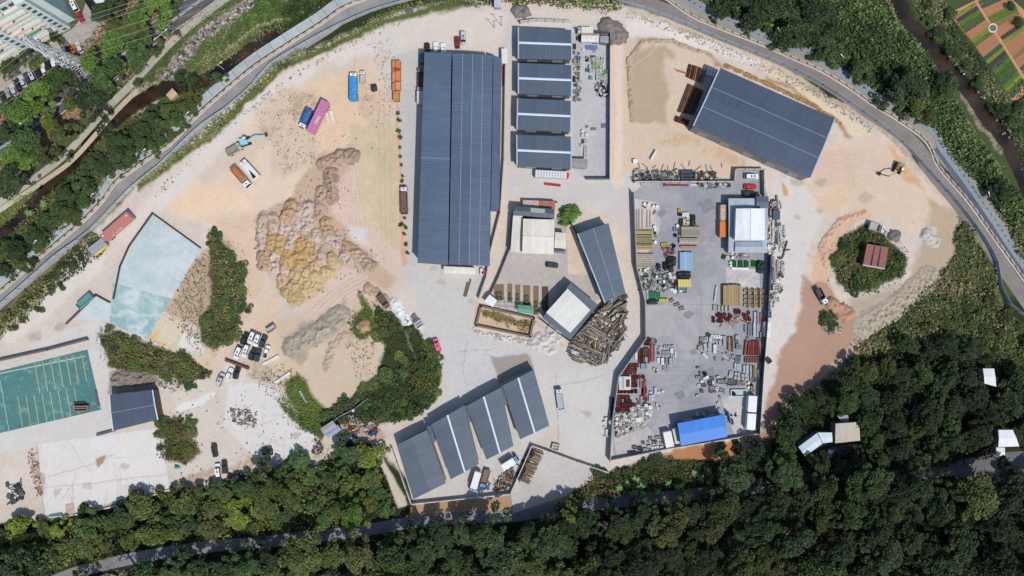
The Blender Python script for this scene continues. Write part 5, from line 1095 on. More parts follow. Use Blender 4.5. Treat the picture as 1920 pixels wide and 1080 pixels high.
# mixed scrap: small wheels, pans and offcuts nobody could count, plus the bigger rings
def junk(label, name, poly, n, cols, smin, smax, seed, hmax=.9, cat='scrap'):
    r_ = random.Random(seed); xs = [p[0] for p in poly]; ys = [p[1] for p in poly]; mb = MB(); k = 0; cx, cy = sum(xs) / len(xs), sum(ys) / len(ys)
    px0 = G(cx, cy); it = 0
    while k < n and it < n * 20:
        it += 1; x, y = r_.uniform(min(xs), max(xs)), r_.uniform(min(ys), max(ys))
        ins = False
        for i in range(len(poly)):
            (x0, y0), (x1, y1) = poly[i], poly[(i + 1) % len(poly)]
            if (y0 > y) != (y1 > y) and x < (x1 - x0) * (y - y0) / (y1 - y0) + x0: ins = not ins
        if not ins: continue
        k += 1; s = r_.uniform(smin, smax); c = alb(r_.choice(cols), r_.uniform(.7, 1.1)); X, Y, _ = G(x, y); X -= px0[0]; Y -= px0[1]; z = r_.uniform(.05, hmax); t = r_.random()
        if t < .3: mb.ring(X, Y, z, s * .45, s * .14, c, 9, 4)
        elif t < .65: mb.box(X, Y, z, s, s * r_.uniform(.3, .9), s * .4, c, r_.uniform(0, 3.1))
        elif t < .85: a = r_.uniform(0, 6.3); L_ = s * 1.6; mb.tube((X, Y, z), (X + L_ * math.cos(a), Y + L_ * math.sin(a), z + r_.uniform(-.2, .4)), s * .12, c, 4)
        else: mb.cyl(X, Y, z - s * .3, z + s * .2, s * .4, c, 8)
    o = mb.build(name, M['matte'], None, (px0[0], px0[1], .04)); tag(o, label, cat, kind='stuff'); return o
SC = [(176, 178, 176), (120, 122, 124), (60, 62, 66), (206, 206, 202), (150, 140, 126), (90, 96, 92), (226, 226, 222), (130, 150, 140)]
junk('tangled grey heap of scrap wheels pans and offcuts by the west yard wall', 'scrap_heap', [(1193, 506), (1225, 500), (1252, 506), (1264, 520), (1258, 540), (1238, 546), (1200, 540)], 420, SC, .5, 1.3, 3, 1.4)
for x, y in [(315, 275), (465, 505), (365, 540), (420, 545), (515, 540), (190, 455), (260, 420), (590, 340)]: px, py = U(x, y); item('crate' if x in (315, 465, 365, 515) else 'ring', px, py, 5.5, 5.5, (206, 208, 204), x, desc='pale square frame tilted in the scrap' if x in (315, 465, 365, 515) else 'pale ring in the scrap', z=1.0)
px, py = U(395, 465); item('ring', px, py, 9, 9, (120, 160, 130), desc='pale green round basin in the scrap', z=1.0)
junk('rust brown scrap strips beside the long yellow crate', 'rust_scrap', [(1243, 465), (1262, 468), (1262, 478), (1248, 478)], 60, [(140, 100, 84), (90, 60, 52), (160, 130, 116)], .5, 1.4, 4, .6)
junk('low litter of white and brown pieces south of the bluish workshop', 'yard_litter', [(1364, 474), (1400, 476), (1404, 482), (1378, 484), (1364, 481)], 60, [(226, 220, 216), (130, 90, 84), (176, 150, 140)], .4, 1.0, 5, .4)
junk('white rubble heap of basins and blocks at the south end of the yard wall', 'rubble_heap', [(1152, 775), (1180, 772), (1186, 790), (1176, 812), (1156, 820)], 300, [(220, 218, 214), (196, 190, 186), (170, 168, 166), (150, 140, 132)], .5, 1.2, 6, 1.2)
junk('pale rubble heap of white basins south of the red crates', 'rubble_heap', [(1180, 765), (1206, 756), (1226, 766), (1216, 782), (1204, 800), (1186, 796)], 260, [(226, 224, 220), (196, 196, 194), (150, 150, 150), (206, 200, 190)], .5, 1.4, 7, 1.2)
junk('long mixed litter of pipes along the north yard wall', 'pipe_litter', [(1305, 344), (1372, 344), (1372, 350), (1310, 351)], 110, [(60, 62, 66), (206, 206, 204), (120, 120, 120)], .5, 1.3, 8, .4)
V_ = off(1320, 460, 9)
for k, x in enumerate((510, 620, 718, 842)):
    for j in range(4): px, py = V_(x - 14, 275 + j * 25); item('crate', px, py, 3.4, 3, (40, 160, 60), desc='bright green crate in a short column', nm='green_crate', cat='crate'); px, py = V_(x + 18, 275 + j * 25); item('crate', px, py, 3.4, 3, (34, 140, 56), desc='bright green crate in a short column', nm='green_crate', cat='crate')
for x, y, w, l, a, c, d in [(338, 195, 5, 9, -20, (30, 130, 64), 'green crate tilted at the edge'), (492, 225, 5, 5, 30, (30, 140, 84), 'teal green crate'), (605, 392, 31, 4, -2, (232, 236, 240), 'long white beam'), (198, 815, 2.6, 30, -8, (186, 200, 206), 'tilted pale panel edge'), (1068, 930, 4, 22, 0, (180, 196, 206), 'pale blue grey panel against the hoarding')]: px, py = V_(x, y); item('crate' if 'crate' in d else 'block', px, py, w, l, c, a, desc=d, nm=None if 'crate' in d else 'cladding_board', cat=None if 'crate' in d else 'panel')
for x, y, r in [(400, 205, 6), (488, 212, 6), (455, 295, 5), (456, 345, 5)]: px, py = V_(x, y); item('ring' if x == 400 else 'drum', px, py, r, r, WHT, desc='white round drum' if x != 400 else 'white ring basin')
px, py = V_(968, 360); item('tarp', px, py, 16, 25, (34, 62, 58), h=1.7, seed=12, desc='heap under dark green tarpaulin')
px, py = V_(478, 840); item('bars', px, py, 37, 39, (178, 152, 106), n=12, h=1.6, desc='big tan timber stack of long poles', group='timber stacks in the storage yard', fixed='the dark green tarpaulin by the hoarding')
for x, xx in ((758, 800), (852, 892), (952, 992)):
    px, py = V_(x, 895); item('bars', px, py, 5, 37, (166, 146, 100), n=2, h=1.3, desc='narrow olive timber stack', group='timber stacks in the storage yard', fixed='the dark green hoarding')
    for y in (770, 865, 935, 1010): px, py = V_(xx, y); item('crate', px, py, 4.4, 5, TN, desc='tan crate between narrow timber stacks')
for y in (770, 860, 935, 1010): px, py = V_(702, y); item('crate', px, py, 5, 5.4, (206, 190, 164), desc='tan crate between narrow timber stacks')
D_ = off(1300, 570, 9)
for x, y in [(350, 65), (380, 72), (425, 78), (490, 85), (543, 85), (612, 78)]: px, py = D_(x, y); item('block', px, py, 3, 11, (170, 172, 174), desc='grey upright slab in a short row', nm='stone_slab', cat='slab')
for x, y in [(345, 240), (350, 290), (410, 190), (445, 170), (450, 220), (470, 285), (500, 190), (520, 225), (540, 180), (470, 250), (430, 290), (555, 250), (590, 270), (620, 190), (640, 210), (615, 235), (940, 150), (860, 185), (900, 195), (930, 225), (880, 230), (960, 265), (900, 260)]:
    px, py = D_(x, y); item('crate', px, py, 4.4, 6, DR if x % 20 else (150, 66, 58), (x * 7) % 50 - 25, desc='dark red iron crate lying askew', nm='red_crate', cat='crate', mat='rust')
px, py = D_(752, 132); item('crate', px, py, 11, 8, (120, 40, 46), desc='dark red striped crate standing apart')
for k, (x, y, a) in enumerate([(560, 320, -35), (600, 340, -40), (640, 350, -45), (660, 320, -30), (500, 360, -40), (690, 300, -25), (740, 290, -30), (780, 280, -25), (850, 290, -20), (880, 310, -25), (700, 200, 20), (740, 220, 30), (480, 340, 60)]):
    px, py = D_(x, y); item('block', px, py, 13, 1.3, [(176, 120, 84), (190, 186, 180), (140, 80, 66)][k % 3], a, h=.4, nm='iron_bar', desc='loose iron bar among the red crates', cat='bar')
for x, y, w, l, c in [(1040, 230, 3.6, 22, (186, 190, 194)), (1034, 430, 4.5, 26, (186, 196, 202)), (960, 430, 5, 24, (110, 118, 126)), (1085, 440, 3.6, 22, (170, 172, 172)), (1140, 520, 4, 10, (140, 150, 146)), (935, 440, 3, 22, (140, 148, 156)), (880, 420, 3, 14, (150, 154, 158)), (1075, 220, 3, 22, (110, 108, 116))]:
    px, py = D_(x, y); item('block', px, py, w, l, c, 0, nm='cladding_board', desc='long grey panel laid north to south', cat='panel')
for x in (1130, 1155, 1178): px, py = D_(x, 240); item('block', px, py, 1.6, 21, (186, 110, 108), 0, nm='iron_bar', desc='red and white pole by the hoarding', cat='pole', h=.4)
px, py = D_(1270, 175); item('crate', px, py, 12, 14, (146, 164, 184), desc='blue grey ribbed box outside the hoarding'); px, py = D_(1250, 425); item('block', px, py, 12.5, 29, (232, 230, 224), desc='big white block outside the hoarding', h=1.8)
px, py = D_(1205, 620); item('block', px, py, 5, 8, (150, 160, 150), desc='mossy grey block outside the hoarding'); px, py = D_(1195, 760); item('block', px, py, 4, 20, (176, 190, 196), 12, desc='pale slanted strip outside the hoarding'); px, py = D_(1280, 960); item('crate', px, py, 9, 9, (96, 88, 84), 35, desc='dark crate alone on the pale road')
px, py = D_(255, 522); item('crate', px, py, 6, 6, (96, 98, 96), desc='dark open crate')
for x, y in [(320, 545), (375, 548), (425, 552), (470, 565)]: px, py = D_(x, y); item('ring', px, py, 6.4, 6.4, (240, 240, 238), desc='white ring basin in a row of four', h=.8)
for x, y, w, l, a, c in [(145, 595, 6, 6, 0, GR), (215, 590, 5, 6, 0, (206, 210, 214)), (292, 600, 5.5, 8, 0, (200, 198, 200)), (355, 608, 6, 6, 0, (206, 206, 210)), (140, 665, 6, 6, 0, (156, 120, 92)), (102, 745, 6, 8, 0, (150, 152, 154)), (205, 730, 6, 14, 8, (176, 180, 184)),
                      (270, 725, 5, 16, -3, (176, 166, 158)), (365, 755, 6, 16, 0, (212, 214, 216)), (200, 875, 13, 5, -45, (196, 206, 212)), (285, 845, 12, 4, -50, GR), (545, 890, 15, 5, -38, (180, 180, 176)), (455, 655, 5, 9, 10, (186, 178, 168)), (400, 660, 3, 10, 0, GR), (420, 700, 4, 4, 20, (176, 176, 172)),
                      (480, 720, 10, 3, -30, (160, 162, 160)), (560, 780, 13, 3, -40, (156, 158, 158)), (600, 860, 12, 3, -42, (150, 152, 152)), (440, 830, 11, 3, -30, (160, 162, 160)), (560, 970, 14, 4, -28, (150, 166, 180)), (380, 930, 4, 7, 20, (150, 140, 130)), (680, 885, 5, 5, 0, (206, 206, 206)), (650, 950, 9, 5, -20, (170, 166, 160)),
                      (745, 560, 7, 7, 0, (166, 174, 176)), (738, 622, 5, 6, 0, (150, 168, 160)), (752, 715, 7, 11, 0, (110, 128, 128)), (810, 745, 5, 6, 0, (190, 190, 192)), (932, 590, 6, 5, 0, (190, 190, 196)), (1115, 605, 7, 5, 0, (166, 166, 160)), (530, 620, 6, 18, 0, (150, 166, 178))]:
    px, py = D_(x, y); item('block' if w * l > 40 or min(w, l) < 4.5 else 'crate', px, py, w, l, c, a, desc=('pale grey' if c[0] > 185 else 'brown' if c[0] > c[2] + 20 else 'mid grey') + ' stone trough')
for k, x in enumerate((590, 615, 640, 665)): px, py = D_(x, 680); item('block', px, py, 2, 28, [(150, 110, 86), (186, 160, 136), (120, 80, 70), (110, 60, 56)][k], 3 - k, nm='iron_bar', desc='brown beam in the middle rack', cat='beam', h=.8)
for k, x in enumerate((885, 935, 965, 990, 1015, 1040, 1065, 1100, 1130)):
    px, py = D_(x, 745); item('block', px, py, 3.4 if k == 0 else 2.2, 28, [(160, 92, 64), (170, 66, 68), (150, 58, 60), (130, 50, 52), (164, 70, 70), (110, 46, 48), (136, 54, 56), (150, 72, 70), (180, 146, 140)][k], -6 + k, nm='red_beam', desc=['orange', 'bright red', 'red', 'dark red', 'light red', 'maroon', 'crimson', 'faded red', 'pinkish white'][k] + ' beam in the east rack', cat='beam', h=.9, fixed='the east rack')
for k in range(6): px, py = D_(890 + k * 46, 945); item('crate', px, py, 4.4, 10, (140, 56, 56), desc='red frame crate in a row of six', nm='red_crate', cat='crate', mat='paint')
for x in (715, 745, 775, 815): px, py = D_(x, 925); item('block', px, py, 3 if x < 800 else 4, 11, (100, 116, 128) if x < 800 else (150, 166, 180), nm='cladding_board', desc='slate panel standing upright', cat='panel')
E_ = off(1290, 680, 9)
for x, y, w, l in [(800, 60, 3.6, 12), (838, 70, 3.6, 12), (875, 70, 3.6, 12), (950, 110, 4, 14), (1000, 108, 4, 15), (1063, 180, 2.6, 30), (1192, 190, 3.4, 18), (715, 190, 4, 11), (740, 195, 4, 10)]: px, py = E_(x, y); item('block', px, py, w, l, (176, 188, 194), -14 if x in (715, 740) else 0, nm='cladding_board', desc='pale blue grey panel in the south-east rows', cat='panel')
px, py = E_(1112, 150); item('bars', px, py, 7, 20, (150, 120, 66), n=3, desc='small ochre timber stack', h=1.0, fixed='the dark green hoarding'); px, py = E_(1112, 290); item('crate', px, py, 9, 9, (130, 134, 138), desc='grey slatted crate')
for x, y in [(810, 190), (860, 195), (925, 215), (975, 220), (800, 255), (855, 258), (930, 270), (985, 285)]: px, py = E_(x, y); item('block', px, py, 4.6, 5.6, (176, 182, 186), desc='grey square block in the south-east rows')
for x, y, k, r, c in [(160, 250, 'crate', 5, GR), (215, 245, 'crate', 5, GR), (235, 320, 'block', 5.5, (214, 214, 214)), (290, 190, 'ring', 8, (40, 40, 42)), (325, 250, 'drum', 6.5, WHT), (280, 265, 'block', 5, (206, 206, 204)), (190, 387, 'ring', 6.5, (230, 230, 228)), (380, 355, 'crate', 7, (110, 106, 102)), (422, 335, 'block', 4, WHT),
                      (240, 485, 'crate', 5.5, (130, 130, 130)), (395, 487, 'crate', 6, (140, 140, 138)), (500, 440, 'ring', 7, (226, 228, 230)), (460, 490, 'crate', 4, (150, 150, 150)), (1028, 345, 'drum', 5, WHT), (1028, 415, 'drum', 4.5, WHT), (1070, 375, 'ring', 7, (46, 48, 50)), (520, 692, 'ring', 6.5, (226, 226, 224)), (535, 800, 'crate', 5, (226, 220, 220)),
                      (163, 875, 'drum', 7, (196, 200, 202)), (265, 865, 'ring', 6.5, (216, 216, 216)), (330, 822, 'crate', 6, (176, 166, 160)), (740, 890, 'ring', 4, (46, 44, 44)), (812, 895, 'ring', 5, (50, 40, 40)), (828, 868, 'drum', 3, WHT)]:
    px, py = E_(x, y); item(k, px, py, r, r, c, desc={'crate': 'small grey crate', 'block': 'small white block', 'ring': 'white ring basin' if c[0] > 100 else 'black tyre ring', 'drum': 'white round drum'}[k], ang=30 if x == 330 else 0)
for x, y, w, l, a, c in [(270, 385, 9, 6, 3, (130, 132, 128)), (400, 275, 10, 5, 0, (150, 150, 152)), (415, 428, 10, 5, -3, (190, 190, 186)), (510, 243, 7, 4, 12, (190, 188, 184)), (560, 330, 12, 8, 0, (176, 176, 174)), (565, 470, 6, 7, -10, (166, 180, 180)), (625, 490, 4, 8, 12, (160, 160, 158)), (650, 320, 6, 10, 8, (140, 140, 140)), (650, 290, 3, 9, 0, (150, 152, 152)),
                      (715, 320, 6, 7, 0, (140, 138, 136)), (755, 320, 5, 7, 0, (136, 136, 136)), (800, 345, 5, 9, -12, (120, 118, 116)), (855, 350, 4, 10, 10, (140, 138, 136)), (890, 360, 3, 9, -8, (130, 130, 130)), (940, 350, 5, 8, 14, (180, 170, 160)), (215, 180, 4, 6, 0, (130, 130, 130)), (170, 85, 6, 3, 10, (110, 110, 112)), (1075, 440, 3, 10, 0, (150, 140, 128)), (1112, 445, 3, 12, 6, (150, 134, 124)),
                      (725, 385, 12, 2.5, 0, (120, 124, 128)), (165, 555, 6, 4, 10, GR), (545, 585, 4, 4, 40, (140, 140, 140)), (650, 955, 6, 13, 8, (226, 222, 218)), (750, 1000, 4, 10, 5, (60, 56, 52))]:
    px, py = E_(x, y); item('crate' if min(w, l) > 4.5 else 'block', px, py, w, l, c, a, desc=('pale' if c[0] > 170 else 'dull grey') + ' oblong stone trough')
px, py = E_(710, 930); item('block', px, py, 2.6, 22, (96, 116, 190), 15, nm='iron_bar', desc='blue steel beam beside the bright blue roof', cat='beam', h=2.4)
o = empty('blue_pool', G(*E_(850, 510))); tag(o, 'light blue rimmed pool trough with a black tyre in it', 'trough')
mb = MB(); P = rrect(5.9, 2.6, .5, 4); Q = rrect(5.3, 2.0, .4, 4); n = len(P)
mb.V += [(p[0], p[1], 0) for p in P] + [(p[0], p[1], .8) for p in P] + [(p[0], p[1], .8) for p in Q] + [(p[0], p[1], .25) for p in Q]
for i in range(n):
    j = (i + 1) % n
    for a in (0, n, 2 * n): mb.F.append((a + i, a + j, a + n + j, a + n + i)); mb.K.append(alb((150, 196, 206)))
mb.F.append(tuple(range(3 * n, 4 * n))); mb.K.append(alb((160, 170, 172))); mb.build('basin', M['paint'], o)
px, py = E_(775, 530); item('ring', px, py, 8, 8, (40, 40, 42), nm='tyre', cat='tyre', desc='black tyre inside the light blue pool', mat='rubber', z=.3)
F_ = off(1140, 620, 9)
for k, x in enumerate((530, 552, 575, 598, 617, 697)): px, py = F_(x, 430); item('block', px, py, 1.8, 28, [(110, 66, 58), (90, 50, 46), (70, 46, 44), (120, 76, 64), (86, 56, 50), (130, 90, 76)][k], 0, nm='iron_bar', desc='rust brown beam in the west rack', cat='beam', h=.8, mat='rust')
for x, y, w, l, c, d in [(660, 372, 8, 17, (126, 92, 70), 'brown box with dark rim'), (668, 160, 12, 8, (120, 62, 48), 'rust red crate at the wall corner'), (660, 225, 9, 6, (60, 56, 58), 'dark crate at the wall corner'), (745, 380, 5, 34, (190, 76, 94), 'bright pink red beam'), (800, 380, 4, 32, (150, 160, 166), 'grey plank beside the pink red beam'),
                      (756, 175, 4.5, 8, (176, 186, 190), 'pale grey box north of the pink red beam'), (806, 183, 5, 6, (120, 128, 134), 'slate box north of the grey plank'), (474, 422, 4.5, 13, (214, 216, 220), 'white slab leaning by the slanted wall')]:
    px, py = F_(x, y); item('block' if l > 9 and w < 8 else 'crate', px, py, w, l, c, desc=d, fixed='the pink beam', mat='rust' if 'rust' in d or 'brown' in d else None)
for x, y, w, l, c in [(970, 275, 5.5, 4.5, 0), (1036, 272, 5.5, 4.5, 0), (1098, 276, 5.5, 6, 0), (1076, 343, 5.5, 9, 0), (947, 366, 5.5, 4, 0), (1010, 366, 5.5, 4, 0), (944, 420, 5.5, 4, 0), (1005, 420, 5.5, 4, 0), (1085, 420, 5, 6, 0), (1138, 400, 2.6, 10, 0), (851, 500, 5, 9, 0), (922, 520, 5.5, 13, 0), (988, 505, 5, 9, 1), (1058, 515, 5.5, 12, 2), (1100, 515, 2.6, 10, 2),
                   (986, 568, 3.5, 3.5, 0), (1034, 608, 6, 6, 0), (946, 615, 3.6, 3.6, 0), (950, 660, 3.6, 3.6, 0), (850, 330, 3.6, 3.6, 0), (1115, 335, 2, 6, 2)]:
    px, py = F_(x, y); item('crate' if abs(w - l) < 2.1 else 'block', px, py, w, l, [(214, 216, 220), (140, 128, 118), (160, 174, 188)][c], desc=['white', 'brown', 'blue grey'][c] + ' stone planter of the pale planter rows', nm='stone_planter', cat='planter', group='pale stone planters in rows')
for y, xs in ((590, (345, 400, 450, 500)), (712, (290, 340, 392, 460)), (650, (470, 420, 330, 380)), (790, (430, 485, 540, 602)), (860, (420, 455)), (930, (400, 430, 465)), (1030, (175, 225, 290, 350, 405, 468))):
    for x in xs: px, py = F_(x, y); item('crate', px, py, 4.8, 6.4, (116, 56, 54) if x % 4 else (150, 78, 72), 0, desc='dark red iron planter in the western rows', nm='red_crate', cat='planter', mat='rust', group='dark red planters in western rows')
for x, y in [(575, 605), (612, 605), (655, 595)]: px, py = F_(x, y); item('block', px, py, 4, 11, (140, 160, 168), 0, nm='stone_slab', desc='teal grey slab below the pink beam', cat='slab')
o = container('white open topped box with brown load by the slanted yard wall', [(1161, 706), (1183, 706), (1183, 731), (1161, 731)], 1.6, (206, 206, 202), name='open_box', cat='box')
MB().box(1.0, 0, 1.62, 1.3, 2.6, .1, alb((96, 60, 52))).build('load', M['rust'], o); MB().box(-.7, 0, 1.62, .8, 4.2, .1, alb((150, 158, 164))).build('lid', M['steel'], o)
for x, y, w, l, c in [(512, 880, 3, 16, (150, 166, 166)), (555, 880, 3, 20, (150, 128, 126)), (590, 980, 3, 24, (150, 50, 54)), (612, 960, 2.4, 24, (176, 70, 74)), (640, 900, 3, 14, (120, 128, 134)), (800, 1015, 4, 12, (190, 196, 206)), (725, 1045, 5, 4, (206, 206, 206)), (855, 1045, 5, 4, (214, 212, 212)), (920, 1028, 4, 4, (220, 216, 216)), (640, 1010, 4, 10, (110, 40, 44)), (780, 650, 4, 5, (196, 190, 180)), (830, 660, 3.5, 3.5, (220, 216, 210)), (815, 690, 3.5, 5, (130, 90, 80)), (860, 385, 4, 5, (110, 110, 104)), (880, 280, 4, 3, (190, 186, 180))]:
    px, py = F_(x, y); item('block', px, py, w, l, c, 0, nm='stone_post' if l > 9 else None, desc=('dark red' if c[0] > c[1] + 50 else 'pale' if c[0] > 185 else 'grey') + (' post' if l > 9 else ' low block') + ' beside the western rows', cat='post' if l > 9 else None)
W_ = off(1130, 730, 9)
for y, xs in ((40, (372, 450, 490, 565, 310)), (140, (265, 315, 360, 415, 440)), (215, (262, 308)), (268, (260, 315, 357, 400, 445, 490, 522)), (345, (247, 292, 342, 385, 430))):
    for x in xs: px, py = W_(x, y); item('crate', px, py, 4.8, 6.4, (118, 54, 52) if (x + y) % 3 else (150, 84, 74), 0, desc='dark red iron planter in the western rows', nm='red_crate', cat='planter', mat='rust', group='dark red planters in western rows')
px, py = W_(430, 200); item('tarp', px, py, 16, 7, (46, 48, 54), h=.8, seed=20, desc='dark sheet across the red planters')
for x, y, w, l, c, a in [(680, 60, 3, 22, (150, 44, 48), 0), (722, 40, 3, 22, (160, 54, 58), 0), (655, 170, 4, 12, (150, 160, 160), 0), (700, 130, 2.4, 14, (150, 60, 58), 0), (795, 150, 3.4, 12, (176, 186, 200), 0), (830, 145, 3.4, 12, (176, 186, 196), 0), (855, 130, 2.6, 12, (190, 190, 192), 0), (905, 40, 3.4, 10, (170, 180, 190), 0), (920, 290, 3, 12, (206, 206, 206), 12), (590, 290, 3, 12, (140, 150, 150), 10), (600, 200, 3, 9, (140, 76, 60), 30), (740, 170, 3.6, 9, (110, 60, 56), 0), (960, 292, 4, 1.2, (110, 110, 112), 0), (700, 450, 4, 9, (150, 150, 148), -20)]:
    px, py = W_(x, y); item('block', px, py, w, l, c, a, nm='stone_post', desc=('dark red' if c[0] > c[1] + 40 else 'pale') + ' upright post south of the open box', cat='post')
for x, y, r, k in [(520, 435, 7, 'drum'), (515, 490, 7, 'drum'), (580, 440, 7, 'crate'), (632, 415, 6, 'ring'), (590, 510, 8, 'block'), (635, 500, 7, 'block'), (575, 625, 8, 'crate'), (630, 580, 6, 'crate'), (710, 545, 7, 'crate'), (470, 655, 7, 'crate'), (365, 655, 6, 'ring'), (60, 500, 6, 'drum'), (35, 562, 6, 'drum'), (75, 700, 6, 'drum'), (42, 800, 6, 'ring'), (95, 790, 6, 'drum'), (142, 560, 8, 'drum'), (70, 745, 5, 'drum'), (30, 640, 5, 'ring'), (730, 270, 6, 'block'), (800, 300, 7, 'block'), (745, 400, 6, 'block'), (240, 650, 5, 'ring')]:
    px, py = W_(x, y); item(k, px, py, r, r, (226, 226, 224) if x != 470 else (130, 60, 60), 25 if k == 'crate' else 0, desc={'drum': 'white round drum by the rubble', 'ring': 'white ring basin by the rubble', 'crate': 'pale tilted crate by the rubble', 'block': 'white block on the rubble'}[k], z=.6 if k == 'block' else .04, h=2.2 if x == 142 else None)
px, py = W_(165, 320); item('block', px, py, 6, 37, (44, 54, 66), 0, nm='dark_beam', desc='long dark girder lying against the yard wall', cat='girder', h=1.4)
for x, y, w, l, k, c in [(815, 832, 7, 5, 'crate', (170, 170, 168)), (935, 820, 10, 5, 'crate', (196, 196, 196)), (692, 910, 6, 5, 'crate', (150, 160, 166)), (780, 895, 6, 6, 'ring', (190, 188, 180)), (858, 935, 3.6, 3.6, 'drum', (206, 206, 206)), (910, 925, 4.5, 4.5, 'drum', (150, 166, 176)), (845, 985, 4, 4, 'drum', WHT), (890, 978, 4, 4, 'drum', WHT), (930, 970, 4, 4, 'drum', WHT), (850, 1020, 5, 4, 'drum', (190, 190, 190)),
                      (900, 1018, 4, 4, 'drum', WHT), (940, 1004, 4, 4, 'drum', WHT), (793, 1028, 8, 5, 'crate', (206, 206, 204)), (720, 1030, 7, 7, 'crate', (190, 190, 184)), (995, 980, 6.5, 4.5, 'block', (220, 220, 220)), (790, 965, 8, 5, 'block', (176, 176, 172)), (545, 988, 8, 6, 'crate', (150, 130, 130)), (975, 900, 4, 4, 'ring', (140, 130, 120)), (880, 880, 10, 3, 'block', (96, 96, 96)), (630, 1000, 9, 6, 'crate', (86, 96, 106)), (500, 1060, 16, 3, 'block', (50, 54, 60))]:
    px, py = W_(x, y); item(k, px, py, w, l, c, 4, desc={'crate': 'grey crate by the south yard wall', 'ring': 'grey ring basin by the south yard wall', 'drum': 'white drum by the south yard wall', 'block': 'grey block by the south yard wall'}[k])
# tank yard
TG = 'square tanks and boxes in the tank yard'; X_ = off(1070, 40, 9)
for x, y in [(332, 640), (396, 637), (463, 640), (400, 700), (466, 695), (530, 680), (336, 765), (400, 768), (460, 760), (525, 762), (350, 835), (408, 842), (470, 832), (525, 836), (592, 847), (465, 902), (525, 895), (597, 918), (463, 962), (532, 955), (592, 985), (595, 1035), (540, 640)]:
    px, py = X_(x, y); c = (214, 220, 216) if (x + y) % 4 else (176, 206, 150); item('crate', px, py, 6, 6.2, c if x != 592 or y != 847 else (120, 190, 90), (x * 3) % 12 - 6, desc=('white' if c[0] > 200 else 'pale green') + ' caged square tank', nm='caged_tank', cat='tank', group=TG, h=1.1)
for x, y, w, l, c, k, d in [(285, 820, 5.5, 5.5, (50, 130, 190), 'crate', 'blue square tank'), (145, 622, 5, 7, (60, 160, 206), 'crate', 'sky blue upright tank'), (380, 590, 9, 3, (70, 74, 160), 'block', 'violet blue box'), (75, 808, 5, 5, (230, 210, 120), 'drum', 'yellow drum'), (60, 420, 7, 9, (80, 84, 90), 'crate', 'dark grey crate against the shed'), (60, 970, 5, 10, (78, 82, 92), 'crate', 'slate crate against the shed'),
                      (270, 600, 5, 6, (150, 150, 146), 'ring', 'coiled grey hose'), (275, 650, 6, 5, (40, 40, 40), 'tarp', 'small black bag heap'), (340, 940, 8, 8, (150, 150, 150), 'tarp', 'grey bag heap'), (50, 510, 7, 7, (110, 112, 118), 'tarp', 'grey covered heap by the shed'), (60, 660, 8, 9, (166, 150, 140), 'tarp', 'brown bag heap by the shed'), (135, 280, 7, 7, (70, 80, 80), 'crate', 'dark crate by the tank body'), (410, 505, 5, 4, (206, 196, 190), 'crate', 'pale carton'), (215, 470, 4, 4, (226, 220, 216), 'block', 'white carton')]:
    px, py = X_(x, y); item(k, px, py, w, l, c, 0, desc=d, group=TG)
px, py = X_(350, 432); item('tarp', px, py, 24, 9, (92, 132, 196), 0, h=.7, seed=31, desc='blue tarpaulin spread below the tank body', group=TG)
junk('black and white mixed junk heap in the tank yard', 'junk_heap', [(1117, 158), (1130, 153), (1139, 162), (1139, 180), (1128, 183), (1117, 172)], 200, [(40, 40, 42), (226, 226, 226), (60, 56, 58), (190, 180, 180)], .4, .9, 9, 1.0)
junk('bits of waste along the east eaves of the ridge-striped sheds', 'yard_waste', [(1076, 98), (1086, 98), (1088, 190), (1077, 190)], 90, [(90, 92, 92), (190, 180, 170), (50, 90, 96), (140, 140, 140)], .4, 1.1, 10, .5)
Y_ = off(1060, 220, 9)
for x, y, w, l, c, k in [(296, 235, 6, 6, WHT, 'drum'), (296, 300, 6, 6, (206, 206, 216), 'block'), (362, 292, 6, 8, (226, 216, 170), 'block'), (347, 405, 5.5, 6, (220, 218, 216), 'crate'), (286, 470, 6.5, 5.5, (226, 226, 232), 'crate'), (345, 505, 5.5, 6, (214, 208, 200), 'crate'), (345, 565, 5.5, 6, (220, 216, 212), 'crate'), (340, 632, 5.5, 8, (222, 216, 208), 'crate'), (300, 400, 4, 7, (90, 84, 80), 'block')]:
    px, py = Y_(x, y); item(k, px, py, w, l, c, 0, desc={'drum': 'white drum', 'block': 'pale box', 'crate': 'white washer-sized box'}[k] + ' at the south end of the tank yard', group=TG)
for x, y, w, l in [(472, 192, 11, 5.5), (360, 155, 6, 5), (640, 140, 9, 9)]: px, py = Y_(x, y); item('block', px, py, w, l, (120, 120, 124), 0, nm='rubber_mat', desc='flat dark grey mat', cat='mat', group=TG, h=.08)
# red debris, steel beams
for (px, py, w, l, c, a, d) in [(1036, 346, 31, 4.5, (196, 44, 56), -7, 'flat red panel lying on the lane below the capped trailer'), (1030, 378, 30, 3, (176, 34, 44), -4, 'red beam behind the two rust streaked containers'), (746, 133, 12, 4, (196, 60, 62), -8, 'red sheet lying on the orange steel boxes'), (943, 142, 3, 38, (186, 44, 56), 0, 'red strip east of the huge warehouse'), (1268, 347, 46, 3, (150, 54, 60), -1, 'dark red beam along the north yard wall'), (1300, 346.5, 12, 3, (206, 214, 218), 0, 'pale box along the north yard wall'),
                         (878, 540, 3, 34, (130, 96, 84), -16, 'rust brown girder on the apron'), (874, 543, 4, 27, (110, 100, 96), -14, 'grey girder beside the rust brown one')]:
    o = item('block', px, py, w, l, c, a, nm='steel_beam', cat='beam', h=.4, z=2.42 if 'lying on the orange' in d else .04); AUTO.pop(); tag(o, d, 'beam'); del o['group']
BGp = 'rusty steel beams beside the big slanted warehouse'
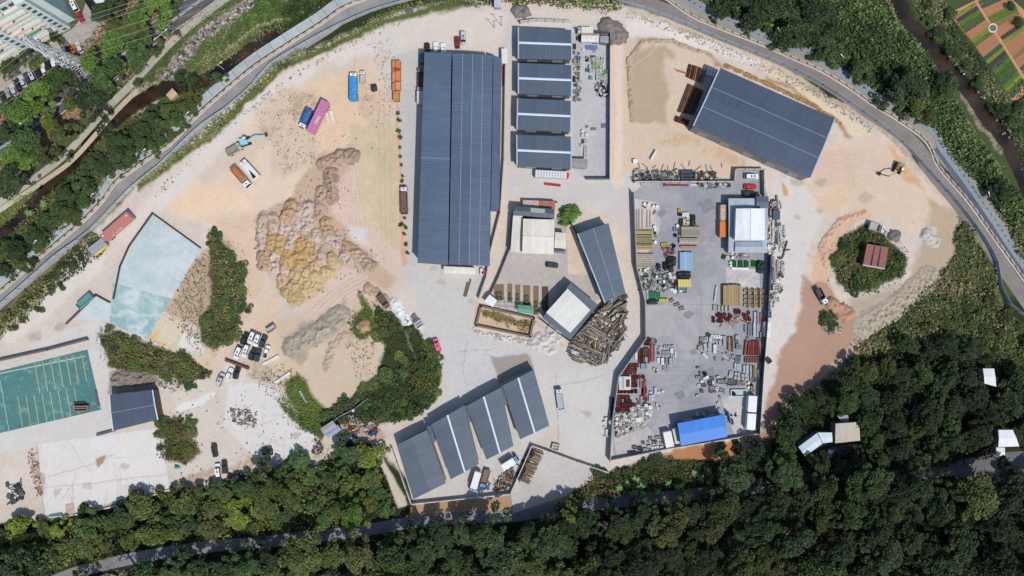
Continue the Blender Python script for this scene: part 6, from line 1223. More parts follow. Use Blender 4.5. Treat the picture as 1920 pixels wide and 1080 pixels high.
for k in range(10): item('block', 1291 + k * 3.5, 132 + k * 1.3, 2.4, 27 - abs(k - 4) * .6, [(84, 60, 48), (140, 92, 64), (72, 52, 48), (112, 78, 60), (160, 112, 76), (66, 56, 58), (100, 72, 60), (140, 108, 84), (110, 116, 126), (150, 156, 166)][k], -13 if k < 8 else -18, nm='steel_beam', desc=['dark brown', 'orange brown', 'blackish', 'mid brown', 'bright orange', 'dark', 'brown', 'tan', 'slate', 'grey'][k] + ' short steel beam in the upper rack', cat='steel beam', group=BGp, mat='rust', h=.7, fixed='the slanted warehouse')
for k in range(10): item('block', 1282 + k * 3.0, 183 + k * 1.0, 2.2, 56 - k * .8, [(110, 76, 58), (122, 84, 62), (146, 98, 66), (84, 60, 50), (102, 72, 58), (76, 58, 54), (116, 84, 66), (68, 58, 54), (94, 70, 60), (72, 58, 54)][k], -21, nm='steel_beam', desc=['tawny', 'brown', 'orange', 'dark brown', 'chestnut', 'blackish', 'tan brown', 'dark', 'dull brown', 'deep brown'][k] + ' long steel beam in the lower rack', cat='steel beam', group=BGp, mat='rust', h=.7, fixed='the slanted warehouse')
for k, (px, py, w, a) in enumerate([(1277, 133, 26, -17), (1280, 136, 24, -17)]): item('block', px, py, w, 1.3, (196, 120, 84), a, nm='steel_beam', desc='thin orange rod reaching west of the rack', cat='steel beam', group=BGp, mat='rust', h=.3, fixed='the upper rack')
o = container('dark rusty tray below the long steel beams', [(1270, 217), (1293, 225), (1290, 235), (1267, 226)], 1.4, (96, 54, 44), 'rust', 'rusty_tray', 'tray')
for k in range(3): item('block', 1329 + k * 5, 132 + k * 2, 4.6, 18, (206, 212, 220), -16, desc='pale slab leaning at the slanted warehouse corner', nm='stone_slab', cat='slab', group=BGp)
for k, (px, py, w, l, a, d) in enumerate([(508, 675, 34, 5, 28, 'northern white concrete beam lying on scrubby sand'), (530, 708, 33, 5, 34, 'southern white concrete beam lying on scrubby sand'), (614, 220, 3.5, 18, 14, 'western white post of two beside the pink trailer'), (622, 217, 6, 19, 10, 'eastern wide white post beside the pink trailer'), (568, 744, 4, 26, 30, 'grey pipe lying in the green grass strip'),
                                      (198, 811, 36, 5, 15, 'slate bench-like beam south of the green court'), (181, 747, 4, 30, 10, 'dark red and grey strip at the east edge of the green court'), (713, 625, 6, 30, -36, 'bluish channel beam at the edge of the bush belt'), (1178, 0, 1, 1, 0, '')][:8]):
    o = item('block', px, py, w, l, (226, 222, 212) if k < 4 else ((150, 160, 176) if k in (4, 7) else (96, 104, 116)), a, nm='concrete_beam', cat='beam', h=.6); AUTO.pop(); tag(o, d, 'beam'); del o['group']
o = item('crate', 151, 766, 26, 10, (166, 130, 118), 2, nm='pallet_crate', cat='crate', h=1.6); AUTO.pop(); tag(o, 'wide rusty pallet crate on the green court', 'crate'); del o['group']
o = item('tarp', 149, 756, 24, 8, (40, 66, 62), 2, h=.5, seed=40); AUTO.pop(); tag(o, 'dark green sheet behind the rusty pallet crate', 'sheet'); del o['group']
for (px, py, w, l, a, c, d) in [(776, 597, 14, 10, 35, (150, 150, 156), 'dark grey slab box at the edge of the concrete apron'), (785, 608, 15, 13, 35, (196, 198, 206), 'pale square slab box at the edge of the concrete apron'), (700, 163, 13, 15, 10, (52, 56, 66), 'black covered cube on the sand near the white flat truck'), (1456, 403, 14, 18, 0, (86, 98, 114), 'slate roofed box by the pale road'), (1456, 539, 13, 11, 4, (206, 206, 212), 'white square box by the pale road'),
                         (441, 898, 18, 15, 22, (150, 156, 164), 'grey crumpled cabin roof by the wood edge'), (455, 908, 13, 7, -40, (120, 126, 136), 'slate panel box by the wood edge'), (330, 877, 11, 7, -8, (90, 196, 210), 'turquoise sheet in the south-west rubble'), (766, 19, 15, 9, 8, (110, 112, 116), 'grey car shell under the northern hedge'), (1042, 839, 14, 12, -14, (206, 206, 200), 'white rimmed open tank at the log yard wall'), (1226, 290, 3.4, 20, -30, (230, 228, 222), 'white post lying on the pale dirt'),
                         (1191, 302, 8, 8, 0, (236, 240, 244), 'white tank beside rust stained dirt'), (105, 967, 25, 9, 10, (76, 140, 124), 'green painted slab at the corner of the bare concrete'), (131, 956, 16, 22, 3, (196, 172, 158), 'pinkish slab on the bare concrete'), (903, 509, 6, 12, 0, (226, 226, 220), 'white sign board beside the loading canopy'), (908, 511, 9, 9, 45, (206, 84, 96), 'red diamond panel beside the white sign board'), (1115, 455, 3, 3, 0, (200, 200, 190), 'x')][:16]:
    kk = 'crate' if 'open tank' in d or 'box' in d and 'roofed' not in d else 'tarp' if 'crumpled' in d or 'covered' in d or 'sheet' in d or 'shell' in d else 'block'
    o = item(kk, px, py, w, l, c, a, nm='_'.join(d.split()[1:3]) if False else {'crate': 'storage_box', 'tarp': 'covered_heap', 'block': 'slab'}[kk], h=.15 if 'slab at' in d or 'slab on' in d else 1.2, cat={'crate': 'box', 'tarp': 'heap', 'block': 'slab'}[kk], seed=int(px)); AUTO.pop(); tag(o, d, None); del o['group']
# loose timber heap and log heap
def log(px, py, L_, wid, a, c, h, desc, cat, group, fixed, nm='timber_beam', rnd_=False):
    key = (nm, wid, L_ // 3, c)
    def f(mb):
        l2 = L_ * S / 2
        if rnd_: mb.tube((-l2, 0, 0), (l2, 0, 0), wid * S / 2, alb(c), 6, wid * S * .4)
        else: mb.box(0, 0, 0, 2 * l2, wid * S, wid * S * .7, alb(c))
    me = proto(key, f, 'timber'); x, y, _ = G(px, py, h); o = link(nm, me, None, (x, y, h)); o.rotation_euler = (0, R(rnd.uniform(-4, 4)), R(a)); auto(o, desc, cat, group, px, py, fixed); return o
junk('splintered offcuts under the loose timber heap', 'timber_scrap', [(1084, 628), (1112, 590), (1130, 566), (1172, 552), (1176, 610), (1160, 650), (1128, 684), (1070, 668), (1064, 652)], 520, [(96, 88, 80), (130, 118, 104), (70, 66, 62), (150, 140, 126)], .5, 1.5, 70, .5)
TGp = 'weathered beams of the loose timber heap'; TC = [(150, 136, 118), (128, 116, 104), (168, 156, 138), (104, 94, 86), (140, 118, 94), (120, 120, 118)]; TNm = ['tan', 'dull brown', 'pale', 'dark', 'ochre', 'grey']
regs = [([(1082, 640), (1130, 655), (1112, 685), (1070, 665)], -25, 34, 30), ([(1100, 600), (1140, 612), (1150, 650), (1085, 635)], -32, 30, 36), ([(1150, 600), (1174, 590), (1168, 630), (1148, 652)], 58, 34, 28), ([(1130, 568), (1170, 556), (1174, 580), (1142, 592)], 35, 26, 26),
        ([(1110, 585), (1140, 590), (1145, 608), (1112, 606)], -30, 26, 14), ([(1126, 652), (1148, 652), (1140, 674), (1124, 676)], 80, 22, 14), ([(1148, 590), (1174, 586), (1174, 600), (1150, 602)], 4, 24, 8), ([(1064, 655), (1090, 670), (1110, 684), (1080, 680)], -18, 30, 10)]
def inpoly(x, y, poly):
    ins = False
    for i in range(len(poly)):
        (x0, y0), (x1, y1) = poly[i], poly[(i + 1) % len(poly)]
        if (y0 > y) != (y1 > y) and x < (x1 - x0) * (y - y0) / (y1 - y0) + x0: ins = not ins
    return ins
for poly, a, L_, n in regs:
    xs = [p[0] for p in poly]; ys = [p[1] for p in poly]; k = 0
    while k < n:
        x, y = rnd.uniform(min(xs), max(xs)), rnd.uniform(min(ys), max(ys))
        if not inpoly(x, y, poly): continue
        i = rnd.randrange(6); log(x, y, L_ * rnd.uniform(.5, .85), rnd.choice((1.6, 2.2)), a + rnd.gauss(0, 6), TC[i], .25 + .16 * (k % 8), TNm[i] + ' weathered beam', 'timber beam', TGp, 'the timber heap centre'); k += 1
for px, py in ((1150, 597), (1157, 591)): item('ring', px, py, 6.5, 6.5, (226, 226, 214), desc='white ring basin on the loose timber heap', group='white basins on the timber heap', z=1.3, fixed='the timber heap')
o = item('tarp', 1078, 661, 20, 8, (220, 218, 224), -28, h=.8, seed=50, z=.8); AUTO.pop(); tag(o, 'white wrapped bundle on the west edge of the timber heap', 'bundle'); del o['group']
LG = 'debarked logs stacked by the white-walled yard'; LC = [(166, 134, 108), (146, 116, 94), (180, 150, 124), (126, 104, 88)]
for k in range(44):
    t = k / 43; cx, cy = 1010 - t * 29, 842 + t * 61; i = k % 4
    log(cx + rnd.uniform(-2, 2), cy + rnd.uniform(-1, 1), rnd.uniform(20, 26), 1.7, -24 + rnd.gauss(0, 4), LC[i], .2 + .22 * (k % 3), ['tan', 'brown', 'pale', 'dark'][i] + ' debarked log', 'log', LG, 'the white rimmed tank', 'log', True)
junk('tangled brush and dark twigs at the west side of the log stack', 'brush_heap', [(994, 842), (1000, 846), (975, 895), (970, 890)], 130, [(60, 56, 50), (110, 96, 80), (40, 42, 38)], .6, 1.6, 12, 1.0)
junk('heap of brown and white broken wood next to two sky blue cab trucks', 'broken_wood_heap', [(930, 905), (948, 886), (963, 880), (962, 900), (950, 915), (930, 920)], 220, [(176, 140, 110), (226, 216, 206), (80, 70, 64), (130, 96, 76), (60, 60, 58)], .5, 1.3, 13, 1.3)
junk('strewn metal rods and trays along the wall north of the storage yard', 'metal_litter', [(1186, 322), (1250, 322), (1270, 324), (1272, 338), (1188, 338)], 260, [(150, 146, 140), (96, 92, 88), (190, 186, 180), (60, 60, 62)], .6, 1.8, 14, .7)
junk('rusty pipe ends and frames east of the slate box along the yard wall', 'metal_litter', [(1306, 324), (1340, 324), (1346, 336), (1310, 339)], 100, [(120, 80, 70), (90, 84, 80), (206, 200, 196), (60, 56, 58)], .5, 1.5, 15, .6)
for k in range(9): item('block', 1242 + k * 4, 330 + (k % 3), 3, 11 + k % 4, (150 + k * 3, 146 + k * 3, 136), (-14, 8, 20, -6)[k % 4], nm='stone_slab', desc='upright grey slab north of the yard wall', cat='slab', group='slabs along the north yard wall')
item('crate', 1291, 328, 27, 15, (86, 94, 108), 0, nm='slate_box', desc='wide slate box north of the yard wall', cat='box', group='slabs along the north yard wall', h=1.8)
for k in range(12): px = 1196 + k * 14 + rnd.uniform(-4, 4); item('block', px, 312 + rnd.uniform(-6, 6), 1.3, rnd.uniform(7, 16), (140, 116, 96), rnd.uniform(-60, 60), nm='loose_rod', desc='brown rod scattered on the dirt', cat='rod', group='rods scattered north of the yard wall', h=.2)
junk('pale gravelly waste strip between the dark hoarding and the pale road', 'roadside_waste', [(1440, 375), (1455, 372), (1462, 395), (1470, 430), (1466, 560), (1448, 575), (1440, 560)], 200, [(226, 224, 220), (176, 176, 176), (90, 92, 96), (206, 206, 200), (120, 90, 80)], .5, 1.6, 16, .4)
for k, (px, py, w, l, a, c) in enumerate([(1443, 392, 2.4, 28, 0, (96, 52, 52)), (1447, 388, 2.4, 28, 2, (120, 76, 62)), (1451, 392, 2.4, 24, -2, (110, 60, 60)), (1457, 376, 4, 20, 4, (110, 114, 122)), (1465, 384, 3, 14, 14, (190, 190, 190)), (1450, 430, 4, 46, 0, (206, 200, 176)), (1455, 432, 3, 50, -1, (96, 90, 100)), (1459, 440, 3, 40, 2, (140, 150, 156)),
                                        (1464, 440, 4, 26, 8, (176, 190, 206)), (1471, 432, 4, 18, 0, (170, 186, 196)), (1445, 440, 2, 34, 2, (196, 196, 196)), (1449, 505, 4, 62, 4, (110, 122, 132)), (1453, 510, 3.4, 56, 4, (150, 160, 170)), (1444, 515, 3, 60, 2, (90, 90, 92)), (1458, 500, 3.4, 24, 0, (176, 150, 120)), (1468, 506, 5, 18, 6, (160, 176, 190)), (1472, 468, 2, 34, -16, (90, 94, 96)), (1476, 469, 12, 1.6, 8, (80, 84, 86)), (1452, 556, 3, 26, -28, (200, 190, 150)), (1446, 575, 4, 18, 0, (176, 190, 200)), (1458, 552, 10, 9, 20, (206, 214, 226))]):
    item('block', px, py, w, l, c, a, nm='long_girder', desc=('brown' if c[0] > c[2] + 20 else 'slate' if c[0] < 130 else 'pale') + ' long girder lying outside the hoarding', cat='girder', group='girders along the pale road', h=.5)
# scrap corner, south-west rubble
junk('jumble of household scrap in the small scrap yard', 'household_scrap', [(640, 790), (655, 775), (700, 785), (712, 800), (700, 815), (650, 812)], 200, [(206, 206, 204), (150, 60, 50), (190, 160, 120), (70, 72, 70), (150, 166, 190), (206, 150, 100)], .4, 1.2, 17, .8)
for (px, py, w, l, a, c, d) in [(663, 792, 8, 7, 0, (206, 214, 226), 'white blue tank in the small scrap yard'), (669, 788, 6, 7, 30, (80, 126, 190), 'mid blue box in the small scrap yard'), (680, 805, 7, 7, 30, (214, 216, 206), 'white framed board in the small scrap yard'), (691, 802, 9, 9, 40, (206, 160, 106), 'orange wooden board in the small scrap yard'), (693, 793, 7, 7, 0, (214, 214, 210), 'white round drum in the small scrap yard'), (662, 770, 5, 5, 0, (236, 236, 236), 'white drum by the scrap yard fence')]:
    o = item('drum' if 'drum' in d else 'crate', px, py, w, l, c, a); AUTO.pop(); tag(o, d, None); del o['group']
junk('cluster of bright blue barrels and crates south of the household scrap', 'blue_scrap', [(653, 818), (668, 816), (672, 824), (660, 831), (652, 826)], 110, [(30, 80, 160), (40, 96, 190), (176, 196, 226), (26, 60, 120)], .5, 1.1, 18, .8)
junk('second cluster of blue barrels near the scrap yard fence', 'blue_scrap', [(695, 806), (706, 804), (708, 814), (696, 816)], 60, [(24, 60, 130), (36, 80, 160), (20, 40, 90)], .5, 1.1, 19, .8)
wall('scrap_fence', 'thin grey pipe fence north of the mauve roofed scrap hut', 'fence', [(615, 806), (634, 782), (668, 764), (692, 745)], 1.6, .15, (160, 172, 190), 'steel')
junk('brick and tile litter at the bare concrete slab west edge', 'brick_litter', [(52, 850), (66, 838), (74, 880), (80, 930), (70, 930), (58, 890)], 160, [(190, 150, 120), (150, 70, 60), (226, 214, 196), (176, 150, 126)], .3, .8, 20, .3)
junk('broken boards and rubble west of the small bushy corner', 'board_litter', [(14, 905), (40, 910), (48, 935), (20, 940)], 60, [(226, 226, 222), (90, 96, 96), (60, 70, 66)], .6, 2.2, 21, .6)
junk('rubble and twig litter on the south-west dirt', 'rubble_litter', [(430, 765), (480, 770), (482, 800), (440, 795)], 130, [(196, 176, 156), (120, 110, 104), (90, 80, 76), (150, 130, 110)], .3, 1.0, 22, .3)
junk('white and brown rubble at the north of the south-west yard', 'rubble_litter', [(292, 705), (320, 695), (342, 725), (325, 735), (300, 722)], 150, [(226, 222, 216), (160, 150, 140), (206, 196, 176), (110, 106, 100)], .4, 1.4, 23, .5)
junk('tyres and broken pots strewn by the wood edge', 'rubble_litter', [(590, 820), (612, 838), (600, 855), (585, 850)], 60, [(110, 100, 96), (206, 196, 186), (70, 62, 60)], .4, 1.0, 24, .4)
junk('dark scrap around the grey cabin roof by the wood edge', 'rubble_litter', [(430, 890), (462, 886), (468, 905), (455, 918), (430, 908)], 110, [(80, 84, 90), (130, 134, 140), (60, 60, 64)], .5, 1.5, 25, .5)
junk('boulder strip lining the pale site track', 'boulder_strip', [(1176, 20), (1300, 60), (1440, 122), (1540, 170), (1640, 240), (1630, 250), (1530, 184), (1430, 134), (1290, 74), (1176, 34)], 500, [(206, 196, 186), (186, 172, 158), (226, 220, 212), (166, 152, 138)], .2, .6, 26, .2)
junk('riverbed stones of the rocky brook', 'brook_stones', [(470, -5), (482, 8), (430, 45), (385, 78), (350, 115), (325, 150), (300, 150), (330, 110), (370, 60), (420, 28)], 900, [(176, 164, 152), (140, 130, 120), (206, 196, 186), (90, 84, 78)], .4, 1.1, 27, .25)
junk('pale stones along the small plot wall', 'plot_stones', [(888, 612), (900, 622), (950, 630), (995, 640), (996, 648), (940, 636), (890, 624)], 120, [(226, 224, 222), (196, 190, 184)], .4, 1.1, 28, .3)
junk('stone edging round the small round bush', 'bush_stones', [(1540, 612), (1560, 622), (1580, 612), (1580, 620), (1560, 628), (1540, 618)], 60, [(206, 196, 186), (176, 150, 136)], .4, .9, 29, .2)
junk('broken concrete rubble between the orange skips and the sand field', 'rubble_litter', [(690, 85), (735, 70), (742, 110), (736, 190), (724, 200), (715, 140)], 150, [(214, 206, 198), (190, 180, 170), (226, 220, 214)], .25, .8, 81, .3)
junk('pebbly edge where the red brown dirt meets the wood', 'pebble_edge', [(1606, 632), (1616, 642), (1560, 708), (1490, 758), (1440, 812), (1430, 806), (1480, 748), (1548, 698)], 170, [(206, 186, 172), (176, 154, 140), (226, 214, 204)], .3, .8, 82, .2)
junk('small stones and scraps strewn over the south-west dirt yard', 'yard_scraps', [(330, 740), (500, 720), (610, 820), (580, 870), (440, 905), (330, 900), (380, 820)], 110, [(150, 136, 124), (226, 218, 210), (110, 100, 92)], .2, .6, 83, .15)
junk('dry clods and stones across the north-west sand field', 'sand_clods', [(470, 200), (560, 160), (730, 130), (730, 300), (640, 290), (560, 340), (480, 300)], 110, [(176, 152, 124), (150, 130, 104), (206, 190, 170)], .2, .55, 84, .12)
junk('clods crumbled round the tipped earth mounds', 'earth_clods', [(478, 400), (560, 360), (640, 285), (665, 330), (640, 420), (740, 500), (650, 520), (560, 575), (520, 540), (470, 500)], 300, [(176, 150, 126), (206, 184, 166), (140, 118, 98)], .25, .7, 85, .3)
junk('stones and litter along the foot of the river-side hedge', 'verge_stones', [(280, 372), (360, 290), (440, 222), (540, 142), (640, 86), (760, 34), (764, 40), (644, 94), (546, 150), (446, 230), (366, 298), (288, 380)], 260, [(176, 156, 134), (140, 124, 100), (214, 202, 190)], .25, .7, 86, .15)
# planting beds of the courtyard
for k, (x0, x1, y0, y1) in enumerate([(926, 945, 533, 563), (951.5, 960.5, 532, 567), (966, 975.5, 534, 568), (981, 994, 535, 572), (1000, 1010, 536, 590), (1016, 1028, 537, 580)]):
    o = empty('planting_bed', G((x0 + x1) / 2, (y0 + y1) / 2)); w, l = (x1 - x0) * S, (y1 - y0) * S
    tag(o, ['wedge shaped brown planting bed beside the grey slanting wall', 'narrow brown planting bed next to the wedge shaped one', 'third planting bed from the grey slanting wall', 'wide brown planting bed above the green shelter', 'brown planting bed just east of the green shelter', 'dark planting bed beside the white roofed house'][k], 'planting bed', 'planting beds of the office courtyard')
    MB().box(0, 0, .06, w, l, .12, alb((142, 112, 90) if k < 5 else (96, 80, 70))).build('soil', M['ground'], o)
    for j in range(2 + (k > 3)):
        mb = MB(); crate_fn(w * .6, 1.3, .5, (110, 96, 74))(mb); c_ = mb.build('planter_box', M['timber'], o, (0, -l * .1 - j * 1.7, .1)); MB().box(0, 0, .5, w * .4, .9, .3, alb((96, 110, 60))).build('plants', M['leaf'], c_)
# ---------------------------------------------------------------- earth mounds
def mound(label, line, w, h, col, seed, cat='earth mound', group=None, name='earth_mound', rough=.25, k2=None):
    P = [Vector(((x - 960) * S, (540 - y) * S)) for x, y in line]; r_ = np.random.default_rng(seed); c = sum(P, Vector((0, 0))) / len(P)
    d = .36; xs = [p.x for p in P]; ys = [p.y for p in P]; W2 = w * S / 2
    X = np.arange(min(xs) - W2 - 1, max(xs) + W2 + 1, d) ; Y = np.arange(min(ys) - W2 - 1, max(ys) + W2 + 1, d); xx, yy = np.meshgrid(X, Y)
    nz = r_.standard_normal(xx.shape); k = np.array([1, 2, 1]) / 4
    def sm(a, n):
        for _ in range(n): a = (a + np.roll(a, 1, 0) + np.roll(a, -1, 0) + np.roll(a, 1, 1) + np.roll(a, -1, 1)) / 5
        return a / (a.std() + 1e-9)
    n1, n2 = sm(nz, 1), sm(r_.standard_normal(xx.shape), 5)
    D = np.full(xx.shape, 1e9)
    if len(P) == 1: D = np.hypot(xx - P[0].x, yy - P[0].y)
    for i in range(len(P) - 1):
        dx, dy = P[i + 1].x - P[i].x, P[i + 1].y - P[i].y; t = np.clip(((xx - P[i].x) * dx + (yy - P[i].y) * dy) / (dx * dx + dy * dy), 0, 1)
        D = np.minimum(D, np.hypot(xx - P[i].x - t * dx, yy - P[i].y - t * dy))
    u = np.maximum(D + n2 * .32 + n1 * .12, 0) / W2; z = h * np.clip(1 - u ** 4, -1, 1) * (1 + .14 * n2) + (n1 * .19 + n2 * .05) * rough * 3 * np.clip(1.2 - u, .15, 1)
    keep = D < W2 * 1.3; z = np.where(u > 1, -.05 - (u - 1) * .3, z)
    I = -np.ones(xx.shape, int); I[keep] = np.arange(keep.sum())
    q = np.stack([I[:-1, :-1], I[:-1, 1:], I[1:, 1:], I[1:, :-1]], -1).reshape(-1, 4); q = q[(q >= 0).all(1)]
    V = np.stack([xx[keep] - c.x, yy[keep] - c.y, z[keep]], -1); c1 = np.array(alb(col)); cc = c1 * (1 + .06 * n2[keep][:, None] + .08 * n1[keep][:, None])
    if k2 is not None: t = np.clip(n2[keep] * .35 + n1[keep] * .2 + .3, 0, .9)[:, None]; cc = cc * (1 - t) + np.array(alb(k2)) * t
    o = link(name, npmesh(name, V, q, np.clip(cc, .01, .86), M['ground'], True), None, (c.x, c.y, 0)); tag(o, label, cat, group); return o
DES = .05
MG = 'tipped earth mounds in the middle of the site'; ml = off(460, 270, 3.483)
MD = [([(500, 130), (620, 90)], 70, (178, 152, 134)), ([(620, 75), (700, 80)], 80, (172, 148, 130)), ([(560, 190), (565, 350)], 72, (172, 146, 130)), ([(500, 310), (480, 460)], 70, (186, 160, 144)), ([(310, 400), (260, 480)], 74, (186, 154, 124)), ([(360, 420), (330, 490)], 70, (204, 178, 166)),
      ([(420, 400), (390, 560)], 70, (206, 190, 178)), ([(115, 480), (110, 560)], 60, (204, 182, 164)), ([(185, 480), (180, 560)], 60, (204, 182, 166)), ([(260, 520), (250, 570)], 70, (210, 192, 180)), ([(335, 530), (290, 680)], 60, (214, 196, 188)), ([(350, 600), (345, 660)], 72, (182, 148, 100)), ([(100, 600), (110, 660)], 62, (206, 186, 176)),
      ([(175, 590), (170, 650)], 60, (180, 156, 108)), ([(230, 620), (220, 690)], 70, (190, 158, 112)), ([(120, 720), (125, 790)], 70, (184, 158, 138)), ([(190, 740), (195, 810)], 66, (214, 192, 180)), ([(250, 790), (250, 830)], 60, (212, 188, 180)), ([(400, 600), (410, 650)], 66, (188, 160, 130)), ([(460, 590), (480, 640)], 70, (212, 188, 176)),
      ([(280, 730), (280, 770)], 84, (196, 158, 100)), ([(350, 740), (360, 780)], 80, (196, 160, 106)), ([(420, 690), (440, 720)], 70, (192, 162, 114)), ([(490, 680), (490, 760)], 76, (204, 176, 164)), ([(520, 510), (540, 580)], 74, (184, 156, 136)), ([(560, 610), (600, 650)], 74, (206, 188, 176)), ([(640, 660), (690, 690)], 72, (180, 150, 132)),
      ([(730, 710), (790, 770)], 70, (196, 172, 156)), ([(240, 870), (245, 910)], 66, (194, 168, 146)), ([(330, 840), (330, 850)], 76, (196, 178, 138)), ([(400, 830), (400, 835)], 76, (204, 186, 150)), ([(380, 890), (390, 895)], 76, (200, 178, 130)), ([(450, 860), (455, 870)], 80, (206, 186, 140)), ([(530, 840), (540, 850)], 80, (208, 190, 148)),
      ([(320, 920), (325, 925)], 80, (192, 172, 130)), ([(390, 950), (395, 955)], 80, (204, 184, 144)), ([(460, 930), (465, 935)], 70, (208, 188, 142)), ([(280, 960), (330, 1000)], 84, (188, 164, 120)), ([(640, 730), (670, 760)], 60, (200, 190, 180)), ([(560, 740), (575, 770)], 70, (188, 168, 136)), ([(780, 780), (830, 800)], 56, (172, 152, 136)), ([(450, 800), (455, 810)], 70, (206, 182, 150))]
MNAMES = lambda c: 'ochre' if c[0] - c[2] > 75 else 'yellowish' if c[0] - c[2] > 50 else 'brown' if c[0] < 190 else 'pale pink'
for k, (l, w, c) in enumerate(MD):
    pl = [ml(*p) for p in l]; o = mound(None, pl, w / 3.483 * 1.25, 1.5 if w > 72 else 1.25, c, 100 + k, group=MG, rough=.75, k2=(200, 180, 162) if c[0] - c[2] > 200 else (196, 168, 126) if c[0] - c[2] > 45 else (180, 156, 138)); auto(o, MNAMES(c) + ' tipped earth mound', 'earth mound', MG, *pl[0], None)
mound('grey brown folded spoil mound south of the tyre-tracked earth', [(548, 650), (600, 620), (636, 590)], 40, .8, (168, 158, 142), 201, rough=.45)
mound('low pale spoil bank with a dark lip in the middle of the lower earth field', [(612, 690), (622, 650), (648, 628)], 16, .5, (190, 172, 150), 202, rough=.5)
mound('broken rubble bank behind the court shed with shadow tone in its colour', [(222, 712), (280, 706)], 30, .9, (140, 130, 122), 216, rough=.8)  # rubble lying in the shed shadow, that darkness mixed into its colour
mound('thin grey ridge of clods in the lower earth field', [(560, 640), (590, 615), (600, 600)], 9, .5, (156, 146, 128), 217, rough=.5)
o = empty('metal_trellis', G(1717, 766), R(55)); tag(o, 'white ladder-like metal frame in the small woodland clearing', 'metal frame')
mb = MB()
for k in range(5): mb.box(-1.8 + k * .9, 0, .5, .14, 2.2, .14, alb((206, 214, 220)))
for k in (-1, 0, 1): mb.box(0, k * 1.0, .5, 3.9, .14, .14, alb((206, 214, 220)))
mb.build('frame', M['steel'], o)
mound('brown earth cube mound ringed by weeds', [(683, 612)], 26, 1.8, (176, 146, 112), 203)
mound('brown earth ridge at the head of the white stone dust', [(690, 540), (730, 570)], 20, .8, (186, 160, 136), 204)
mound('white stone dust heap at the bush belt corner', [(740, 570), (765, 600)], 24, 1.1, (226, 226, 226), 205, rough=.5)
mound('small grey gravel heap beside the white tracked machine', [(1677, 442)], 24, 1.2, (124, 120, 120), 206, cat='gravel heap', name='gravel_heap')
mound('pale grey rough heap near the east bend', [(1735, 440), (1750, 452)], 26, 1.0, (196, 190, 182), 207, rough=.5)
mound('long brown earth bank at the edge of the eastern scrub', [(1620, 610), (1680, 575), (1740, 520)], 46, .5, (178, 166, 148), 208, rough=.5)
mound('red brown earth heap beside the small round bush', [(1560, 570), (1588, 590)], 30, 1.4, (186, 144, 118), 209)
mound('dark grey gravel heap by the north gate', [(970, 22), (984, 24)], 24, 1.4, (134, 126, 122), 210, cat='gravel heap', name='gravel_heap')
mound('dark grey gravel heap spilling beside the small grey square roof', [(1140, 52), (1156, 66)], 40, 1.6, (132, 122, 118), 211, cat='gravel heap', name='gravel_heap')
mound('brown earth ridge behind the big slanted warehouse', [(1360, 122), (1440, 158), (1530, 200), (1575, 232)], 8, .6, (168, 134, 94), 212)
mound('low rim of earth round the brown field', [(1184, 225), (1178, 110), (1205, 78), (1260, 76), (1330, 104)], 8, .5, (182, 162, 140), 213, rough=.6)
mound('pink brown earth bank west of the island bushes', [(1550, 500), (1540, 460), (1575, 415), (1620, 400)], 14, .4, (208, 172, 148), 214, rough=.5)
mound('pale broken rock heap below the roof of the white ribbed house', [(1010, 640), (1030, 650), (1040, 620)], 34, 1.0, (206, 200, 196), 215, rough=.6)
# ---------------------------------------------------------------- vegetation
def leafcloud(P, sz, col, rg, up=.6, name='leaves'):
    """one small leaf clump face per point; P (n,3), sz (n,), col (n,3)"""
    n = len(P); nrm = rg.standard_normal((n, 3)); nrm[:, 2] = np.abs(nrm[:, 2]) + up; nrm /= np.linalg.norm(nrm, axis=1)[:, None]
    t = np.cross(nrm, rg.standard_normal((n, 3))); t /= np.linalg.norm(t, axis=1)[:, None] + 1e-9; b = np.cross(nrm, t)
    s = (sz * .5)[:, None]; a = rg.uniform(.55, 1.0, (n, 1))
    V = np.stack([P - t * s, P - b * s * a, P + t * s, P + b * s * a], 1).reshape(-1, 3)
    F = np.arange(n * 4).reshape(n, 4); return npmesh(name, V, F, np.repeat(col, 4, 0), M['leaf'])
def crown_mesh(seed, nl, n, leaf, flat=.75, rl=(.17, .42), spread=.55):
    """unit-ish crown: radius about 1, base at z=0"""
    rg = np.random.default_rng(seed); C0 = []
    for k in range(nl):
        a = rg.uniform(0, 6.283); r = math.sqrt(rg.uniform(0, 1)) * spread * 1.15 * (1 + .38 * math.sin(2 * a + seed) + .22 * math.sin(3 * a + seed * 1.7)); rr = rg.uniform(*rl) * (1 - .25 * min(r, 1))
        C0.append((r * math.cos(a) * rg.uniform(.85, 1.15), r * math.sin(a), flat * (.78 - .55 * (r / .7) ** 2) + rg.uniform(-.1, .12), rr, rg.uniform(.7, 1.32)))
    C0 = np.array(C0); w = C0[:, 3] ** 2; idx = rg.choice(nl, n, p=w / w.sum()); c = C0[idx]
    dv = rg.standard_normal((n, 3)); dv[:, 2] = np.abs(dv[:, 2]) * .9 - .25; dv /= np.linalg.norm(dv, axis=1)[:, None]
    P = c[:, :3] + dv * (c[:, 3] * rg.uniform(.55, 1.22, n) ** .7)[:, None] * [1, 1, .8]
    g = np.array([.054, .080, .035]); colv = g * (c[:, 4] * rg.uniform(.75, 1.25, n))[:, None]; colv[:, 0] *= rg.uniform(.85, 1.25, n)
    return leafcloud(P, np.full(n, leaf) * rg.uniform(.7, 1.3, n), colv, rg, name='crown')
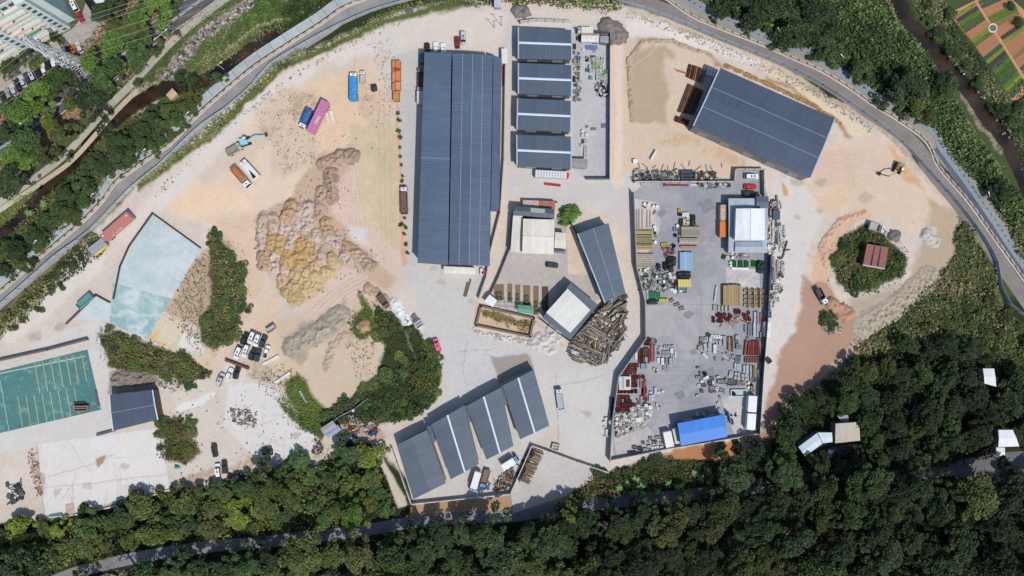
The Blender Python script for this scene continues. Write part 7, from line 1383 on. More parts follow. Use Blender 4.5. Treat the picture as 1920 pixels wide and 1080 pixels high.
def bare_mesh(seed):
    rg = random.Random(seed); mb = MB(); c = alb((150, 140, 128))
    def br(p, d_, L_, r, k):
        q = p + d_ * L_; mb.tube(p, q, r, c, 4, r * .6)
        if k == 0: return
        for _ in range(3):
            nd = (d_ + Vector((rg.uniform(-.7, .7), rg.uniform(-.7, .7), rg.uniform(-.25, .3)))).normalized(); br(p + d_ * L_ * rg.uniform(.6, 1), nd, L_ * .68, r * .6, k - 1)
    for k in range(5): a = k * 1.25; br(Vector((0, 0, .1)), Vector((math.cos(a), math.sin(a), .7)).normalized(), .42, .03, 3)
    return mb.mesh('crown', M['bark'])
def trunk_mesh(seed):
    rg = random.Random(seed); mb = MB(); c = alb((116, 100, 84)); mb.tube((0, 0, -.1), (0.03, .02, .55), .075, c, 7, .05)
    for k in range(5): a = k * 1.26 + rg.uniform(-.3, .3); z = rg.uniform(.35, .55); mb.tube((.02, .02, z), (.45 * math.cos(a), .45 * math.sin(a), z + .35), .035, c, 5, .012)
    return mb.mesh('trunk', M['bark'])
DES = 0.0
CR = [crown_mesh(300 + k, 52 + 8 * (k % 4), 4200, .10, spread=.78, rl=(.11, .25)) for k in range(10)]
CRD = [crown_mesh(330 + k, 90, 6000, .075, .7, rl=(.09, .19), spread=.8) for k in range(2)]        # dense fine crowns
CRS = [crown_mesh(350 + k, 15, 1300, .13, .5, spread=.66) for k in range(7)]                          # shrubs
BARE = [bare_mesh(370 + k) for k in range(2)]; TRK = [trunk_mesh(380 + k) for k in range(3)]
TINT = {'dark green': (.55, .62, .62), 'deep green': (.72, .86, .72), 'mid green': (.95, 1.12, .8), 'olive': (1.2, 1.1, .72), 'bright green': (1.7, 2.1, .9), 'yellow green': (1.9, 1.8, .7), 'brownish': (1.4, 1.15, .9), 'grey green': (.95, 1.02, 1.0)}
VEGK = 1.05
def tree(px, py, r_px, tint, group, kind='tree', hgt=None, meshes=None, label=None, fixed=None, desc=None, cat=None, dk=None):
    r = r_px * S; bare = tint == 'bare'; hgt = hgt if hgt is not None else (r * 1.15 + 3.0 if kind == 'tree' else 0.25)
    ms = meshes or (BARE if bare else CR if kind == 'tree' else CRS); me = rnd.choice(ms); hc = hgt + r * .5
    o = empty('broadleaf_tree' if kind == 'tree' and not bare else 'bare_tree' if bare else 'shrub', G(px, py, hc)); o.location.z = 0; o.rotation_euler.z = rnd.uniform(0, 6.28)
    c = link('crown', me, o, (0, 0, hgt - (r * .1 if kind == 'tree' else .3))); k = rnd.uniform(.9, 1.08); q_ = rnd.uniform(.8, 1.22); c.scale = (r * q_ * 1.05, r / q_ * 1.05, r * rnd.uniform(.8, 1.15) * (1 if kind == 'tree' else .8))
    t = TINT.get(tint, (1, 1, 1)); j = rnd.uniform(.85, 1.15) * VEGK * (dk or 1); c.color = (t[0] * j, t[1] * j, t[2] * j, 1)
    tk = link('trunk', rnd.choice(TRK), o, (0, 0, 0)); hh = max(hgt + r * .2, .8); tk.scale = (max(r, 1.2), max(r, 1.2), hh)
    d = desc or (tint + ' ' + ('round crowned tree' if kind == 'tree' else 'shrub')).replace('bare round crowned tree', 'leafless grey branched tree').replace('bare shrub', 'leafless twiggy shrub')
    if label: tag(o, label, cat or kind, group)
    else: auto(o, d, cat or kind, group, px, py, fixed)
    return o
def lane_d(x, y): return float(sdist(LANE, np.array([x], float), np.array([y], float), False)[0])
def scatter(poly, rmin, rmax, gap, tints, group, kind='tree', seed=1, limit=400, avoid=(), fixed=None, hgt=None, meshes=None, dk=None, lane=0, ragged=0):
    r_ = random.Random(seed); xs = [p[0] for p in poly]; ys = [p[1] for p in poly]; out = []; fails = 0
    names = [t[0] for t in tints]; ws = [t[1] for t in tints]
    while fails < 500 and len(out) < limit:
        x, y = r_.uniform(min(xs), max(xs)), r_.uniform(min(ys), max(ys)); r = r_.uniform(rmin, rmax)
        if not inpoly(x, y, poly) or (lane and (x < 1440 or x > 1760) and lane_d(x, y) < r * lane + 9) or (ragged and NC[int((y + 80) / 2), int((x + 80) / 2)] < ragged) or any(math.hypot(x - a, y - b) < (r + c) * gap for a, b, c in out) or any(inpoly(x, y, p) for p in avoid): fails += 1; continue
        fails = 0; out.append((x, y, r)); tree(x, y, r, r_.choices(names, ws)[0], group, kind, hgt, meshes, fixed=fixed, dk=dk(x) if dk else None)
    return out
def cover(name, label, polys, dens, size, height, cols, seed, cat='undergrowth', up=.6, avoid=(), k=1.0):
    """ground cover nobody could count: leaf clumps over polygons; dens per m2"""
    rg = np.random.default_rng(seed); PP = []; CC = []; ZZ = []
    for poly in polys:
        xs = [p[0] for p in poly]; ys = [p[1] for p in poly]; A = (max(xs) - min(xs)) * (max(ys) - min(ys)) * S * S; n = int(A * dens)
        x = rg.uniform(min(xs), max(xs), n); y = rg.uniform(min(ys), max(ys), n)
        gi = np.clip(((y - GY[0]) / 2).astype(int), 0, SH[0] - 1); gj = np.clip(((x - GX[0]) / 2).astype(int), 0, SH[1] - 1)
        D = sdist(poly, x + NA[gi, gj] * 4, y + NB_[gi, gj] * 4); m_ = D < rg.uniform(-3, 2, n)
        if name in ('island_weeds', 'bush_belt_weeds', 'corner_weeds', 'belt_weeds'): m_ &= NC[gi, gj] + .4 * NA[gi, gj] > rg.uniform(-1.1, .1, n)
        if name.startswith('wood') or name == 'lane_thicket': m_ &= (sdist(LANE, x, y, False) > 12) | ((x > 1440) & (x < 1760))
        for av in avoid: m_ &= ~(sdist(av, x, y) < 0)
        x, y, gi, gj = x[m_], y[m_], gi[m_], gj[m_]; nz = NC[gi, gj]
        z = (rg.uniform(.1, 1, len(x)) * height * np.clip(1 + .5 * nz, .2, 2)); PP.append(np.stack([(x - 960) * S, (540 - y) * S, z + ZG[gi, gj]], -1))
        c0 = np.array([alb(c) for c in cols]); t = np.clip((NA[gi, gj] * .5 + nz * .35 + rg.standard_normal(len(x)) * .25 + .8) / 1.6, 0, .999) * (len(cols) - 1); i = t.astype(int); f = (t - i)[:, None]
        i2 = np.minimum(i + 1, len(cols) - 1); CC.append((c0[i] * (1 - f) + c0[i2] * f) * rg.uniform(.75, 1.25, (len(x), 1)) * k)
    P = np.concatenate(PP); Cc = np.concatenate(CC)
    o = link(name, leafcloud(P, rg.uniform(size * .6, size * 1.4, len(P)), Cc, rg, up, name)); tag(o, label, cat, kind='stuff'); return o
def band(line, w0, w1):
    """polygon beside a line between offsets (px)"""
    P = smooth_line(line, 14); A, B_ = [], []
    for i, p in enumerate(P):
        a, b = P[max(i - 1, 0)], P[min(i + 1, len(P) - 1)]; tx, ty = b[0] - a[0], b[1] - a[1]; L_ = math.hypot(tx, ty) + 1e-9; nx_, ny_ = -ty / L_, tx / L_
        A.append((p[0] + nx_ * w0, p[1] + ny_ * w0)); B_.append((p[0] + nx_ * w1, p[1] + ny_ * w1))
    return A + B_[::-1]
DK, MG_, OL, BR_, YG_, BRN, GRY = (44, 56, 34), (70, 92, 46), (104, 104, 56), (96, 130, 54), (140, 146, 66), (124, 104, 74), (110, 112, 84)
HEDGE_W1 = [(172, 432), (250, 352), (347, 266), (385, 232), (425, 205), (480, 168), (530, 118), (605, 80), (690, 45), (767, 16), (860, 4), (960, -10)]
cover('verge_hedge', 'long band of weedy green hedge inside the pale hoarding on the river side', [band([(262, 350), (300, 318), (347, 280), (385, 248), (425, 218), (482, 170), (532, 120), (606, 80), (690, 46), (770, 14), (860, 5), (920, 0)], -8, 8)], 9, .55, 1.1, [DK, MG_, (112, 122, 66), (136, 136, 82)], 11, 'hedge', k=1.2)
cover('verge_reeds', 'tall yellowing reeds on the verge north of the storage sheds', [[(945, 0), (1168, 0), (1166, 18), (1150, 26), (1130, 20), (1090, 16), (1030, 12), (960, 10)], [(860, -20), (1160, -30), (1160, 6), (860, 2)]], 8, .7, 1.3, [(120, 104, 66), MG_, BR_, (150, 130, 90)], 12, 'reeds', up=.2, k=1.2)
cover('lower_hedge', 'broad weedy hedge below the red container down to the west edge', [[(-30, 605), (0, 590), (60, 540), (110, 490), (165, 432), (185, 440), (200, 470), (150, 505), (110, 545), (60, 590), (0, 636), (-30, 650)]], 8, .6, 1.2, [DK, MG_, (96, 104, 58), (150, 134, 80)], 13, 'hedge', k=1.1)
REED = [(1300, -40), (1690, -40), (1672, 0), (1700, 60), (1740, 110), (1765, 150), (1800, 200), (1845, 260), (1885, 330), (1925, 390), (1990, 470), (1990, 560), (1925, 460), (1870, 395), (1820, 325), (1775, 268), (1755, 238), (1690, 196), (1640, 168), (1590, 134), (1540, 100), (1490, 78), (1440, 62), (1380, 34), (1335, 14)]
cover('riverside_reeds', 'dense bright green reed bed between the curving road and the farm stream', [REED, band(PAVE_E, -34, -8)], 7, .75, 1.5, [(56, 72, 42), (80, 102, 58), (98, 122, 70), (118, 126, 80)], 14, 'reeds', up=.15, k=1.3)
cover('stream_bank_weeds', 'weedy green bank between the stream and the vegetable plots', [[(1730, -30), (1790, 20), (1800, 60), (1845, 115), (1880, 170), (1900, 200), (1990, 170), (1990, 330), (1925, 330), (1900, 250), (1865, 205), (1825, 150), (1780, 100), (1755, 60), (1720, 15), (1705, -20)], [(1900, 160), (1990, 150), (1990, 260), (1930, 260)]], 6, .6, .9, [DK, (84, 96, 60), (110, 120, 74), (140, 134, 100)], 15, 'weeds', k=1.1)
cover('river_bank_scrub', 'dark green scrub between the river channel and the outer pavement', [[(640, -30), (600, 15), (540, 50), (480, 95), (420, 145), (365, 195), (330, 230), (285, 280), (230, 310), (200, 345), (165, 395), (110, 440), (60, 475), (0, 520), (-40, 555), (-40, 480), (20, 430), (60, 395), (90, 355), (120, 330), (170, 290), (215, 250), (255, 225), (300, 190), (380, 165), (440, 130), (480, 95), (520, 60), (560, -30)]], 6, .6, 1.2, [DK, (60, 76, 42), (84, 96, 54), (112, 110, 70)], 16, 'scrub', k=1.1)
cover('brook_grass', 'bright green grass patches beside the rocky brook', [[(330, 110), (420, 40), (500, -30), (560, -30), (480, 50), (400, 110), (330, 150)], [(395, 110), (480, 30), (540, -20), (620, -20), (560, 30), (500, 75), (440, 110), (380, 150), (330, 150)], [(345, 60), (420, 5), (460, 0), (400, 45), (350, 80), (300, 130), (280, 160), (270, 150)], [(470, -10), (520, -20), (500, 30), (480, 30)]], 8, .55, .7, [(60, 88, 44), (84, 114, 56), (112, 130, 76), (150, 144, 104)], 17, 'grass', k=1.0)
cover('street_weeds', 'low weeds and ivy between the street and the car park', [[(0, 190), (60, 150), (140, 110), (180, 60), (200, 10), (330, -30), (340, 10), (260, 60), (200, 110), (110, 185), (30, 245), (-30, 290), (-30, 210)]], 6, .6, .9, [DK, (60, 78, 40), (84, 96, 52), (120, 110, 76)], 18, 'weeds', k=1.0)
cover('verge_scrub', 'dry brown weeds on the verge between the street and the channel wall', [band([(-60, 358), (0, 320), (90, 256), (180, 182), (290, 90), (390, 8)], -16, 16), [(100, 235), (190, 215), (150, 262), (100, 280)]], 2.2, .5, .6, [(120, 96, 76), (96, 92, 60), (140, 116, 92)], 20, 'weeds')
cover('channel_weeds', 'yellow green weeds along the foot of the channel wall', [[(0, 400), (60, 350), (75, 365), (40, 400), (0, 425), (-20, 430)], [(250, 175), (300, 140), (310, 160), (262, 190)]], 7, .5, .5, [MG_, (140, 150, 84)], 19, 'weeds')
BUSH_B = [(400, 432), (412, 470), (432, 480), (455, 510), (463, 570), (442, 625), (405, 664), (385, 655), (386, 610), (396, 560), (408, 520), (398, 480), (390, 450)]
BUSH_C = [(188, 624), (205, 612), (235, 630), (300, 660), (345, 672), (380, 690), (390, 702), (345, 722), (300, 700), (240, 692), (205, 682)]
BUSH_D = [(296, 786), (330, 775), (360, 800), (372, 850), (340, 872), (305, 862), (290, 830)]
BUSH_E = [(700, 572), (725, 590), (760, 600), (790, 625), (815, 660), (825, 700), (820, 745), (780, 780), (740, 798), (680, 790), (640, 800), (610, 790), (600, 800), (612, 770), (640, 745), (690, 728), (720, 700), (726, 650), (705, 610)]
BUSH_F = [(1566, 470), (1580, 450), (1620, 440), (1640, 432), (1665, 450), (1680, 470), (1702, 490), (1690, 515), (1650, 530), (1610, 546), (1580, 530), (1568, 500)]
GR_S = [(558, 700), (575, 715), (600, 750), (614, 775), (600, 800), (585, 790), (560, 760), (540, 720)]
cover('island_weeds', 'matted green weeds round the rust red hut island', [BUSH_F], 9, .6, 1.3, [DK, MG_, OL, (120, 104, 76)], 21, 'weeds', k=1.15, avoid=[[(1622, 455), (1668, 460), (1662, 506), (1616, 500)]])
cover('bush_belt_weeds', 'dark undergrowth of the bush belt in the middle of the site', [BUSH_E], 9, .6, 1.6, [DK, (56, 74, 36), OL], 22, 'undergrowth')
cover('corner_weeds', 'dry and green scrub between the two painted courts', [BUSH_C, BUSH_D], 9, .6, 1.2, [(64, 74, 44), OL, (118, 108, 72), (134, 120, 88)], 23, 'scrub', k=1.1)
cover('belt_weeds', 'green weeds under the bush belt east of the pale court', [BUSH_B], 9, .6, 1.3, [MG_, OL, (130, 118, 80)], 24, 'weeds', k=1.2)
cover('strip_grass', 'bright green grass strip running down to the mauve roofed hut', [GR_S, [(540, 740), (600, 790), (612, 810), (598, 818), (560, 790), (520, 750)], [(645, 605), (660, 590), (680, 580), (672, 560), (668, 545), (676, 548), (690, 575), (705, 600), (706, 620), (690, 632), (672, 636), (655, 620)], [(720, 610), (730, 600), (700, 650), (695, 648)], [(800, 640), (812, 650), (826, 700), (818, 745), (806, 730), (806, 690)]], 8, .5, .5, [MG_, (96, 128, 52), (120, 140, 66)], 25, 'grass')
cover('dry_tufts', 'sparse dry tufts dotting the sandy ground', [[(490, 215), (560, 175), (600, 205), (550, 255)], [(500, 255), (590, 245), (590, 300), (530, 330)], [(675, 170), (735, 185), (735, 255), (700, 248)], [(402, 445), (455, 440), (465, 510)], [(490, 690), (550, 680), (560, 760), (500, 740)], [(400, 790), (430, 800), (420, 820)]], .5, .5, .3, [(120, 108, 78), (140, 124, 92), (96, 98, 66)], 26, 'tufts')
cover('scrub_fringe', 'straggly dry scrub and bare twigs round the green bush patches', [[(392, 425), (470, 500), (475, 580), (445, 640), (405, 680), (360, 640), (310, 590), (350, 520), (385, 470)], [(180, 612), (300, 640), (400, 700), (350, 735), (230, 705), (185, 670)], [(285, 775), (345, 765), (380, 860), (330, 882), (286, 850)], [(1550, 470), (1600, 425), (1650, 425), (1710, 480), (1700, 530), (1620, 560), (1560, 530)], [(660, 580), (720, 560), (700, 700), (640, 790), (600, 780), (680, 720), (640, 640)], [(470, 700), (560, 690), (620, 780), (590, 830), (540, 790)]], 1.1, .5, .4, [(124, 112, 78), (150, 130, 98), (96, 100, 60)], 30, 'scrub')
cover('court_scrub', 'dry brown scrub east of the pale court', [[(320, 560), (385, 470), (396, 480), (382, 600), (350, 615)], [(340, 605), (372, 620), (378, 660), (395, 690), (352, 650)]], 2.5, .5, .4, [(124, 116, 80), (160, 140, 104), (96, 104, 60)], 27, 'scrub')
cover('plot_weeds', 'green and yellow weeds in the small walled plot', [[(905, 580), (990, 598), (990, 612), (940, 604), (905, 590)], [(950, 602), (962, 602), (958, 618), (948, 612)], [(970, 612), (994, 600), (990, 628), (975, 626)]], 9, .45, .5, [DK, OL, (130, 126, 70)], 28, 'weeds')
SCRUB_E = [(1790, 410), (1830, 450), (1862, 500), (1868, 545), (1890, 590), (1960, 650), (1960, 760), (1880, 700), (1800, 640), (1700, 640), (1640, 660), (1600, 650), (1650, 610), (1700, 560), (1760, 520), (1790, 470)]
cover('east_scrub', 'olive and brown scrub slope south of the east bend', [SCRUB_E], 6, .7, 1.4, [(64, 80, 46), (92, 104, 62), (120, 118, 80), (132, 118, 92)], 29, 'scrub', k=1.35)
WOOD_S = [(-40, 1110), (-40, 1070), (130, 1090), (330, 1046), (480, 1030), (560, 1022), (700, 1008), (880, 984), (960, 985), (1070, 968), (1170, 955), (1300, 942), (1440, 925), (1540, 915), (1700, 902), (1800, 905), (1990, 905), (1990, 1110)]
WOOD_N = [(-40, 1000), (0, 998), (100, 985), (240, 955), (330, 925), (430, 915), (480, 895), (560, 868), (600, 868), (640, 832), (690, 838), (715, 880), (745, 955), (735, 968), (680, 980), (560, 998), (420, 1012), (300, 1026), (120, 1065), (-40, 1095)]
WOOD_E = [(1445, 800), (1500, 752), (1560, 712), (1620, 668), (1700, 640), (1800, 640), (1880, 690), (1990, 760), (1990, 850), (1860, 860), (1790, 875), (1700, 882), (1560, 895), (1440, 905), (1420, 880), (1420, 860)]
WOOD_M = [(1120, 890), (1145, 884), (1240, 862), (1330, 866), (1390, 850), (1420, 860), (1430, 905), (1290, 918), (1150, 934), (1060, 940), (1080, 915)]
HUTS2 = [[(1550, 762), (1628, 760), (1632, 846), (1500, 880), (1474, 846), (1520, 795)], [(1826, 674), (1888, 674), (1892, 748), (1828, 746)], [(1846, 788), (1930, 788), (1940, 876), (1846, 872)], [(1770, 862), (1990, 842), (1990, 895), (1770, 900)]]
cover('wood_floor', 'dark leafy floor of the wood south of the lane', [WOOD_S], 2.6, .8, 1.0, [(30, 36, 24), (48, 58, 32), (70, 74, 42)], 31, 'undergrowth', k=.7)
cover('wood_edge_floor', 'leafy floor of the wood between the bare concrete and the lane', [WOOD_N], 5, .7, 1.1, [(40, 46, 28), (70, 78, 40), (110, 112, 58), (84, 90, 48)], 32, 'undergrowth', k=.85)
HUTS = [[(1560, 776), (1616, 774), (1618, 832), (1500, 862), (1490, 835), (1530, 806)], [(1838, 686), (1872, 686), (1874, 730), (1842, 728)], [(1860, 800), (1916, 800), (1916, 860), (1860, 860)]]
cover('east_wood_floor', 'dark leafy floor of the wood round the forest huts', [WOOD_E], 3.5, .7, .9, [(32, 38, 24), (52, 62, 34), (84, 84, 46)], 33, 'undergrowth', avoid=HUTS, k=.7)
cover('lane_thicket', 'thick green and brown scrub between the yard wall and the lane', [WOOD_M], 7, .65, 1.4, [(38, 50, 28), (64, 80, 40), (96, 96, 54), (130, 110, 80)], 34, 'scrub', k=.9)
# low storey that closes the wood between the crowns
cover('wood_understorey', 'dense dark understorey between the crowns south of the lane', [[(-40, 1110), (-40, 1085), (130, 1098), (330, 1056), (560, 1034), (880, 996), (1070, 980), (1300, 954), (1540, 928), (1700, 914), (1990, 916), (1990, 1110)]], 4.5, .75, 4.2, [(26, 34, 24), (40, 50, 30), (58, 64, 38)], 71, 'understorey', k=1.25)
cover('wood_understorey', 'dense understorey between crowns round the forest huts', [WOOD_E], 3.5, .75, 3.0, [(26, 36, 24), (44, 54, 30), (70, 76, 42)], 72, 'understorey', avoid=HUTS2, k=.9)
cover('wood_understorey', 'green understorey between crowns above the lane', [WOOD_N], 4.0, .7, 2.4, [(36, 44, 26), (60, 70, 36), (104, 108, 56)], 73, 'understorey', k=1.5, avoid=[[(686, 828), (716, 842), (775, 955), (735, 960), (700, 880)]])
# trees, each its own
MIXS = [('dark green', 5), ('deep green', 4), ('olive', 2), ('mid green', 1.6), ('grey green', 1.5), ('brownish', 1.2), ('bare', .5)]
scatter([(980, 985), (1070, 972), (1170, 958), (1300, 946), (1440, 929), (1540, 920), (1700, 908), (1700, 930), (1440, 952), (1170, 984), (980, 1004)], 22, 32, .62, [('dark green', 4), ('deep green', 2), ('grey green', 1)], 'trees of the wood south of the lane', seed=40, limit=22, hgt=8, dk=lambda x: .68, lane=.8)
scatter(WOOD_S, 20, 44, .62, MIXS, 'trees of the wood south of the lane', seed=41, limit=112, dk=lambda x: 1.3 - .62 * min(1, max(0, (x - 500) / 700)), lane=.7)  # crown colour darkens eastward, standing in for dimmer light over the south-east
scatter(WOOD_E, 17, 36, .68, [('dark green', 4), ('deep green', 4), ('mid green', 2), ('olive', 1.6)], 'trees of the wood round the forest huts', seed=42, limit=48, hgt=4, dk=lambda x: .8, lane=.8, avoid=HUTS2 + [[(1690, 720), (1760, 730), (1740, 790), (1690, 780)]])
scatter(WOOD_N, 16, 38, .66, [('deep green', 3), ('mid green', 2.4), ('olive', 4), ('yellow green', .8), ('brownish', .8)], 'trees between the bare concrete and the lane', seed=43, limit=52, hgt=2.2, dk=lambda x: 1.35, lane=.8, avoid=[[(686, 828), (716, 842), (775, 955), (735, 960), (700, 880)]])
scatter(WOOD_M, 9, 19, .8, [('deep green', 3), ('mid green', 2), ('grey green', 2), ('brownish', 1)], 'bushes between the yard wall and the lane', 'shrub', seed=44, limit=34, hgt=.4, lane=.9)
tree(1384, 893, 34, 'grey green', None, hgt=8, label='big soft grey green tree overhanging the lane below the red brown dirt')
tree(1478, 892, 34, 'deep green', None, meshes=CRD, label='broad dense bright crowned tree north of the lane in the wood')
tree(1590, 755, 27, 'mid green', None, meshes=CRD, label='round bright topped tree north of the beige roofed house')
tree(500, 925, 44, 'olive', None, hgt=7, meshes=CRD, label='very wide olive crowned tree south of the small black cars')
tree(655, 968, 26, 'bright green', None, label='bright lime green tree next to the lane')
tree(1850, 940, 42, 'brownish', None, label='broad brownish thin crowned tree at the east end of the lane')
tree(1340, 955, 20, 'bare', None, hgt=5, label='leafless grey tree at the wood edge south of the lane')
tree(670, 856, 20, 'bare', None, hgt=4, label='bare white branched tree behind the blue barrels')
tree(1075, 975, 30, 'yellow green', None, meshes=CRD, hgt=7, label='wide olive yellow tree touching the south side of the lane') 
tree(1559, 601, 22, 'deep green', None, 'shrub', hgt=.4, meshes=CRD, label='small round dark green bush ringed by stones')
tree(1067, 402, 22, 'bright green', None, 'shrub', hgt=.8, meshes=CR, label='bright green bush east of the rusty containers')
for nm, P, sd, n, tn in (('shrubs of the rust hut island', BUSH_F, 51, 26, [('deep green', 3), ('mid green', 1), ('olive', 1)]), ('shrubs of the central bush belt', BUSH_E, 52, 60, [('deep green', 4), ('mid green', 2), ('olive', 2), ('brownish', .8)]),
                     ('shrubs east of the pale court', BUSH_B, 53, 34, [('deep green', 3), ('mid green', 2), ('olive', 3)]), ('shrubs between the two painted courts', BUSH_C, 54, 34, [('deep green', 3), ('brownish', 2), ('olive', 3)]), ('shrubs south of the court shed', BUSH_D, 55, 12, [('olive', 3), ('deep green', 1), ('brownish', 1)])):
    scatter(P, 7, 20, .56, tn, nm, 'shrub', seed=sd, limit=int(n * 1.1), ragged=-.05, dk=lambda x: 1.45, avoid=[[(1618, 452), (1672, 457), (1664, 510), (1612, 502)]], hgt=.5)
scatter([(1680, 640), (1790, 560), (1860, 560), (1960, 660), (1960, 720), (1860, 650), (1720, 660)], 9, 22, .8, [('olive', 3), ('brownish', 2), ('deep green', 1)], 'shrubs of the eastern scrub slope', 'shrub', seed=56, limit=34, hgt=.6)
scatter([(-20, 620), (60, 545), (120, 490), (165, 440), (180, 450), (150, 500), (60, 590), (-20, 640)], 8, 12, .9, [('deep green', 2), ('mid green', 2)], 'shrubs of the hedge below the red container', 'shrub', seed=57, limit=24, hgt=.3)
GT = 'trees by the street and car park'
for px, py, r, t in [(255, 28, 24, 'bright green'), (290, 8, 30, 'bright green'), (312, 12, 20, 'mid green'), (215, 50, 22, 'olive'), (208, 75, 24, 'bright green'), (200, 90, 20, 'bright green'), (238, 40, 22, 'brownish'), (255, 60, 20, 'brownish'), (262, 82, 27, 'mid green'), (252, 108, 20, 'mid green'), (168, 115, 24, 'bright green'), (110, 148, 28, 'mid green'),
                     (60, 172, 28, 'bright green'), (85, 160, 22, 'mid green'), (35, 205, 27, 'bright green'), (50, 200, 22, 'bright green'), (12, 205, 20, 'mid green'), (190, 145, 30, 'mid green'), (205, 130, 22, 'mid green'), (165, 190, 36, 'dark green'), (130, 190, 18, 'olive'), (88, 227, 17, 'yellow green'), (110, 250, 22, 'brownish'), (40, 262, 30, 'mid green'), (5, 245, 20, 'deep green'), (20, 290, 26, 'bright green'),
                     (10, 335, 32, 'deep green'), (45, 300, 22, 'bright green'), (78, 290, 22, 'brownish'), (185, 20, 20, 'deep green'), (205, 8, 18, 'deep green'), (98, 70, 10, 'bright green'), (72, 92, 13, 'olive'), (45, 106, 14, 'mid green'), (10, 125, 16, 'olive'), (60, 120, 11, 'yellow green'), (330, 62, 6, 'deep green'), (255, 155, 8, 'mid green')]:
    tree(px, py, r, t, GT, meshes=CRD if r > 33 else None)
GB = 'trees and bushes along the river'
for px, py, r, t in [(232, 262, 24, 'deep green'), (262, 265, 20, 'mid green'), (210, 268, 20, 'deep green'), (218, 295, 26, 'grey green'), (195, 310, 24, 'deep green'), (170, 300, 20, 'deep green'), (240, 290, 18, 'mid green'), (150, 345, 26, 'grey green'), (125, 365, 26, 'deep green'), (155, 372, 18, 'mid green'), (105, 395, 22, 'deep green'), (130, 400, 20, 'olive'), (85, 410, 20, 'mid green'), (60, 440, 22, 'deep green'),
                     (70, 455, 18, 'mid green'), (30, 470, 26, 'deep green'), (10, 465, 20, 'deep green'), (35, 495, 16, 'olive'), (300, 235, 24, 'mid green'), (280, 215, 18, 'deep green'), (325, 225, 20, 'mid green'), (345, 200, 18, 'olive'), (355, 180, 17, 'olive'), (335, 145, 13, 'deep green'), (360, 150, 15, 'deep green'), (405, 145, 15, 'deep green'), (290, 275, 16, 'mid green'), (265, 245, 18, 'deep green'), (310, 205, 14, 'olive'), (5, 508, 14, 'deep green')]:
    tree(px, py, r, t, GB, hgt=2.2)
GE = 'dark trees standing in the eastern reeds'
for px, py, r, t in [(1470, 20, 40, 'deep green'), (1500, 55, 36, 'deep green'), (1530, 25, 38, 'dark green'), (1440, -5, 36, 'dark green'), (1385, -8, 34, 'dark green'), (1420, 25, 28, 'dark green'), (1545, 78, 26, 'deep green'), (1570, 98, 24, 'mid green'), (1620, 125, 26, 'mid green'), (1700, 155, 38, 'dark green'), (1680, 180, 24, 'deep green'), (1725, 170, 26, 'grey green'), (1780, 160, 22, 'mid green'), (1765, 150, 16, 'dark green'), (1880, 360, 24, 'dark green'), (1350, 15, 18, 'deep green'),
                     (1720, 205, 20, 'olive'), (1745, 215, 14, 'brownish')]:
    tree(px, py, r * 1.1, t, GE, hgt=2.2)
GF = 'bushes on the farm side of the stream'
for px, py, r, t in [(1745, 35, 14, 'mid green'), (1765, 62, 16, 'deep green'), (1790, 92, 18, 'deep green'), (1785, 25, 15, 'grey green'), (1800, 60, 12, 'mid green'), (1815, 125, 14, 'olive'), (1838, 155, 14, 'mid green'), (1885, 205, 18, 'deep green'), (1905, 225, 18, 'mid green'), (1912, 200, 14, 'deep green'), (1925, 240, 16, 'mid green'), (1740, 5, 12, 'olive'), (1898, 10, 12, 'deep green'), (1912, 40, 12, 'mid green')]:
    tree(px, py, r, t, GF, 'shrub', hgt=.8)
for px, py, r in [(640, 772, 11), (655, 760, 12), (670, 750, 12), (690, 745, 11), (1392, 912, 12)]: tree(px, py, r, 'bare', 'twiggy bare shrubs in the ditch of the bush belt' if px < 1000 else None, 'shrub', hgt=.3)
for k in range(17):
    px = 746 + k * 1.05 + rnd.uniform(-2, 2); py = 210 + k * 16.5 + rnd.uniform(-4, 4); tree(px, py, rnd.uniform(3, 5), rnd.choice(['deep green', 'mid green']), 'clipped seedlings beside the concrete strip', 'shrub', hgt=1.2, fixed='the orange skips')
tree(751, 421, 6, 'mid green', None, 'shrub', hgt=.4, label='largest green seedling bush in the row beside the concrete strip')
# banana clumps by the lane
def banana_mesh(seed):
    rg = np.random.default_rng(seed); V = []; F = []; Cc = []; n = 0
    for k in range(11):
        a = k * 2.4 + rg.uniform(-.3, .3); L_ = rg.uniform(.7, 1.05)
        for j in range(4):
            t0, t1 = j / 4, (j + 1) / 4
            def pt(t, s): r = L_ * t; z = .9 + .55 * t - .9 * t * t; w = .13 * math.sin(math.pi * min(.95, t + .12)); return (r * math.cos(a) - s * w * math.sin(a), r * math.sin(a) + s * w * math.cos(a), z)
            V += [pt(t0, -1), pt(t1, -1), pt(t1, 1), pt(t0, 1)]; F.append([n, n + 1, n + 2, n + 3]); n += 4; Cc += [np.array(alb((110, 146, 78))) * rg.uniform(.8, 1.2)] * 4
    return npmesh('crown', np.array(V), np.array(F), np.array(Cc), M['leaf'])
BAN = [banana_mesh(1), banana_mesh(2)]
for px, py in [(1175, 905), (1190, 896), (1200, 910), (1160, 912), (1185, 922), (1300, 885), (1312, 895), (1325, 880), (1250, 905), (1270, 912), (60, 400), (88, 383), (1350, 885), (1230, 920)]:
    o = empty('banana_plant', G(px, py)); o.rotation_euler.z = rnd.uniform(0, 6); c = link('crown', rnd.choice(BAN), o); c.scale = (2.2, 2.2, 2.2); t = link('trunk', TRK[0], o); t.scale = (1, 1, 2.0); auto(o, 'long leaved banana plant', 'banana plant', 'banana plants', px, py)
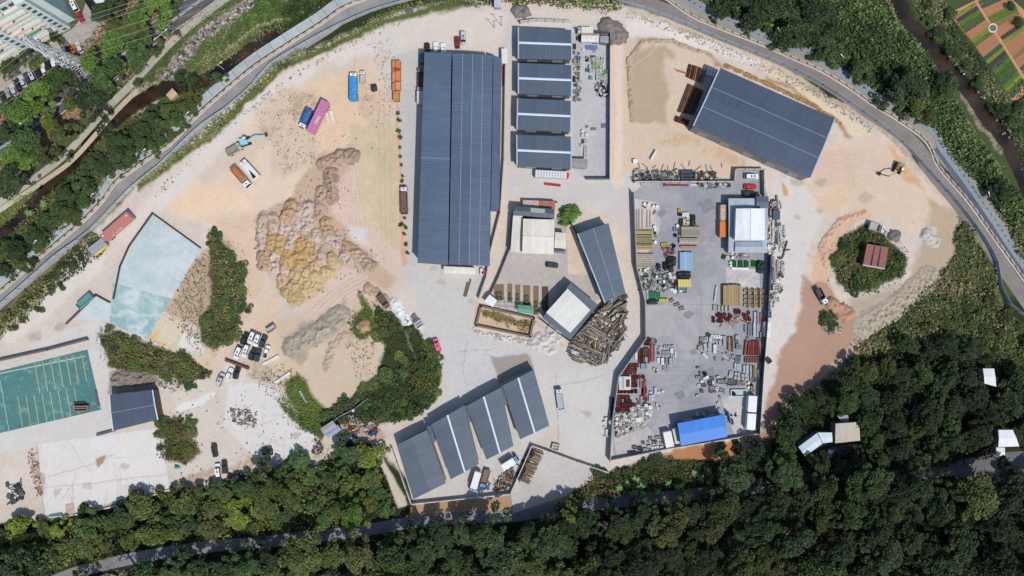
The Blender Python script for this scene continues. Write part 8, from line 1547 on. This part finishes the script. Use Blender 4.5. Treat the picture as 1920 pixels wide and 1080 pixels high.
# vegetable plots: strips of beds on the farm
FA = [(1785, 22), (1830, 0), (1885, -12), (1990, 80), (1990, 130), (1920, 178), (1900, 192), (1840, 100), (1787, 35)]
sheet('farm_soil', FA, .03, (196, 146, 112), 'ground')
FG = 'vegetable beds of the farm'; BC = [((100, 130, 58), 'bright green'), ((184, 132, 100), 'orange brown bare soil'), ((80, 102, 78), 'dusty green'), ((134, 152, 70), 'lime green'), ((78, 70, 78), 'dark mulched'), ((84, 110, 58), 'leafy green'), ((178, 134, 104), 'brown furrowed'), ((140, 120, 84), 'sparse seedling')]
def plot_bed(p0, p1, w, k):
    (x0, y0), (x1, y1) = p0, p1; c, nm = BC[k]; X0, Y0, _ = G(x0, y0); X1, Y1, _ = G(x1, y1); L_ = math.hypot(X1 - X0, Y1 - Y0)
    o = empty('vegetable_bed', ((X0 + X1) / 2, (Y0 + Y1) / 2, 0), math.atan2(Y1 - Y0, X1 - X0)); auto(o, nm + ' vegetable bed', 'vegetable bed', FG, (x0 + x1) / 2, (y0 + y1) / 2)
    mb = MB(); W_ = w * S; n = 3
    for i in range(n): mb.box(0, -W_ / 2 + (i + .5) * W_ / n, .11, L_, W_ / n * .8, .18, alb(c, 1 + .08 * ((i * 7) % 3 - 1)), top=alb(c, 1 + .08 * ((i * 5) % 3 - 1)))
    mb.build('ridges', M['ground'], o)
    if k in (0, 2, 3, 5):
        rg = np.random.default_rng(int(x0 * 7 + y0)); m_ = int(L_ * W_ * 5); P = np.stack([rg.uniform(-L_ / 2, L_ / 2, m_), rg.uniform(-W_ / 2, W_ / 2, m_), rg.uniform(.2, .45, m_)], -1)
        link('leaves', leafcloud(P, rg.uniform(.25, .5, m_), np.array(alb(c)) * rg.uniform(.8, 1.25, (m_, 1)), rg, .6, 'leaves'), o)
seqL = [3, 4, 0, 5, 2, 1, 1, 3, 0, 1, 6, 6, 2, 3, 4, 2, 0, 5, 5, 2, 0, 3, 5, 2, 0, 5]
for i in range(24):
    t = i / 23; x0, y0 = 1788 + t * 106, 33 + t * 150; x1, y1 = 1831 + t * 92, 8 + t * 158 * .93
    plot_bed((x0 + 1.5, y0), (x1 - 1.5, y1), 7.4, seqL[i])
seqR = [2, 2, 1, 1, 0, 0, 7, 1, 1, 4, 3, 1, 1, 6, 7, 6, 6, 2, 7, 2, 2, 6]
for i in range(20):
    t = i / 19; x0, y0 = 1834 + t * 88, 6 + t * 140; x1, y1 = 1888 + t * 70, -16 + t * 122
    plot_bed((x0 + 1.5, y0), (x1, y1), 7.6, seqR[i])
o = empty('round_well', G(1860, 53)); tag(o, 'round white rimmed well in the middle of the vegetable beds', 'well'); MB().ring(0, 0, .3, 1.45, .3, alb((222, 206, 190)), 20, 6).build('rim', M['concrete'], o); MB().cyl(0, 0, .02, .25, 1.3, alb((110, 112, 84)), 16).build('cover', M['matte'], o)
junk('white egret-like stones scattered in the stream bed', 'stream_stones', [(1740, 20), (1765, 50), (1820, 110), (1850, 160), (1900, 240), (1905, 280), (1890, 270), (1850, 200), (1800, 130), (1755, 70)], 70, [(206, 200, 190), (150, 140, 130)], .4, 1.0, 61, -.2)
# ---------------------------------------------------------------- labels: what it looks like, then its place counted out from something one can find
LM = [(1250, 500, 'the striped timber stacks'), (1408, 410, 'the bright white ribbed roof'), (1315, 805, 'the bright blue roof'), (1410, 775, 'the two white containers'), (1385, 737, 'the light blue pool'), (1400, 652, 'the east rack of red beams'), (1373, 553, 'the big tan timber stack'),
      (1223, 662, 'the bright pink red beam'), (1172, 718, 'the white open topped box'), (1225, 530, 'the grey scrap heap'), (1283, 530, 'the row of yellow slabs'), (1341, 631, 'the row of four white rings'), (1286, 485, 'the sky blue panel stack'), (1355, 598, 'the askew red crates'),
      (1107, 72, 'the white tank body'), (1127, 167, 'the black and white junk heap'), (1087, 305, 'the grey slab roof store'), (1590, 812, 'the beige roofed house'), (1855, 708, 'the white hut among the eastern trees'), (1890, 825, 'the white steel roof at the lane end'),
      (1642, 480, 'the rust red hut'), (819, 647, 'the pink van'), (330, 500, 'the pale painted court'), (250, 770, 'the court shed'), (200, 860, 'the bare concrete slab'), (405, 870, 'the black cars by the wood edge'), (620, 800, 'the mauve roofed hut'), (788, 880, 'the white-walled yard'),
      (1000, 880, 'the stack of brown logs'), (1384, 893, 'the big tree overhanging the lane'), (218, 426, 'the long red container'), (165, 190, 'the biggest round dark tree by the street'), (90, 40, 'the apartment block'), (322, 176, 'the roofless cream hut on the river bank'), (480, 20, 'the rocky brook'), (1860, 53, 'the round well'),
      (1450, 230, 'the big slanted warehouse'), (1682, 316, 'the yellow and black excavator'), (462, 266, 'the light blue excavator'), (870, 300, 'the huge slate blue warehouse'), (560, 500, 'the ochre earth mounds'), (620, 330, 'the long windrow mound'), (740, 140, 'the orange skips'), (1020, 50, 'the white hoarding'),
      (130, 760, 'the green parking court'), (1850, 940, 'the broad brownish tree at the lane end'), (655, 968, 'the lime green tree by the lane'), (1190, 905, 'the banana plants by the lane'), (960, 968, 'the lane corner below the log yard'), (100, 1030, 'the far south-west corner'), (1600, 1000, 'the dark heart of the southern wood'), (1700, 760, 'the small clearing with metal frames'), (1120, 630, 'the loose timber heap'), (1700, 155, 'the darkest tree clump in the reeds'), (1890, 460, 'the east bend of the road'), (300, 1000, 'the wood edge below the bare concrete')]
def ordn(n): return {1: 'first', 2: 'second', 3: 'third', 4: 'fourth', 5: 'fifth', 6: 'sixth', 7: 'seventh', 8: 'eighth', 9: 'ninth', 10: 'tenth'}.get(n) or '%d%s' % (n, 'th' if 10 <= n % 100 <= 20 else {1: 'st', 2: 'nd', 3: 'rd'}.get(n % 10, 'th'))
bk = {}
for (o, desc, cat, px, py, fixed) in AUTO:
    d_, lm = min((math.hypot(px - a, py - b), n) for a, b, n in LM)
    if fixed: lm = fixed; q = [(a, b) for a, b, n in LM if n == fixed]; d_ = math.hypot(px - q[0][0], py - q[0][1]) if q else px * .3 + py
    bk.setdefault((desc, lm), []).append((d_, o))
for (desc, lm), L_ in bk.items():
    L_.sort(key=lambda t: t[0])
    for i, (d_, o) in enumerate(L_):
        lab = f"{desc} beside {lm}" if len(L_) == 1 else f"{desc}, {ordn(i + 1)} such one out from {lm}"
        w = lab.split()
        if len(w) > 16: lab = f"{desc}, {ordn(i + 1)} from {lm}"
        w = lab.split()
        if len(w) > 16: lab = ' '.join(w[:16])
        o["label"] = lab
for o in C.objects:
    if o.parent is None and o.get("label") and not o.get("category") and not o.get("kind"): o["category"] = o.name.split('.')[0].replace('_', ' ')
for o in C.objects:
    if o.parent is None and o.get("category") and not o.get("kind"): o["kind"] = "thing"
print("objects", len(C.objects), "top", sum(1 for o in C.objects if o.parent is None))
